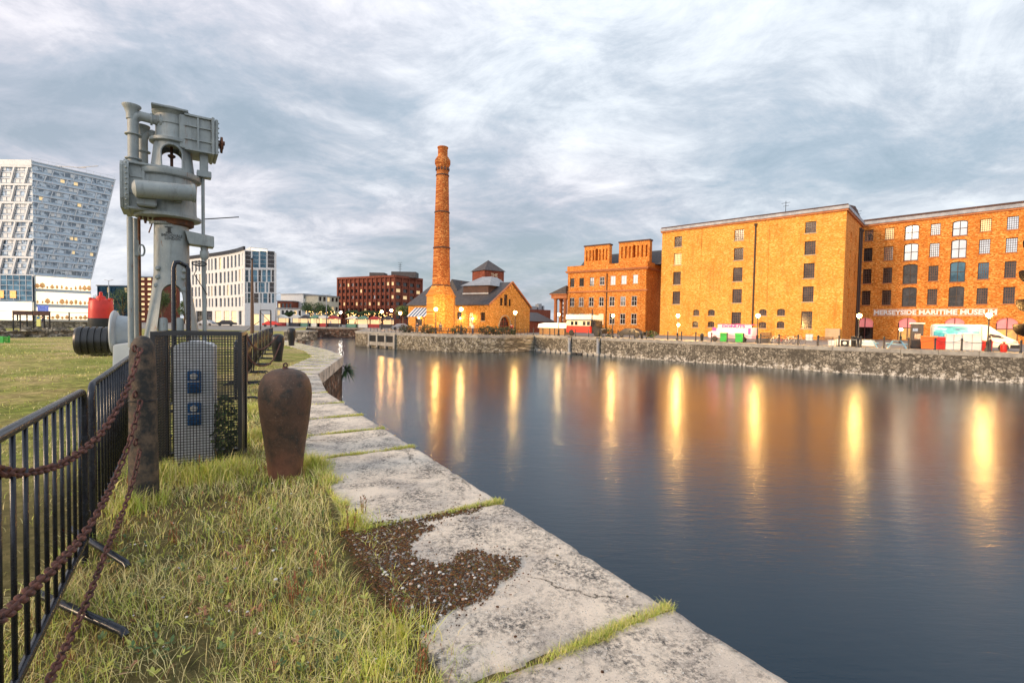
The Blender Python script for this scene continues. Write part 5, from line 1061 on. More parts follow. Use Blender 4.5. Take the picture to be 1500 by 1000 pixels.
# chimney
q = C(645.5, 81); cz = lambda py: P(646, py, 81).z
t_ = thing('brick_chimney', 'tall tapering brick chimney on an octagonal base beside the pump house', 'chimney', (q.x, 81, -.05))
f_ = 81/F; r0 = 21.3*f_
b = MB(); b.lathe([(r0,0),(r0,cz(434)),(r0*1.06,cz(434)),(r0*1.06,cz(432))], n=8, sm=False, phase=.5); b.build('base', BR_P, t_)
b = MB(); b.lathe([(r0*1.02,cz(432)),(14*f_,cz(419)),(14*f_,cz(417))], n=8, sm=False, phase=.5); b.build('shoulder', BR, t_)
b = MB(); b.lathe([(13.0*f_,cz(417)),(8.6*f_,cz(246))], n=28); b.build('shaft', BR_C, t_)
b = MB(); b.lathe([(8.6*f_,cz(246)),(11.2*f_,cz(240)),(11.2*f_,cz(235)),(8.2*f_,cz(230)),(7.0*f_,cz(229)),(7.0*f_,cz(218)),(7.8*f_,cz(217)),(7.8*f_,cz(215.5)),(5*f_,cz(215.5))], n=28); b.build('corbelled_head', BR_C, t_)
for py in (418, 363, 311, 257): b = MB(); rr_ = (13.0 - 4.4*(417-py)/171)*f_; b.lathe([(rr_,cz(py+1)),(rr_*1.05+.04,cz(py+.8)),(rr_*1.05+.04,cz(py-.6)),(rr_,cz(py-.9))], n=28); b.build('iron_band', M_['roofedge'], t_)
b = MB()
for k in range(12): a = 2*PI*k/12; rr_ = 8.9*f_; b.box(rr_*math.cos(a)-.13, rr_*math.sin(a)-.13, cz(250), rr_*math.cos(a)+.13, rr_*math.sin(a)+.13, cz(246.5))
b.build('corbel', M_['roofedge'], t_)
# square tower with lettering
q = C(709, 101); tw = Fac((0,0),(1,0)); tz0, tz1, tz2 = 5.0, P(709, 395, 101).z, P(711, 383, 104).z
sw = 5.0; rzt = R(-38)
# pick the turn so that the faces span the right widths
t_ = thing('water_tower', 'square dark brick tower with pyramid roof and painted lettering', 'tower', (q.x, 101, -.05), R(37))
w2 = 4.9; b = MB(); b.box(0,0,0,w2,w2,tz1); b.box(-w2*0,0,0,.01,.01,.01); b.build('wall', BR_D, t_)
b = MB(); e = .3; b.add([(-e,-e,tz1),(w2+e,-e,tz1),(w2+e,w2+e,tz1),(-e,w2+e,tz1),(w2/2,w2/2,tz2+.4)], [(0,3,2,1),(0,1,4),(1,2,4),(2,3,4),(3,0,4)]); b.build('roof', M_['slate'], t_)
M_['cream'] = mat('cream_lettering', (.72,.6,.42), (.6,.5,.35), 3, .7)
textmesh('THE', .95, .02, 'lettering', M_['cream'], t_, Matrix.Translation((1.5,-.04,tz1-1.2)) @ UPR, 1.0, .01); textmesh('PUMPHOUSE', .78, .02, 'lettering', M_['cream'], t_, Matrix.Translation((.15,-.04,tz1-2.2)) @ UPR, .93, .01)
# ================================================================ street lamps, posts, vehicles and other things on the promenade
def lamp(p, H, r, label, em=None, double=False, group='lamps along the promenade'):
    T = thing('street_lamp', label, 'street lamp', (p[0], p[1], -.02), 0, group); b = MB()
    b.lathe([(.20,0),(.20,.25),(.13,.35),(.12,.8),(.15,.85),(.07,1.0),(.05,H*.8),(.05,H-.25),(.12,H-.22),(.14,H-.12),(.05,H-.1)], n=12); b.build('pole', M_['iron'], T)
    g = MB(); k = 12; g.lathe([(r*math.sin(a), H+r*.9-r*math.cos(a)) for a in np.linspace(.15, PI, k)], n=18); g.build('globe', em or LAMP, T)
    c_ = MB(); c_.lathe([(r*.5,H+r*1.8),(.05,H+r*2.1),(.03,H+r*2.4),(0,H+r*2.5)], n=10); c_.build('finial', M_['iron'], T)
    if double:
        g = MB(); g.lathe([(r*.8*math.sin(a), H-1.0-r*.8*math.cos(a)) for a in np.linspace(.15, PI, k)], (.0,-.3,0), n=16); g.build('globe', em or LAMP, T)
    return T
def HQ(px, py, p): return P(px, py, p[1]).z
for px_, py_, d_, l_, dbl in ((897,462,1.5,'lit lamp in front of the orange office near the bus bonnet',False), (992,462,1.6,'lamp with two bright globes at the corner of the yellow warehouse',True), (1109,462,1.4,'lit lamp beside the pink doughnut van',False), (1257,462,1.4,'glaring lamp by the angle between the two warehouse wings',False), (1447,461,1.4,'glaring lamp before the last letters of the museum sign',False), (818,460,1.6,'small lit lamp in front of the portico and long tent',False)):
    q = Q(px_, d_)[0]; H = HQ(px_, py_, q)-.2; lamp(q, H, .22 if px_ > 890 else .2, l_, LAMP if px_ > 890 else LAMP2, dbl)
for px_, py_, l_ in ((638,453,'lit lamp before the octagonal chimney base'), (675,453,'lit lamp before the pump house windows'), (754,458,'lit lamp by the arched gable door')):
    q = QP(px_, 1.6)[0]; lamp(q, HQ(px_, py_, q)-.2, .27, l_, emitm('lamp_glow_b', (1,.60,.18), 300))
for px_, py_, D_, l_ in ((559,457,108,'orange lamp among the trees in front of the dark red office block'), (573,455,112,'second orange lamp among the trees by the dark red office block'), (586,459,104,'lamp just beyond the end of the striped awning'), (499,458,150,'white lamp at the end of the back quay')):
    q = C(px_, D_); lamp((q.x, q.y), P(px_, py_, D_).z-.2, .32, l_, emitm('lamp_far', (1,.5,.15), 170) if px_ > 510 else emitm('lamp_white', (1,.9,.75), 60))
q = Q(1319, 26)[0]; lamp(q, HQ(1319,482,q)-.2, .2, 'small lamp close to the museum arches', LAMP2)
# posts with chains
pr = MB(); pr.lathe([(.10,0),(.10,.12),(.075,.16),(.07,.95),(.095,.98),(.095,1.05),(.06,1.12),(0,1.14)], n=10)
first = None; pts_ = []
for px_ in (781,795,805,812,827,843,862,881,905,922,929,947,958,978,998,1019,1042,1065,1089,1114,1141,1169,1198.5,1229,1261,1295,1331,1370,1409,1451,1496):
    q = Q(px_, .75)
    if q is None: continue
    pts_.append(q[0])
    if first is None:
        first = thing('quay_post', 'short black iron post in the row along the quay edge', 'post', (q[0].x, q[0].y, -.01), 0, 'black posts along the far quay edge'); pr.build('post', M_['iron'], first)
    else: dup(first, (q[0].x, q[0].y, -.01), 0)
for i in range(14, len(pts_)-1):
    a, c_ = pts_[i], pts_[i+1]; b = MB(); b.tube([(a.x+(c_.x-a.x)*t_, a.y+(c_.y-a.y)*t_, .95-.9*t_*(1-t_)) for t_ in np.linspace(0, 1, 9)], .018, 5)
    tag(b.build('post_chain', M_['iron']), 'thin chain swagged between two black quay posts', 'chain', 'chains between the quay posts')
for px_, l_ in ((1028,'stubby black bollard before the pink doughnut van'), (940,'stubby black bollard on the quay below the orange office')):
    q = Q(px_, .9)[0]; make_bollard('mooring_bollard', l_, q.x, q.y, .8, False, M_['iron'])
# vehicles --------------------------------------------------------------
def wheel(T, x, y, r, w=.2, side=-1):
    b = MB(); b.lathe([(r*.62,-w/2),(r*.93,-w/2),(r,-w*.3),(r,w*.3),(r*.93,w/2),(r*.62,w/2)], (x,y,r), 20, axis=(0,1,0)); o = b.build('wheel', M_['black'], T)
    b = MB(); b.lathe([(0,-w*.42),(r*.2,-w*.5),(r*.25,-w*.3),(r*.55,-w*.34),(r*.64,-w*.45)], (x,y,r), 14, axis=(0,1,0)); b.build('rim', M_['gutter'], o); return o
def body_loft(prof, W_, name, m, T, inset=.12, bev=.05):
    """side outline (x,z) extruded across y 0..W_ with the upper half leaning in"""
    zs = [p_[1] for p_ in prof]; zm = min(zs)+.45*(max(zs)-min(zs)); n = len(prof); v = []
    for y, s_ in ((0, 1), (W_, -1)):
        for x, z in prof: k = max(0, (z-zm)/(max(zs)-zm)); v.append((x, y+s_*inset*k, z))
    b = MB(); b.add(v, [list(range(n))[::-1], [n+i for i in range(n)]] + [[i, (i+1) % n, n+(i+1) % n, n+i] for i in range(n)]); return b.build(name, m, T, bevel=bev)
pink = mat('pale_pink_paint', (.80,.42,.62), (.74,.36,.55), 2, .4); mag = mat('magenta_paint', (.72,.03,.28), (.66,.03,.25), 3, .4)
q0, an = Q(1036, 3.2); q1 = Q(1101, 3.2)[0]; L = (q1-q0).length; an = math.atan2(q1.y-q0.y, q1.x-q0.x); H = P(1068, 475, (q0.y+q1.y)/2).z
T = thing('doughnut_van', 'pale pink catering van with magenta lettering along its roof sign', 'van', (q0.x, q0.y, -.02), an)
body_loft([(.15,.45),(0,.75),(.05,1.15),(L*.12,1.35),(L*.21,H-.45),(L*.27,H-.35),(L,H-.35),(L,.45)], 2.0, 'body', pink, T, .04, .06)
wheel(T, L*.17, .08, .36); wheel(T, L*.82, .08, .36)
b = MB(); b.box(L*.24,-.03,H-.42,L*.99,.04,H-.02); o = b.build('sign_board', mat('sign_pink', (.7,.5,.58), (.64,.44,.52), 2, .5), T)
o, w_ = textmesh('DONUTS', .46, .01, 'lettering', mag, T, Matrix.Translation((L*.34,-.045,H-.38)) @ UPR, 1.45, .02)
b = MB(); b.box(L*.23,-.05,H-.02,L,2.0,H+.05); b.build('roof_rail', mag, T)
b = MB(); b.box(L*.11,-.02,1.32,L*.2,.03,1.75); b.build('side_window', mag, T); b = MB(); b.box(L*.35,-.02,1.05,L*.85,.02,1.75); b.build('serving_hatch', mat('hatch', (.8,.66,.74), (.75,.6,.68), 2, .5), T)
b = MB(); b.lathe([(0,0),(.1,.0),(.1,.03),(0,.04)], (.0,.3,.85), 12, axis=(-1,0,0)); b.build('headlight', M_['white'], T)
b = MB(); b.box(L*.92,-.02,1.0,L*.97,.02,1.7); b.build('menu_panel', mag, T)
def bin_(px_, d_, H_, W_, m, name, label, cat='bin', lid=True, group=None, Dp=.6):
    q, an = Q(px_, d_); T = thing(name, label, cat, (q.x, q.y, -.02), an, group); b = MB()
    b.add([(-W_/2*.88,0,.06),(W_/2*.88,0,.06),(W_/2*.88,Dp*.9,.06),(-W_/2*.88,Dp*.9,.06),(-W_/2,-.03,H_),(W_/2,-.03,H_),(W_/2,Dp,H_),(-W_/2,Dp,H_)], [(0,3,2,1),(4,5,6,7),(0,1,5,4),(1,2,6,5),(2,3,7,6),(3,0,4,7)]); b.build('body', m, T, bevel=.02)
    if lid: b = MB(); b.prism([(-.05,H_),(Dp+.03,H_),(Dp+.03,H_+.10),(Dp*.5,H_+.14),(-.06,H_+.05)], -W_/2-.03, W_/2+.03, ax='x'); b.build('lid', m, T, bevel=.01)
    b = MB()
    for x in (-W_*.3, W_*.3): b.cyl((x,Dp*.8,.07),(x+.06,Dp*.8,.07),.07,8)
    b.build('castor', M_['black'], T); return T
grn = mat('green_plastic', (.02,.42,.06), (.02,.36,.05), 4, .4)
bin_(1058.5, 2.0, 1.0, .7, grn, 'wheelie_bin', 'bright green bin under the front half of the pink van'); bin_(1081, 2.0, 1.0, .75, grn, 'wheelie_bin', 'bright green bin under the rear half of the pink van')
# bicycles
def bicycle(px_, d_, m, label, rz=0):
    q, an = Q(px_, d_); T = thing('bicycle', label, 'bicycle', (q.x, q.y, -.02), an+rz, 'bicycles at the rack'); 
    for x in (-.52, .52):
        b = MB(); b.tube([(x+.33*math.cos(a),0,.35+.33*math.sin(a)) for a in np.linspace(0,2*PI,25)], .02, 6, caps=False)
        for a in np.linspace(0, 2*PI, 9)[:-1]: b.bar((x,0,.35),(x+.33*math.cos(a),0,.35+.33*math.sin(a)),.006)
        b.build('wheel', M_['black'], T)
    b = MB(); A_, B_, C_, D_, E_ = (-.52,0,.35), (-.08,0,.30), (-.18,0,.82), (.34,0,.85), (.52,0,.35)
    for u, v in ((A_,B_),(A_,C_),(B_,C_),(C_,D_),(B_,D_),(D_,E_)): b.tube([u, v], .018, 6)
    b.tube([(.34,0,.85),(.30,0,1.0)], .016, 6); b.build('frame', m, T)
    b = MB(); b.tube([(.38,-.25,1.0),(.30,-.2,1.02),(.30,.2,1.02),(.38,.25,1.0)], .014, 6); b.build('handlebar', M_['iron'], T); b = MB(); b.box(-.32,-.07,.88,-.06,.07,.94); b.cyl((-.18,0,.8),(-.19,0,.9),.014,6); b.build('saddle', M_['black'], T)
bicycle(1135, 3.0, M_['white'], 'pale bicycle leaning by the dark crates'); bicycle(1146, 3.3, M_['red'], 'red bicycle in the middle of the rack'); bicycle(1157, 3.0, M_['white'], 'white bicycle second from the rack end'); bicycle(1168, 3.2, M_['gutter'], 'grey bicycle at the rack end nearest the bench')
q, an = Q(1122, 3.4); T = thing('crate_stack', 'two dark slatted crates stacked beside the bicycles', 'crates', (q.x, q.y, -.02), an)
for k in range(2): b = MB(); [b.box(-.5,-.35,.05+k*.62+j*.15,.5,.35,.15+k*.62+j*.15) for j in range(4)]; b.build('crate', M_['iron'], T)
# bench
q, an = Q(1207, 2.6); T = thing('park_bench', 'brown slatted bench facing the water beside the white chest', 'bench', (q.x, q.y, -.02), an)
b = MB(); [b.box(-.8,.0+.13*j,.43,.8,.1+.13*j,.47) for j in range(4)]; b.build('seat', M_['wood'], T)
b = MB(); [b.box(-.8,.5,.58+.13*j,.8,.54,.68+.13*j) for j in range(3)]; b.build('backrest', M_['wood'], T)
for x in (-.65, .65): b = MB(); b.box(x-.04,.02,0,x+.04,.08,.43); b.box(x-.04,.5,0,x+.04,.57,.95); b.box(x-.03,.08,.38,x+.03,.5,.425); b.build('leg', M_['iron'], T)
wp = M_['white']
def panelbox(px0, px1, pyt, d_, m, name, label, cat, dep=.8, pattern=True, gap=0):
    a, c_ = Q(px0, d_)[0], Q(px1, d_)[0]; L = (c_-a).length; an = math.atan2(c_.y-a.y, c_.x-a.x); H = P((px0+px1)/2, pyt, (a.y+c_.y)/2).z
    T = thing(name, label, cat, (a.x, a.y, -.02), an); b = MB(); b.box(0,0,.03,L,dep,H); b.build('body', m, T, bevel=.02)
    if pattern:
        b = MB(); n = max(2, int(L/1.1))
        for i in range(n+1): x = L*i/n; b.box(x-.025,-.03,0,x+.025,0,H+.02)
        for z in (.1, H*.5, H*.97): b.box(0,-.022,z-.02,L,0,z+.02)
        b.build('frame', M_['gutter'], T)
    return T, L, H
panelbox(1213, 1223, 497.5, 2.4, wp, 'storage_chest', 'small white chest between the bench and the black speaker box', 'chest', .6)
T, L, H = panelbox(1231.5, 1243.5, 498, 2.2, M_['iron'], 'speaker_cabinet', 'black box with a pale round disc on its face', 'box', .7, False)
b = MB(); b.lathe([(.17,0),(.17,.03),(0,.04)], (L/2,0,H*.55), 14, axis=(0,-1,0)); b.build('disc', wp, T)
q, an = Q(1250.5, 2.2); T = thing('litter_bin', 'narrow dark litter bin before the low white hoarding', 'bin', (q.x, q.y, -.02), an); b = MB(); b.lathe([(.2,0),(.24,.95),(.27,1.0),(.2,1.1),(0,1.12)], n=14); b.build('body', M_['iron'], T); b = MB(); b.lathe([(.255,.70),(.26,.78)], n=14); b.build('band', M_['gutter'], T)
panelbox(1226, 1281, 497, 6, mat('hoarding', (.62,.66,.72), (.5,.56,.64), 1, .6), 'hoarding', 'low pale hoarding across the foot of the corner warehouse', 'hoarding', .15)
panelbox(1180, 1190, 489, 24, wp, 'notice_board', 'small cream board against the yellow-lit warehouse wall', 'board', .3)
# picnic tables
def picnic(px_, d_, m, label, fn=Q, rz=0, s=1.0):
    q, an = fn(px_, d_); T = thing('picnic_table', label, 'picnic table', (q.x, q.y, -.02), an+rz, None)
    b = MB(); [b.box(-.85*s,-.36+.15*j,.72*s,.85*s,-.23+.15*j,.76*s) for j in range(5)]; b.build('tabletop', m, T)
    for y in (-.72, .72): b = MB(); b.box(-.85*s,y-.14,.42*s,.85*s,y+.14,.46*s); b.build('seat', m, T)
    for x in (-.6*s, .6*s):
        b = MB(); b.bar((x,-.32,.72*s),(x,-.75,0),.09,.05,up=(1,0,0)); b.bar((x,.32,.72*s),(x,.75,0),.09,.05,up=(1,0,0)); b.bar((x+.05,-.8,.38*s),(x+.05,.8,.38*s),.05,.09,up=(1,0,0)); b.build('leg', m, T)
bl = mat('light_blue_paint', (.22,.45,.62), (.18,.38,.55), 3, .5)
picnic(1272, 2.8, bl, 'light blue picnic table nearer the litter bin', rz=PI/2); picnic(1314, 2.8, bl, 'light blue picnic table beside the dark kiosk', rz=PI/2)
# kiosk
T, L, H = panelbox(1334, 1352, 474, 3.0, mat('kiosk_dark', (.06,.055,.055), (.04,.035,.035), 2, .5), 'snack_kiosk', 'tall dark snack kiosk with pictures on its front', 'kiosk', 1.4, False)
b = MB(); b.box(-.1,-.1,H,L+.1,1.5,H+.12); b.build('roof', wp, T); b = MB(); b.box(L*.3,-.03,H*.4,L*.8,0,H*.6); b.build('menu_picture', mat('picture', (.6,.5,.42), (.2,.14,.1), 6, .5), T); b = MB(); b.box(L*.12,-.03,H*.7,L*.55,0,H*.82); b.build('blue_picture', mat('picture_b', (.3,.4,.6), (.1,.16,.3), 6, .5), T); b = MB(); b.box(L*.05,-.05,.1,L*.95,0,H*.34); b.build('counter', M_['iron'], T)
ora = mat('orange_plastic', (.8,.17,.02), (.72,.14,.02), 4, .4)
bin_(1361, 1.8, 1.15, 1.2, ora, 'wheelie_bin', 'big orange bin beside the dark kiosk'); bin_(1378.5, 1.8, 1.1, 1.1, M_['red'], 'wheelie_bin', 'big red bin against the white container'); bin_(1443.5, 1.8, .85, 1.0, M_['red'], 'wheelie_bin', 'low red bin under the cab end of the white van')
panelbox(1385.5, 1409, 489.5, 1.7, wp, 'white_container', 'white panelled container next to the red bin', 'container', 1.2); panelbox(1410.5, 1438, 488.5, 1.7, wp, 'white_container', 'white panelled container under the painted van side', 'container', 1.2)
q, an = Q(1471, 1.6); T = thing('gas_cylinder', 'red gas cylinder standing before the van wheel', 'gas cylinder', (q.x, q.y, -.02)); b = MB(); b.lathe([(.2,0),(.22,.05),(.22,.6),(.15,.72),(.06,.76),(.06,.82),(.12,.84),(.12,.92),(0,.93)], n=16); b.build('body', M_['red'], T)
# white van with sea picture
q0 = Q(1365, 4.3)[0]; q1 = Q(1494, 4.3)[0]; L = (q1-q0).length; an = math.atan2(q1.y-q0.y, q1.x-q0.x); H = P(1400, 474.5, (q0.y+q1.y)/2).z
T = thing('white_van', 'long white high-roof van with turquoise sea picture on its side', 'van', (q0.x, q0.y, -.02), an)
body_loft([(0,.4),(0,H-.1),(.15,H),(L*.60,H),(L*.66,H-.08),(L*.83,H*.60),(L*.95,H*.44),(L*.995,H*.33),(L,.35),(L*.9,.28)], 2.1, 'body', M_['white'], T, .10, .08)
wheel(T, L*.16, .1, .38); wheel(T, L*.83, .1, .38)
def seamat():
    m, t, p = nt('sea_picture'); v = coord(t, (1,1,1)); n_ = noise(t, coord(t, (.35,1,1.6)), 1.2, 5, .6, .6)
    c_ = ramp(t, n_, [(.38, (.01,.05,.20)), (.47, (.02,.20,.36)), (.54, (.05,.38,.52)), (.62, (.55,.70,.74))]); t.links.new(c_, p.inputs['Base Color']); p.inputs['Roughness'].default_value = .4; return m
b = MB(); b.add([(.1,-.012,H*.42),(L*.56,-.012,H*.42),(L*.56,.065,H*.93),(.1,.065,H*.93)], [(0,1,2,3)]); b.build('side_picture', seamat(), T, fix=False)
b = MB(); b.add([(L*.665,-.01,H*.66),(L*.77,-.01,H*.60),(L*.835,-.01,H*.50),(L*.70,-.01,H*.52)], [(0,1,2,3)]); o = b.build('side_window', M_['glassd'], T, fix=False)
b = MB(); b.bar((L*.58,-.02,.4),(L*.58,.05,H*.95),.04); b.build('door_seam', M_['iron'], T); b = MB(); b.box(L*.9,-.04,.3,L*1.0,.3,.62); b.build('bumper', M_['iron'], T); b = MB(); b.box(L*.93,-.02,H*.34,L*.98,.1,H*.40); b.build('headlight', M_['gutter'], T); b = MB(); b.box(L*.66,-.2,H*.5,L*.68,-.05,H*.62); b.build('wing_mirror', M_['iron'], T)
# disc sculpture at the picture edge
q = Q(1509, 1.0)[0]; T = thing('disc_mast', 'dark mast of stacked wide dished discs at the quay edge', 'mast', (q.x, q.y, -.02)); b = MB(); Hm = P(1500, 330, q.y).z; b.cyl((0,0,0),(0,0,Hm),.12,12); b.build('pole', M_['iron'], T)
M_['disc'] = mat('dark_disc', (.014,.009,.008), (.008,.006,.006), 2, .7, 0, spec=.2)
for py, rr_ in ((355,.78),(400,.92),(443,1.02),(479,1.12)): z_ = P(1500, py, q.y).z; b = MB(); b.lathe([(.1,-.75),(rr_*.4,-.78),(rr_*.75,-.6),(rr_*.95,-.25),(rr_,.15),(rr_*.97,.25),(rr_*.9,.28),(rr_*.4,.34),(.1,.35)], (0,0,z_), 28); b.build('disc', M_['disc'], T)
# vintage bus
q0 = Q(829, 3.2)[0]; q1 = Q(880, 3.2)[0]; L = (q1-q0).length; an = math.atan2(q1.y-q0.y, q1.x-q0.x); ym = (q0.y+q1.y)/2; zz_ = lambda py: P(850, py, ym).z
T = thing('vintage_bus', 'vintage red and cream bus with white fringed roof and black bonnet', 'bus', (q0.x, q0.y, -.02), an); Lb = L*.70
b = MB(); b.box(0,0,.55,Lb,2.1,zz_(477)); b.build('lower_body', M_['red'], T, bevel=.05); cream = mat('cream_paint', (.75,.68,.5), (.68,.6,.44), 2, .5)
b = MB(); b.box(.02,.02,zz_(477),Lb-.02,2.08,zz_(469)); b.build('upper_body', cream, T)
for i in range(6): b = MB(); x = Lb*(i+.2)/6; b.box(x,-.01,zz_(476),x+Lb/6*.65,.02,zz_(470.5)); b.build('window', M_['glassd'] if i % 3 else WINL, T)
b = MB(); b.box(-.2,-.15,zz_(469),Lb+.8,2.25,zz_(468)); b.build('eave', M_['iron'], T); b = MB(); b.box(-.1,-.05,zz_(468),Lb+.5,2.15,zz_(461)); b.build('upper_deck', M_['white'], T, bevel=.04)
b = MB(); n = 18
for i in range(n): x = -.1+(Lb+.6)*i/n; b.prism([(x,zz_(461)),(x+(Lb+.6)/n,zz_(461)),(x+(Lb+.6)/n*.5,zz_(459.6))], -.06, 0)
b.build('fringe', M_['white'], T)
b = MB(); b.prism([(Lb,.5),(L*.98,.5),(L*.98,1.15),(L*.86,1.3),(L*.85,zz_(477)),(Lb,zz_(477))], .3, 1.8); b.build('bonnet', M_['iron'], T, bevel=.04)
b = MB(); b.box(Lb+.02,.15,zz_(477),Lb+.9,1.95,zz_(469.5)); b.build('cab', M_['glassd'], T)
wheel(T, L*.16, .05, .5); wheel(T, L*.86, .2, .48); b = MB(); b.cyl((Lb+.4,-.1,zz_(477)),(Lb+.4,-.1,zz_(453)),.07,8); b.build('side_pole', M_['iron'], T)
for x in (L*.98,): b = MB(); b.lathe([(.0,0),(.17,.0),(.12,-.14),(0,-.15)], (x,.45,1.05), 12, axis=(1,0,0)); b.build('headlight', M_['gutter'], T)
# long lit tent
q0 = Q(789, 7)[0]; q1 = Q(828, 7)[0]; L = (q1-q0).length; an = math.atan2(q1.y-q0.y, q1.x-q0.x); ym = (q0.y+q1.y)/2; zz_ = lambda py: P(808, py, ym).z
T = thing('bar_tent', 'long low tent with glowing cream canopy over a wooden counter', 'tent', (q0.x, q0.y, -.02), an)
b = MB(); b.prism([(-.3,zz_(480)),(3.3,zz_(480)),(3.1,zz_(474.5)),(1.5,zz_(472.5)),(-.1,zz_(474.5))], 0, L, ax='x'); b.build('canopy', mat('glowing_canvas', (.85,.8,.65), (.8,.74,.6), 2, .7, emit=.8, ecol=(1,.86,.55)), T); b = MB(); b.box(.1,0,0,L-.1,2.6,zz_(480)); b.build('counter', mat('lit_wood', (.45,.25,.10), (.3,.16,.06), 3, .7), T)
# covered barrows and hedges by the office
for px_, w_, h_, l_, nm in ((921,1.9,1.1,'dark sheeted car parked under the office windows','parked_car'),):
    q, an = Q(px_, 5); T = thing(nm, l_, 'car', (q.x, q.y, -.02), an)
    body_loft([(-2.1,.35),(-2.1,.8),(-1.5,.95),(-.9,1.38),(.7,1.4),(1.3,.95),(2.0,.85),(2.1,.4)], 1.7, 'body', M_['iron'], T, .15, .08); wheel(T, -1.3, .05, .32); wheel(T, 1.3, .05, .32); b = MB(); b.add([(-1.3,-.0+.07,1.0),(1.1,.07,1.0),(.62,.13,1.3),(-.85,.13,1.3)], [(0,1,2,3)]); b.build('side_window', M_['glassd'], T, fix=False)
for i, (px_, d_, rx, rz_, l_, s_) in enumerate(((885,6,1.6,1.0,'dark bushes beside the bus bonnet',31),(953,7,1.0,.5,'low dark hedge at the angle of the office',32))):
    q, an = Q(px_, d_); leafbush('shrub', (q.x, q.y, .6), (rx,.6,rz_), 500, .22, [M_['lf1'], M_['lf2'], M_['wood']], l_, 'shrub', seed=s_)
# low annex beyond the gable, with rooftop kit, and dark doorway
A_ = Fac((C(764,96).x,96), (C(812,112).x,112)); T = thing('low_annex', 'low red brick sheds with dark roofs beyond the pump house gable', 'shed', (A_.p0.x, A_.p0.y, -.05), A_.ang); za = P(780,470,100).z
b = MB(); b.box(0,0,0,A_.L,9,za); b.build('wall', BR_D, T); b = MB(); b.box(.8,-.1,0,2.4,.0,za-.4); b.build('door', M_['black'], T); b = MB(); b.prism([(-.3,za),(4.5,za+2.1),(9.3,za)], -.3, A_.L+.3, ax='x'); b.build('roof', M_['slate'], T)
B_ = Fac((C(764,150).x,150), (C(806,155).x,155)); T = thing('distant_office', 'dull brick office with plant boxes on its flat roof', 'office', (B_.p0.x, B_.p0.y, -.05), B_.ang); za = P(785,453,152).z; b = MB(); b.box(0,0,0,B_.L,12,za); b.build('wall', BR_D, T)
for u_, w_, h_ in ((1.6,1.2,1.6),(4.2,1.8,.9),(6.6,1.2,1.8),(8.3,.5,1.2)): b = MB(); b.box(u_,1,za,u_+w_,3,za+h_); b.box(u_-.2,1.4,za+h_,u_+w_+.2,1.6,za+h_+.15); b.build('roof_plant', M_['zinc'], T)
w0_ = P(824,473,170); T = thing('white_tower_block', 'slim white tower seen between the portico columns', 'tower block', (C(820,170).x, 170, -.05)); zt_ = P(824,440,170).z; b = MB(); b.box(0,0,0,2.6,4,zt_); b.build('wall', M_['white'], T)
for k in range(7): b = MB(); b.box(.5,-.02,1+zt_*k/7,2.1,.0,1.5+zt_*k/7); b.build('window', M_['glassd'], T)
# terrace of the pump house
first = None
for i, px_ in enumerate((603,617,633,652,664,684,702,722,737)):
    l_ = ['dark picnic table under the striped awning','dark picnic table just past the striped awning','dark picnic table before the chimney base','dark picnic table beside the chimney corner','dark picnic table before the first pump house window','dark picnic table by the pump house door','dark picnic table before the last pump house window','dark picnic table at the gable corner','dark picnic table beside the arched gable door'][i]
    picnic(px_, 2.6+(i % 3)*.8, M_['wood'], l_, QP, rz=.2*(i % 4)-.3, s=1.15)
T = thing('railing', 'low black railing along the pump house terrace', 'railing', (0,0,0)); ln = off_line(PL, .7); b = MB(); n_ = 0
for i in range(1, len(ln)-1):
    a, c_ = ln[i], ln[i+1]; k = int((c_-a).length/.9)
    for j in range(k): p_ = a.lerp(c_, j/k); b.cyl((p_.x,p_.y,0),(p_.x,p_.y,.95),.035,5,); n_ += 1
    for z in (.45, .9): b.bar((a.x,a.y,z),(c_.x,c_.y,z),.04)
b.build('rails', M_['iron'], T)
for i, (px_, l_) in enumerate(((595,'dark potted shrub at the far end of the terrace'),(626,'dark potted shrub before the chimney'),(672,'dark potted shrub beneath the terrace lamp'),(712,'dark potted shrub before the gable corner'),(728,'dark potted shrub near the arched door'),(745,'dark potted shrub under the arched door'))):
    q, an = QP(px_, 2.2); leafbush('shrub', (q.x, q.y, .65), (1.3,.6,.75), 420, .22, [M_['lf1'], M_['lf1'], M_['wood']], l_, 'shrub', seed=50+i)
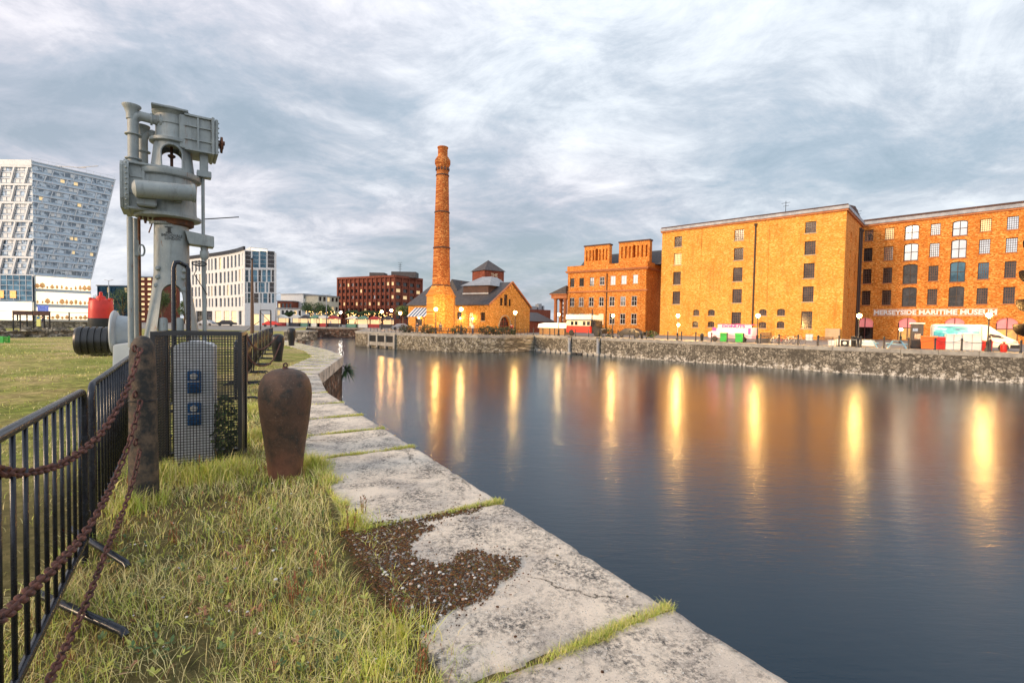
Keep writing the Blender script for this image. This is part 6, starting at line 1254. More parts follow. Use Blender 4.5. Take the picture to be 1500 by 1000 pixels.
# people --------------------------------------------------------------
def person(x, y, rz, label, top, legs_, hair=(.03,.02,.015), sit=False):
    T = thing('person', label, 'person', (x, y, -.02), rz); S = {}
    def skin(name, pts, edges, rad, m, lv=1):
        me = bpy.data.meshes.new(name); me.from_pydata(pts, edges, []); o = bpy.data.objects.new(name, me); COL.objects.link(o)
        md = o.modifiers.new('s', 'SKIN')
        for v, r_ in zip(me.skin_vertices[0].data, rad): v.radius = (r_, r_)
        me.skin_vertices[0].data[0].use_root = True; o.modifiers.new('u', 'SUBSURF').levels = lv
        dg = bpy.context.evaluated_depsgraph_get(); dg.update(); m2 = bpy.data.meshes.new_from_object(o.evaluated_get(dg)); bpy.data.objects.remove(o)
        for p_ in m2.polygons: p_.use_smooth = True
        m2.materials.clear(); m2.materials.append(m); o = bpy.data.objects.new(name, m2); COL.objects.link(o); o.parent = T; return o
    sk = M_.setdefault('skin', mat('skin', (.5,.3,.2), (.45,.26,.18), 5, .6))
    # body: pelvis, spine, neck, head, arms, legs
    pts = [(0,0,.95),(0,0,1.2),(0,.0,1.42),(0,0,1.52),(0,-.02,1.66),(.19,0,1.42),(.25,.02,1.12),(.24,-.10,.88),(-.19,0,1.42),(-.25,.02,1.12),(-.24,-.08,.88),(.09,0,.9),(.11,-.03,.5),(.11,.02,.07),(.11,-.14,.04),(-.09,0,.9),(-.11,.05,.5),(-.11,.10,.07),(-.11,-.05,.04)]
    ed = [(0,1),(1,2),(2,3),(3,4),(2,5),(5,6),(6,7),(2,8),(8,9),(9,10),(0,11),(11,12),(12,13),(13,14),(0,15),(15,16),(16,17),(17,18)]
    rad = [.13,.12,.13,.055,.10,.055,.042,.032,.055,.042,.032,.09,.06,.04,.04,.09,.06,.04,.04]
    skin('body', pts, ed, rad, sk)
    skin('jacket', [(0,0,.9),(0,0,1.2),(0,0,1.42),(.2,0,1.43),(.26,.02,1.12),(.25,-.07,.94),(-.2,0,1.43),(-.26,.02,1.12),(-.25,-.06,.94)], [(0,1),(1,2),(2,3),(3,4),(4,5),(2,6),(6,7),(7,8)], [.16,.15,.155,.075,.06,.05,.075,.06,.05], top)
    skin('trousers', [(0,0,.93),(.09,0,.86),(.11,-.03,.5),(.11,.02,.1),(-.09,0,.86),(-.11,.05,.5),(-.11,.10,.1)], [(0,1),(1,2),(2,3),(0,4),(4,5),(5,6)], [.14,.10,.075,.055,.10,.075,.055], legs_)
    b = MB(); b.lathe([(.0,-.02),(.10,.0),(.115,.05),(.10,.11),(.05,.145),(0,.15)], (0,.015,1.665), 14); b.build('hair', mat('hair', hair, tuple(x*.7 for x in hair), 9, .7), T)
    return T
cl = [mat('navy_cloth', (.02,.03,.07), (.015,.02,.05), 5, .8), mat('grey_cloth', (.16,.16,.17), (.12,.12,.13), 5, .8), mat('red_cloth', (.4,.03,.03), (.3,.02,.02), 5, .8), mat('pale_cloth', (.6,.58,.55), (.5,.48,.45), 5, .8), mat('denim_cloth', (.05,.08,.16), (.04,.06,.12), 5, .8)]
for px_, d_, t1, t2, l_ in ((645,2.0,1,0,'person in grey jacket standing before the chimney base'), (692,2.2,3,4,'person in pale jacket and jeans by the pump house door'), (749,2.0,2,0,'person in red jacket beside the arched door'), (611,2.4,0,1,'person in navy jacket near the striped awning')):
    q, an = QP(px_, d_); person(q.x, q.y, random.uniform(0,6), l_, cl[t1], cl[t2])
for px_, D_, t1, t2, l_ in ((484,133,3,0,'person in pale jacket walking on the back quay'), (452,134,1,4,'person in grey jacket on the back quay by the big tree'), (520,132,2,4,'person in red jacket on the back quay'), (63,62,0,1,'person in navy jacket beyond the low stone wall')):
    q = C(px_, D_); person(q.x, q.y, random.uniform(0,6), l_, cl[t1], cl[t2])
# ================================================================ city behind
# -- leaning glass tower
X0, Y0 = -148, 150; ZTt = P(50, 236, Y0).z; fr = Fac((X0,Y0), (-138,168)); fl_ = Fac((-215,150.2), (X0,Y0))
Tt = thing('glass_tower', 'tall glass apartment tower with slanting end and lit shops below', 'tower block', (X0, Y0, -.05), fr.ang)
zb = fr.uz(90, 405)[1]; LB = fr.uz(133, 430)[0]; LT = fr.uz(168, 262)[0]
def UW(z): return LB + (LT-LB)*(z-zb)/(ZTt-zb) if z > zb else LB
nf = 15; fh = (ZTt-1.2-zb)/nf; pale = M_['paleclad']
g1 = mat('apartment_glass', (.52,.60,.66), (.16,.20,.24), .55, .12, .35, rv=.04, lo=.46, hi=.54); sp1 = mat('blue_spandrel', (.46,.56,.64), (.36,.45,.54), .4, .4)
b = MB(); v = [(0,0,0),(LB,0,0),(LB,12,0),(0,12,0),(0,0,zb),(LB,0,zb),(LB,12,zb),(0,12,zb),(0,0,ZTt),(LT,0,ZTt),(LT,12,ZTt),(0,12,ZTt)]
b.add(v, [(0,1,5,4),(4,5,9,8),(1,2,6,5),(5,6,10,9),(2,3,7,6),(6,7,11,10),(8,9,10,11),(0,4,7,3),(4,8,11,7)]); b.build('core', sp1, Tt)
for k in range(nf):
    z = zb + k*fh; wgt = UW(z+fh*.6); b = MB(); b.add([(.1,-.06,z+fh*.36),(wgt-.1,-.06,z+fh*.36),(UW(z+fh)-.1,-.06,z+fh*.92),(.1,-.06,z+fh*.92)], [(0,1,2,3)]); o = b.build('window_band', g1, Tt, fix=False)
    b = MB(); b.box(0,-.35,z-.14,UW(z)+.1,0,z+.14); b.build('floor_slab', pale, o); b = MB(); n = 12; sh = fh*.22
    for i in range(n):
        u = wgt*(i+.5+random.uniform(-.25,.25))/n; w2_ = random.uniform(.05,.09)
        if i % 3 == k % 3: b.bar((u,-.22,z+.14),(u+sh,-.22,z+fh-.14),.28,.1,up=(0,1,0))
        else: b.box(u-w2_,-.12,z+fh*.36,u+w2_,-.07,z+fh*.92)
    b.build('mullion', pale, o, fix=False)
    lb = MB(); 
    for i in range(2):
        u = random.uniform(.05,.9)*wgt; lb.box(u,-.09,z+fh*.42,u+wgt*.05,-.07,z+fh*.86)
    lb.build('lit_window' if k in (3,5,10,13) else 'blind', WINL if k in (3,5,10,13) else M_['white'], o)
b = MB(); b.bar((LB,-.15,zb),(LT,-.15,ZTt),.35); b.box(-.2,-.3,ZTt-1.1,LT,0,ZTt-.7); b.bar((0,-.1,ZTt),(LT+.3,-.1,ZTt),.25); b.build('edge_trim', pale, Tt)
b = MB()
for i in range(12): b.cyl((LT*i/11,.3,ZTt),(LT*i/11,.3,ZTt+1.1),.04,4)
b.bar((0,.3,ZTt+1.1),(LT,.3,ZTt+1.1),.06); b.build('roof_rail', pale, Tt)
# lit podium below the slanting end
for k in range(3):
    z0_ = zb*k/3+.3; b = MB(); b.add([(.3,-.3,z0_+.3),(LB-.2,-.3,z0_+.3),(LB-.2,-.3,zb*(k+1)/3-.35),(.3,-.3,zb*(k+1)/3-.35)], [(0,1,2,3)]); o = b.build('shop_window', LITW, Tt, fix=False)
    b = MB(); r_ = random.Random(k+3)
    for i in range(12): u = LB*(i+.5)/12; s_ = r_.uniform(.8,1.9); b.lathe([(0,0),(r_.uniform(.2,.45)*s_,.3*s_),(r_.uniform(.1,.3)*s_,.8*s_),(0,1.0*s_)], (u,-.36,z0_+.4), 8)
    b.build('display', mat('shop_display_%d' % k, (.8,.5,.15), (.45,.14,.08), 1.5, .7, emit=.25, ecol=(.9,.5,.2)), o)
    b = MB(); b.box(0,-.4,zb*(k+1)/3-.3,LB,-.28,zb*(k+1)/3); b.build('fascia', M_['white'], o)
q = MB(); q.box(.5,-.5,2.2,LB*.22,-.42,5.0); q.build('blue_screen', mat('blue_screen', (.05,.10,.45), (.5,.55,.8), 2.2, .4, emit=.5, ecol=(.12,.18,.6)), Tt)
# facade facing the water: white frames three storeys high with slanting posts
fw_ = fl_; b = MB()
To = bpy.data.objects.new('front_block', None); 
bpy.data.objects.remove(To)
T3 = thing('glass_tower', 'white-framed glass tower face with three-storey slanted frames', 'tower block', (fl_.p0.x, fl_.p0.y, -.05), fl_.ang); Lf = fl_.L
b = MB(); b.box(0,.3,0,Lf,12,ZTt+.3); b.build('core', sp1, T3)
zpo = fl_.uz(25, 403)[1]; n3 = 6; H3 = (ZTt-1.6-zpo)/n3
for k in range(n3*3):
    z = zpo + k*H3/3; b = MB(); b.add([(.1,.22,z+.5),(Lf-.1,.22,z+.5),(Lf-.1,.22,z+H3/3-.12),(.1,.22,z+H3/3-.12)], [(0,1,2,3)]); o = b.build('window_band', g1, T3, fix=False)
    b = MB()
    for i in range(int(Lf/1.5)): u = i*1.5+random.uniform(-.2,.2); b.box(u,.14,z+.5,u+.12,.21,z+H3/3-.12)
    b.box(0,.05,z-.10,Lf,.29,z+.16); b.build('mullion', pale, o, fix=False)
    b = MB(); hi_ = k > 8
    for i in range(int(Lf/4.2)+1):
        for j in range(3):
            if random.random() < (.86 if hi_ else .5): u = i*4.2+j*1.4; b.box(u+.15,.13,z+.55,u+1.3,.20,z+H3/3-.2)
    if b.v: b.build('blind', M_['white'], o)
b = MB()
for k in range(n3+1):
    z = zpo + k*H3; b.box(-.1,-.25,z-.3,Lf,.28,z+.3)
    if k < n3:
        for i in range(int(Lf/4.2)+2):
            u = Lf-1.2-i*4.2; 
            if u > 2: b.bar((u-.0-1.4,-.1,z+.3),(u,-.1,z+H3-.3),.5,.3,up=(0,1,0))
b.box(-.1,-.3,ZTt-1.4,Lf+.02,.28,ZTt+.3); b.build('white_frame', M_['white'], T3)
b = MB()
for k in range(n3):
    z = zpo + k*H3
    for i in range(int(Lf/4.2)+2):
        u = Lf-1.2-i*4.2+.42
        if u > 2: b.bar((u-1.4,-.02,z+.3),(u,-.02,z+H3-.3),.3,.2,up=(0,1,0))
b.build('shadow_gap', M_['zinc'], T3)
b = MB(); b.add([(.2,-.1,.4),(Lf-.3,-.1,.4),(Lf-.3,-.1,zpo*.42),(.2,-.1,zpo*.42)], [(0,1,2,3)]); b.build('shop_window', LITW, T3, fix=False)
# glazed podium box in front
zp1 = P(20, 403, 146).z; u_ = C(48,145).x; T4 = thing('glass_podium', 'blue glazed low block with lit orange pictures before the tower', 'shop building', (-215, 145, -.05)); Lp = u_+215
b = MB(); b.prism([(0,.1),(Lp,.1),(Lp-4.9,5),(0,5)], 0, zp1, ax='z'); b.build('core', M_['glassb'], T4); b = MB()
for i in range(int(Lp/1.9)+1): b.box(Lp-i*1.9-.06,0,zp1*.45,Lp-i*1.9+.06,.1,zp1)
for z in np.linspace(zp1*.45, zp1, 6): b.box(0,.0,z-.06,Lp,.09,z+.06)
b.build('mullion', M_['paleclad'], T4); b = MB(); b.box(0,.02,.3,Lp-.2,.09,zp1*.42); b.build('shop_window', LITW, T4)
b = MB()
for px_ in (2, 20): u = C(px_,145).x+215; b.box(u-.9,-.06,zp1*.5,u+.9,-.01,zp1*.66)
b.build('picture', mat('orange_picture', (.9,.35,.05), (.8,.6,.3), 1.5, .5, emit=.5, ecol=(1,.4,.08)), T4)
# roof cradle
q = P(90, 240, 160); T = thing('roof_cradle', 'window-cleaning cradle arm on the roof of the glass tower', 'cradle', (q.x, 160, ZTt+.3)); b = MB(); b.bar((-3,0,1.4),(8,0,.9),.25); b.cyl((0,0,0),(0,0,1.3),.2,8); b.bar((5,0,1.0),(12,0,1.6),.2); b.build('arm', M_['zinc'], T)
# -- white hotel
hp_ = [C(270,152), C(285,148.5), C(300,145), C(313,142.2), C(326,139), C(337,136), C(348,132.5), C(358.5,128)]; hp_ = [Vector((p_.x, p_.y)) for p_ in hp_]
ZH = P(380, 366, 128).z
Th = thing('white_hotel', 'white curved hotel with narrow windows and a blue-glazed end block', 'hotel', (hp_[-1].x, hp_[-1].y, -.05)); ow = hp_[-1]
cnt = 0
for i in range(len(hp_)-1):
    f = Fac(hp_[i], hp_[i+1]); holes = []; x0 = [270,285,300,313,326,337,348,358.5]
    rows = ((.80,.965),(.60,.755),(.42,.565),(.26,.385)); nw = 3 if i < 3 else 2
    for ri, (a, c_) in enumerate(rows):
        for j in range(nw): u = f.L*(j+.5)/nw; w_ = f.L/nw*.24; du_ = (.25 if ri % 2 else -.15)*w_*2*(ri > 0); holes.append((u-w_+du_, ZH*a, u+w_+du_, ZH*c_, .35, False, 0))
    holes.append((f.L*.15,.2,f.L*.85,ZH*.20,.5,False,0))
    b = MB(); wall(b, f.L, 0, ZH, holes); o = b.build('wall', M_['white'], Th, fix=False); o.location = (f.p0.x-ow.x, f.p0.y-ow.y, 0); o.rotation_euler = (0,0,f.ang)
    for j, h in enumerate(holes):
        lt = j == len(holes)-1
        q = window(Th, h, 1 if not lt else 3, 2, (LIT if lt and i in (3,4,5) else (WINL if (i*7+j) % 11 == 0 else M_['glassd'])), .3, .06, .06, fm=M_['zinc']); q.location = o.location; q.rotation_euler = (0,0,f.ang)
f = Fac((C(358.5,128).x,128), (C(405,133).x,133)); holes = []
def zh(x, y): return 160+x/5, 320+y/5
for xs, y0, y1 in (([(988,1040),(1048,1098),(1105,1152),(1160,1212)],238,360), ([(988,1022),(1030,1086),(1092,1115),(1120,1150),(1158,1185),(1190,1210)],374,464), ([(988,1006),(1014,1050),(1070,1086),(1094,1140),(1150,1165),(1174,1210)],466,540), ([(988,1008),(1014,1036),(1060,1096),(1104,1120),(1128,1160),(1168,1184),(1192,1210)],546,618)):
    for a, c_ in xs: p_, q_ = zh(a, y0), zh(c_, y1); r_ = f.rect(p_[0], p_[1], q_[0], q_[1]); holes.append((max(.15, r_[0]), r_[1], min(f.L-.15, r_[2]), r_[3], .3, False, 0))
holes.append((f.L*.25,.2,f.L*.45,3.2,.4,False,0)); holes.append((f.L*.6,.2,f.L*.8,3.2,.4,False,0))
b = MB(); wall(b, f.L, 0, ZH, holes); xk = f.L-1.0; b.add([(0,0,0),(f.L,0,0),(xk,18,0),(0,20,0),(0,0,ZH),(f.L,0,ZH),(xk,18,ZH),(0,20,ZH)], [(1,2,6,5),(2,3,7,6),(3,0,4,7),(4,5,6,7)]); o = b.build('wall', M_['white'], Th, fix=False); o.location = (f.p0.x-ow.x, f.p0.y-ow.y, 0); o.rotation_euler = (0,0,f.ang)
for j, h in enumerate(holes):
    q = window(Th, h, 1, 2 if j > 3 else 4, (M_['glassb'] if j % 3 else M_['glassd']) if j < len(holes)-2 else LIT, .25, .06, .06, fm=M_['white']); q.location = o.location; q.rotation_euler = (0,0,f.ang)
b = MB(); b.box(2.0,3,ZH,f.L-1.5,10,P(380,361,131).z); o = b.build('penthouse', M_['white'], Th); o.location = (f.p0.x-ow.x, f.p0.y-ow.y, 0); o.rotation_euler = (0,0,f.ang); b = MB(); b.box(2.2,2.9,ZH+.3,f.L-1.7,3.0,ZH+1.0); q = b.build('lit_window', LITW, o)
b = MB()
for i in range(len(hp_)-1): a, c_ = hp_[i]-ow, hp_[i+1]-ow; b.bar((a.x,a.y-.1,ZH+.45),(c_.x,c_.y-.1,ZH+.45),.5,.9)
b.build('roof_edge', M_['iron'], Th)
# -- dark red office block
ZC = P(578, 404, 220).z; pc = C(578,220); f1 = Fac((C(495,238).x,238), (pc.x,220)); f2 = Fac((pc.x,220), (C(617,236).x,236))
To = thing('red_office_block', 'wide dark red brick office block with mast on its roof', 'office block', (pc.x, 220, -.05))
for f, nc, nr in ((f1,13,6), (f2,4,6)):
    holes = []
    for r_ in range(nr):
        for c_ in range(nc): u = f.L*(c_+.5)/nc; w_ = f.L/nc*.33; z = ZC*(.14+.135*r_); holes.append((u-w_, z, u+w_, z+1.6, .5, False, 0))
    b = MB(); wall(b, f.L, 0, ZC, holes); 
    for c_ in range(nc+1): u = f.L*c_/nc; b.box(u-.35,-.5,0,u+.35,0,ZC-.6)
    b.box(-.2,-.7,ZC-.6,f.L+.2,1,ZC+.4); o = b.build('wall', BR_D, To, fix=False); o.location = (f.p0.x-pc.x, f.p0.y-pc.y, 0); o.rotation_euler = (0,0,f.ang)
    for j, h in enumerate(holes):
        b = MB(); b.add([(h[0],.4,h[1]),(h[2],.4,h[1]),(h[2],.4,h[3]),(h[0],.4,h[3])], [(0,1,2,3)]); q = b.build('window', WINL if random.random() < .14 else (M_['glassm'] if random.random() < .12 else M_['glassd']), To, fix=False); q.location = o.location; q.rotation_euler = o.rotation_euler
b = MB(); d1 = f1.p0-pc.xy; b.add([(d1.x,d1.y,ZC),(0,0,ZC),(f2.p1.x-pc.x,f2.p1.y-pc.y,ZC),(d1.x+9,d1.y+30,ZC)], [(0,1,2,3)]); b.build('roof', M_['slate'], To)
b = MB(); b.box(-14,8,ZC,-7,14,P(550,399,228).z); b.box(-3.5,7,ZC,8,14,P(590,398,228).z); b.build('roof_plant', M_['slate'], To); q = P(580,386,228)
b = MB(); b.cyl((.4,8,ZC),(.4,8,P(580,385.5,228).z),.12,6); [b.bar((-.6,8,z),(1.4,8,z),.1) for z in np.linspace(ZC+4, ZC+7, 4)]; b.build('mast', M_['iron'], To)
# -- other blocks
def block(name, label, px0, px1, pyt, D0_, m, cat='building', dep=14, D1=None, win=None, wm=None, roof=None):
    f = Fac((C(px0,D0_).x,D0_), (C(px1,D1 or D0_).x,D1 or D0_)); T = thing(name, label, cat, (f.p0.x, f.p0.y, -.05), f.ang); z = P((px0+px1)/2, pyt, D0_).z; holes = []
    if win:
        nc, nr = win
        for r_ in range(nr):
            for c_ in range(nc): u = f.L*(c_+.5)/nc; w_ = f.L/nc*.3; zz_ = z*(r_+.45)/nr; holes.append((u-w_, zz_, u+w_, zz_+z/nr*.45, .3, False, 0))
    b = MB(); wall(b, f.L, 0, z, holes); b.add([(0,0,0),(f.L,0,0),(f.L,dep,0),(0,dep,0),(0,0,z),(f.L,0,z),(f.L,dep,z),(0,dep,z)], [(1,2,6,5),(2,3,7,6),(3,0,4,7),(4,5,6,7)]); b.build('wall', m, T, fix=False)
    for i, h in enumerate(holes): b = MB(); b.add([(h[0],.25,h[1]),(h[2],.25,h[1]),(h[2],.25,h[3]),(h[0],.25,h[3])], [(0,1,2,3)]); b.build('window', (wm or M_['glassd']) if i % 4 else WINL, T, fix=False)
    b = MB(); b.box(-.3,-.3,z,f.L+.3,dep,z+.35); b.build('roof', roof or M_['zinc'], T); return T, f, z
block('red_brick_block', 'red brick block with lit vertical strip windows behind the crane pipes', 204, 224, 406, 170, BR_D, win=(2,9), wm=LIT)
block('glass_pavilion', 'low glazed pavilion with thin flat roof beyond the red buoy', 143, 200, 419, 190, M_['glassb'], win=(9,3), wm=M_['glassb'])
block('brown_terrace', 'row of dark brown gabled blocks beside the hotel', 406, 428, 441, 210, BR_D, win=(4,1))
block('white_shed', 'long low white building below the brown blocks', 405, 442, 452, 185, M_['white'], win=(6,1))
block('white_office', 'pale office tower block with dark stair slot', 444, 464, 431, 215, M_['white'], D1=222, win=(3,4)); block('cream_office', 'cream panelled office between the pale tower and the red block', 466, 496, 433, 212, D1=222, m= mat('cream_panel', (.6,.55,.42), (.5,.46,.35), .5, .7), win=(5,3))
block('far_terrace', 'low grey roofs showing between the hotel and the big tree', 424, 447, 451, 260, M_['slate'], win=(5,1))
# -- trees
def tree(px_, D_, pyt, wpx, label, seed, pyb=462, warm=False):
    r_ = np.random.default_rng(seed); q = C(px_, D_); zt = P(px_, pyt, D_).z; zb_ = max(1.2, P(px_, pyb, D_).z); rw = wpx/2*D_/F; T = thing('tree', label, 'tree', (q.x, q.y, -.05)); rr = random.Random(seed)
    b = MB(); b.tube([(0,0,0),(.1,0,zb_*.6),(0,.1,zb_+(zt-zb_)*.3),(.1,0,zt*.85)], [.28,.22,.15,.05], 8)
    cs = []
    for k in range(13):
        a = rr.uniform(0, 6.3); rad_ = rw*rr.uniform(.25,.8); z = zb_+(zt-zb_)*rr.uniform(.15,.8); cs.append((rad_*math.cos(a), rad_*math.sin(a)*.8, z)); b.tube([(0,0,zb_*.8+(z-zb_)*.3), (rad_*math.cos(a)*.5, rad_*math.sin(a)*.4, z*.85), (cs[-1])], [.10,.06,.03], 5)
    cs.append((0,0,zt-.22*(zt-zb_))); b.build('trunk', M_['wood'], T)
    lf = MB(); n = 3400; s_ = max(.16, D_/F*1.2)
    for i in range(n):
        c_ = cs[int(r_.integers(0, len(cs)))]; v = r_.normal(size=3); v /= np.linalg.norm(v); v *= r_.uniform(.2,1)**.6; h_ = (zt-zb_)*.24
        p_ = Vector((c_[0]+v[0]*rw*.36, c_[1]+v[1]*rw*.36, c_[2]+v[2]*h_)); d = Vector(r_.normal(size=3)).normalized(); e = d.orthogonal().normalized(); z_ = s_*r_.uniform(.5,1.2); g = d.cross(e)*z_*.45
        lf.add([p_-e*z_*.5, p_+g, p_+e*z_*.5, p_-g], [(0,1,2,3)], int(r_.integers(0, 3)))
    lf.build('crown', [M_['lf1'], M_['lf2'], M_['lf3']] if not warm else [M_['lf2'], M_['lf3'], M_['lf3']], T, fix=False)
for i, a in enumerate(((180,150,421,46,'dark round tree between the red buoy and the crane pipes'), (140,155,432,26,'dark tree half hidden by the red buoy'), (455,146,442,42,'broad green tree above the stalls of the back quay'), (478,150,446,34,'low spreading tree lit by the festoon lights'), (424,150,456,16,'small tree before the long white building'), (520,150,454,30,'low green tree before the dark red office block'), (545,146,455,34,'dark green tree beside the orange lamps'), (590,120,447,26,'yellow-lit tree at the end of the pump house'), (237,150,425,30,'tree seen through the arch of the crane'), (270,150,440,26,'tree glimpsed through the crane legs beside the hotel'))): tree(*a, seed=70+i, warm=i in (7,))
# festoon bulbs and market stalls
bulb = emitm('bulb_glow', (1, .55, .18), 7); r_ = random.Random(4)
for px0, px1, py0, py1, n, l_, D_ in ((446,496,455,472,90,'many warm bulbs strung through the trees over the quay stalls',142), (508,575,458,474,110,'many warm bulbs strung before the dark red office block',136)):
    b = MB()
    for i in range(n): p_ = P(r_.uniform(px0,px1), r_.uniform(py0,py1), D_+r_.uniform(-4,4)); b.lathe([(0,-.09),(.09,0),(0,.09)], p_, 6)
    o = b.build('festoon_lights', bulb); tag(o, l_, 'lights', kind='stuff')
sc = [mat('stall_red', (.4,.04,.04), (.3,.03,.03), 2, .7), mat('stall_white', (.7,.68,.62), (.6,.58,.52), 2, .7), mat('stall_green', (.12,.26,.2), (.09,.2,.15), 2, .7), mat('stall_dark', (.05,.05,.06), (.03,.03,.04), 2, .7)]
for i, (px_, l_) in enumerate(((410,'lit stall with cream canopy next to the hotel'), (431,'white-canopied lit stall below the small tree'), (446,'dark stall beneath the broad tree'), (459,'green-canopied stall on the back quay'), (472,'white-canopied stall beneath the festoon lights'), (487,'red stall at the end of the back quay'), (515,'white stall just across the channel mouth'), (530,'green-roofed stall in front of the red office block'), (547,'red-roofed stall among the warm bulbs'), (566,'dark stall below the orange lamps'))):
    D_ = 134 if px_ < 500 else 131; q = C(px_, D_); T = thing('market_stall', l_, 'stall', (q.x, q.y, -.02)); m = sc[(1,1,3,2,1,0,1,2,0,3)[i]]
    b = MB(); b.prism([(-1.8,2.3),(1.8,2.3),(0,3.2)], 0, 2.6, ax='y'); b.build('canopy', m, T); b = MB(); b.box(-1.5,.2,0,1.5,.7,1.0); b.build('counter', sc[(i*3) % 4], T)
    b = MB(); b.box(-1.4,2.2,1.0,1.4,2.3,2.2); b.build('lit_back', LIT, T); b = MB(); [b.cyl((x,y,0),(x,y,2.3),.05,6) for x in (-1.6,1.6) for y in (.1,2.5)]; b.build('post', M_['iron'], T)
# -- flagpole, lamp masts, lock gear on the far verge
for px_, D_, pyt, rr_, l_ in ((369.5,60,380,.22,'thick dark timber mast before the white hotel'), (382,90,405,.05,'thin steel pole beside the dark timber mast')):
    q = C(px_, D_); T = thing('mast', l_, 'mast', (q.x, D_, -.05)); b = MB(); zt = P(px_, pyt, D_).z; b.tube([(0,0,0),(0,0,zt*.6),(0,0,zt)], [rr_,rr_*.75,rr_*.4], 10); b.build('pole', M_['wood'] if rr_ > .1 else M_['zinc'], T)
    b = MB(); b.lathe([(rr_*.6,zt),(rr_*.9,zt+.1),(0,zt+.3)], n=8); b.build('cap', M_['iron'], T)
for px_, pyt, l_ in ((404,430,'slim street lamp at the corner of the white hotel'), (160,411,'tall twin-headed street lamp above the red buoy'), (478,432,'twin-headed street lamp before the cream office')):
    q = C(px_, 120); zt = P(px_, pyt, 120).z; T = thing('mast_lamp', l_, 'street lamp', (q.x, 120, -.05)); b = MB(); b.tube([(0,0,0),(0,0,zt)], [.12,.07], 8); b.build('pole', M_['zinc'], T); b = MB(); b.bar((-1.1,0,zt+.25),(0,0,zt),.16,.1); b.bar((1.1,0,zt+.25),(0,0,zt),.16,.1); b.build('head', M_['zinc'], T)
q = C(392, 75); T = thing('lock_frame', 'dark rectangular iron frame with braces by the masts', 'frame', (q.x-1.1, 75, -.05)); za = P(392,454,75).z; b = MB(); [b.bar((x,0,0),(x,0,za),.14) for x in (0,1.6)]; b.bar((0,0,za),(1.6,0,za),.14); b.bar((0,0,za*.5),(-2.2,0,0),.08); b.bar((0,0,za*.9),(1.6,0,za*.4),.07); b.build('frame', M_['iron'], T)
# -- low stone wall, railings and boards across the field
wl = Fac((C(-40,36).x,36), (C(186,48).x,48)); T = thing('low_stone_wall', 'low dark stone wall with rubble across the end of the field', 'wall', (wl.p0.x, wl.p0.y, -.05), wl.ang); zt = P(80, 484, 41).z
b = MB(); b.box(0,0,0,wl.L,.9,max(.35, zt)); b.build('masonry', M_['farwall'], T); b = MB(); r_ = random.Random(8)
for i in range(150): u = r_.uniform(0, wl.L); s_ = r_.uniform(.08,.35); b.lathe([(0,0),(s_,s_*.1),(s_*.8,s_*.7),(0,s_)], (u, r_.uniform(-1.2,.9), 0 if r_.random() < .6 else max(.35, zt)), 6, sm=False)
tag(b.build('rubble', M_['farwall'], None), 'scattered dark rubble along the low field wall', 'rubble', kind='stuff'); bpy.data.objects['rubble'].location = (wl.p0.x, wl.p0.y, -.05); bpy.data.objects['rubble'].rotation_euler = (0,0,wl.ang)
wl2 = Fac((C(-60,62).x,62), (C(200,78).x,78)); T = thing('stone_parapet', 'second long stone parapet before the road below the glass tower', 'wall', (wl2.p0.x, wl2.p0.y, -.05), wl2.ang); b = MB(); b.box(0,0,0,wl2.L,.8,.95); b.build('masonry', M_['farwall'], T); b = MB(); b.box(0,-.1,.95,wl2.L,.9,1.1); b.build('coping', M_['farcap'], T)
T = thing('railing', 'dark railing standing on the long parapet beneath the glass tower', 'railing', (wl2.p0.x, wl2.p0.y, 1.05), wl2.ang); b = MB(); n = int(wl2.L/2.4)
for i in range(n+1): b.box(wl2.L*i/n-.07,.3,0,wl2.L*i/n+.07,.44,1.25)
for z in (.5, 1.2): b.box(0,.34,z-.03,wl2.L,.4,z+.03)
b.build('rails', M_['iron'], T)
for px0, px1, l_ in ((20,50,'long dark board on posts before the lit shops'), (50,74,'dark information board next to the long board')):
    a, c_ = C(px0,44), C(px1,45); f = Fac((a.x,44),(c_.x,45)); T = thing('notice_board', l_, 'board', (a.x,44,-.05), f.ang); z0_, z1_ = P(47,461,44.5).z, P(47,454.5,44.5).z; b = MB(); b.box(0,0,z0_,f.L-.06,.08,z1_); b.build('board', mat('dark_board', (.10,.05,.04), (.2,.1,.07), 2, .6), T); b = MB(); n = 3; [b.box(f.L*i/n-.05,.09,0,f.L*i/n+.05,.17,z1_) for i in range(n+1)]; b.build('post', M_['iron'], T)
q = C(57.5,43); T = thing('notice_sign', 'narrow yellow and blue sign below the boards', 'sign', (q.x,43,-.05)); b = MB(); z0_, z1_ = P(57,477,43).z, P(57,462,43).z; b.box(-.17,-.06,z0_,.17,-.01,z1_); b.build('panel', mat('yellow_sign', (.65,.62,.15), (.5,.55,.2), 5, .6), T); b = MB(); b.box(-.03,0,0,.03,.06,z1_+.1); b.build('post', M_['iron'], T); b = MB(); b.box(-.12,-.07,z1_-.25,.12,-.062,z1_-.05); b.build('badge', M_['blue'], T)
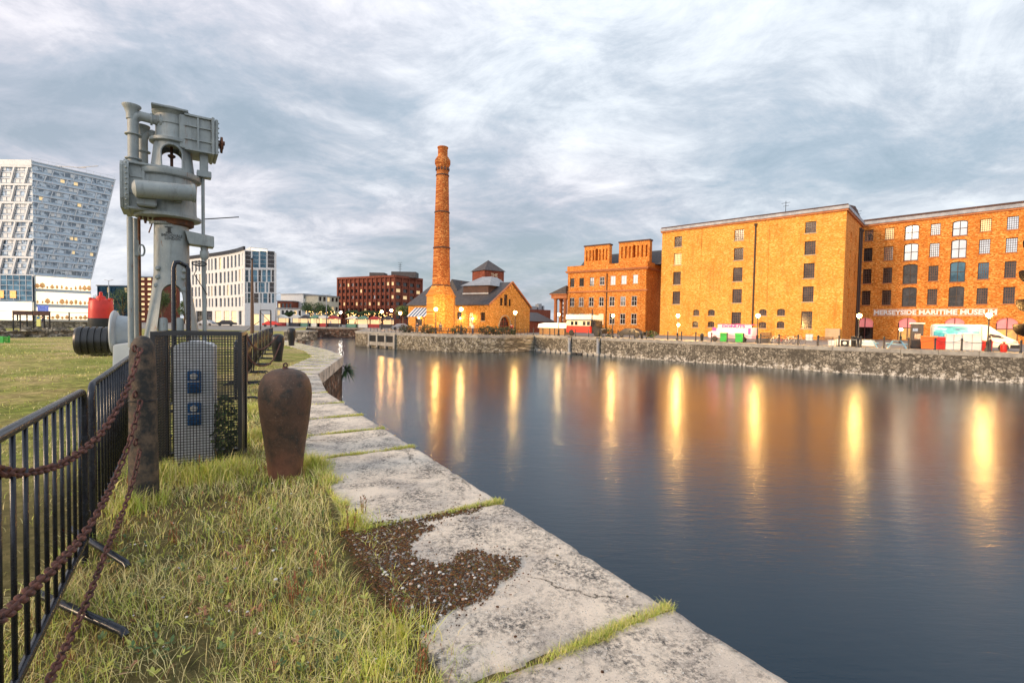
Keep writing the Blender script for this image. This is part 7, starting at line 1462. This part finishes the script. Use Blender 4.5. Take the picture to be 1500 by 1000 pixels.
q = G(2, 501); T = thing('green_crate', 'bright green crate on the field edge', 'crate', (q.x, q.y, -.03)); b = MB(); [b.box(-.3,-.2,.0+.1*k,.3,.2,.08+.1*k) for k in range(4)]; b.build('slats', grn, T); b = MB(); [b.box(x-.03,y-.03,0,x+.03,y+.03,.42) for x in (-.3,.3) for y in (-.2,.2)]; b.build('post', grn, T)
q = G(438, 500); T = thing('low_block_wall', 'short pale stone block at the far end of the verge', 'wall', (q.x-1.0, q.y+2, -.05)); b = MB(); b.box(-1.2,0,0,.9,2,.75); b.build('masonry', M_['farwall'], T, bevel=.04); b = MB(); b.box(-1.25,-.05,.75,.95,2.05,.9); b.build('coping', M_['farcap'], T, bevel=.03)
# antenna on warehouse roof
for px_, py_, l_ in ((1151,304,'thin aerial on the roof of the yellow warehouse'), (1256,316,'cluster of aerials behind the corner of the warehouse roofs')):
    D_ = 92 if px_ < 1200 else 100; q = P(px_, py_, D_); T = thing('roof_aerial', l_, 'aerial', (q.x, D_, TOP)); b = MB(); b.cyl((0,0,0),(0,0,q.z-TOP+1.2),.05,6); b.bar((-.8,0,q.z-TOP+.7),(.8,0,q.z-TOP+1.0),.06); b.bar((-.5,0,q.z-TOP+.2),(.6,0,q.z-TOP+.4),.06); b.build('mast', M_['iron'], T)
# parked cars on the road before the hotel
for px_, D_, m, l_ in ((330,118,M_['iron'],'black car parked before the curved hotel'), (396,118,M_['red'],'dark red car parked at the hotel corner'), (588,101,M_['gutter'],'silver car parked at the end of the pump house terrace'), (300,118,M_['gutter'],'silver car parked before the curved hotel')):
    q = C(px_, D_); T = thing('parked_car', l_, 'car', (q.x, D_, -.02), random.uniform(-.2,.2)); body_loft([(-2.1,.35),(-2.1,.8),(-1.5,.95),(-.9,1.38),(.7,1.4),(1.3,.95),(2.0,.85),(2.1,.4)], 1.7, 'body', m, T, .15, .08); wheel(T, -1.3, .05, .32); wheel(T, 1.3, .05, .32); b = MB(); b.add([(-1.3,.07,1.0),(1.1,.07,1.0),(.62,.13,1.3),(-.85,.13,1.3)], [(0,1,2,3)]); b.build('side_window', M_['glassd'], T, fix=False)
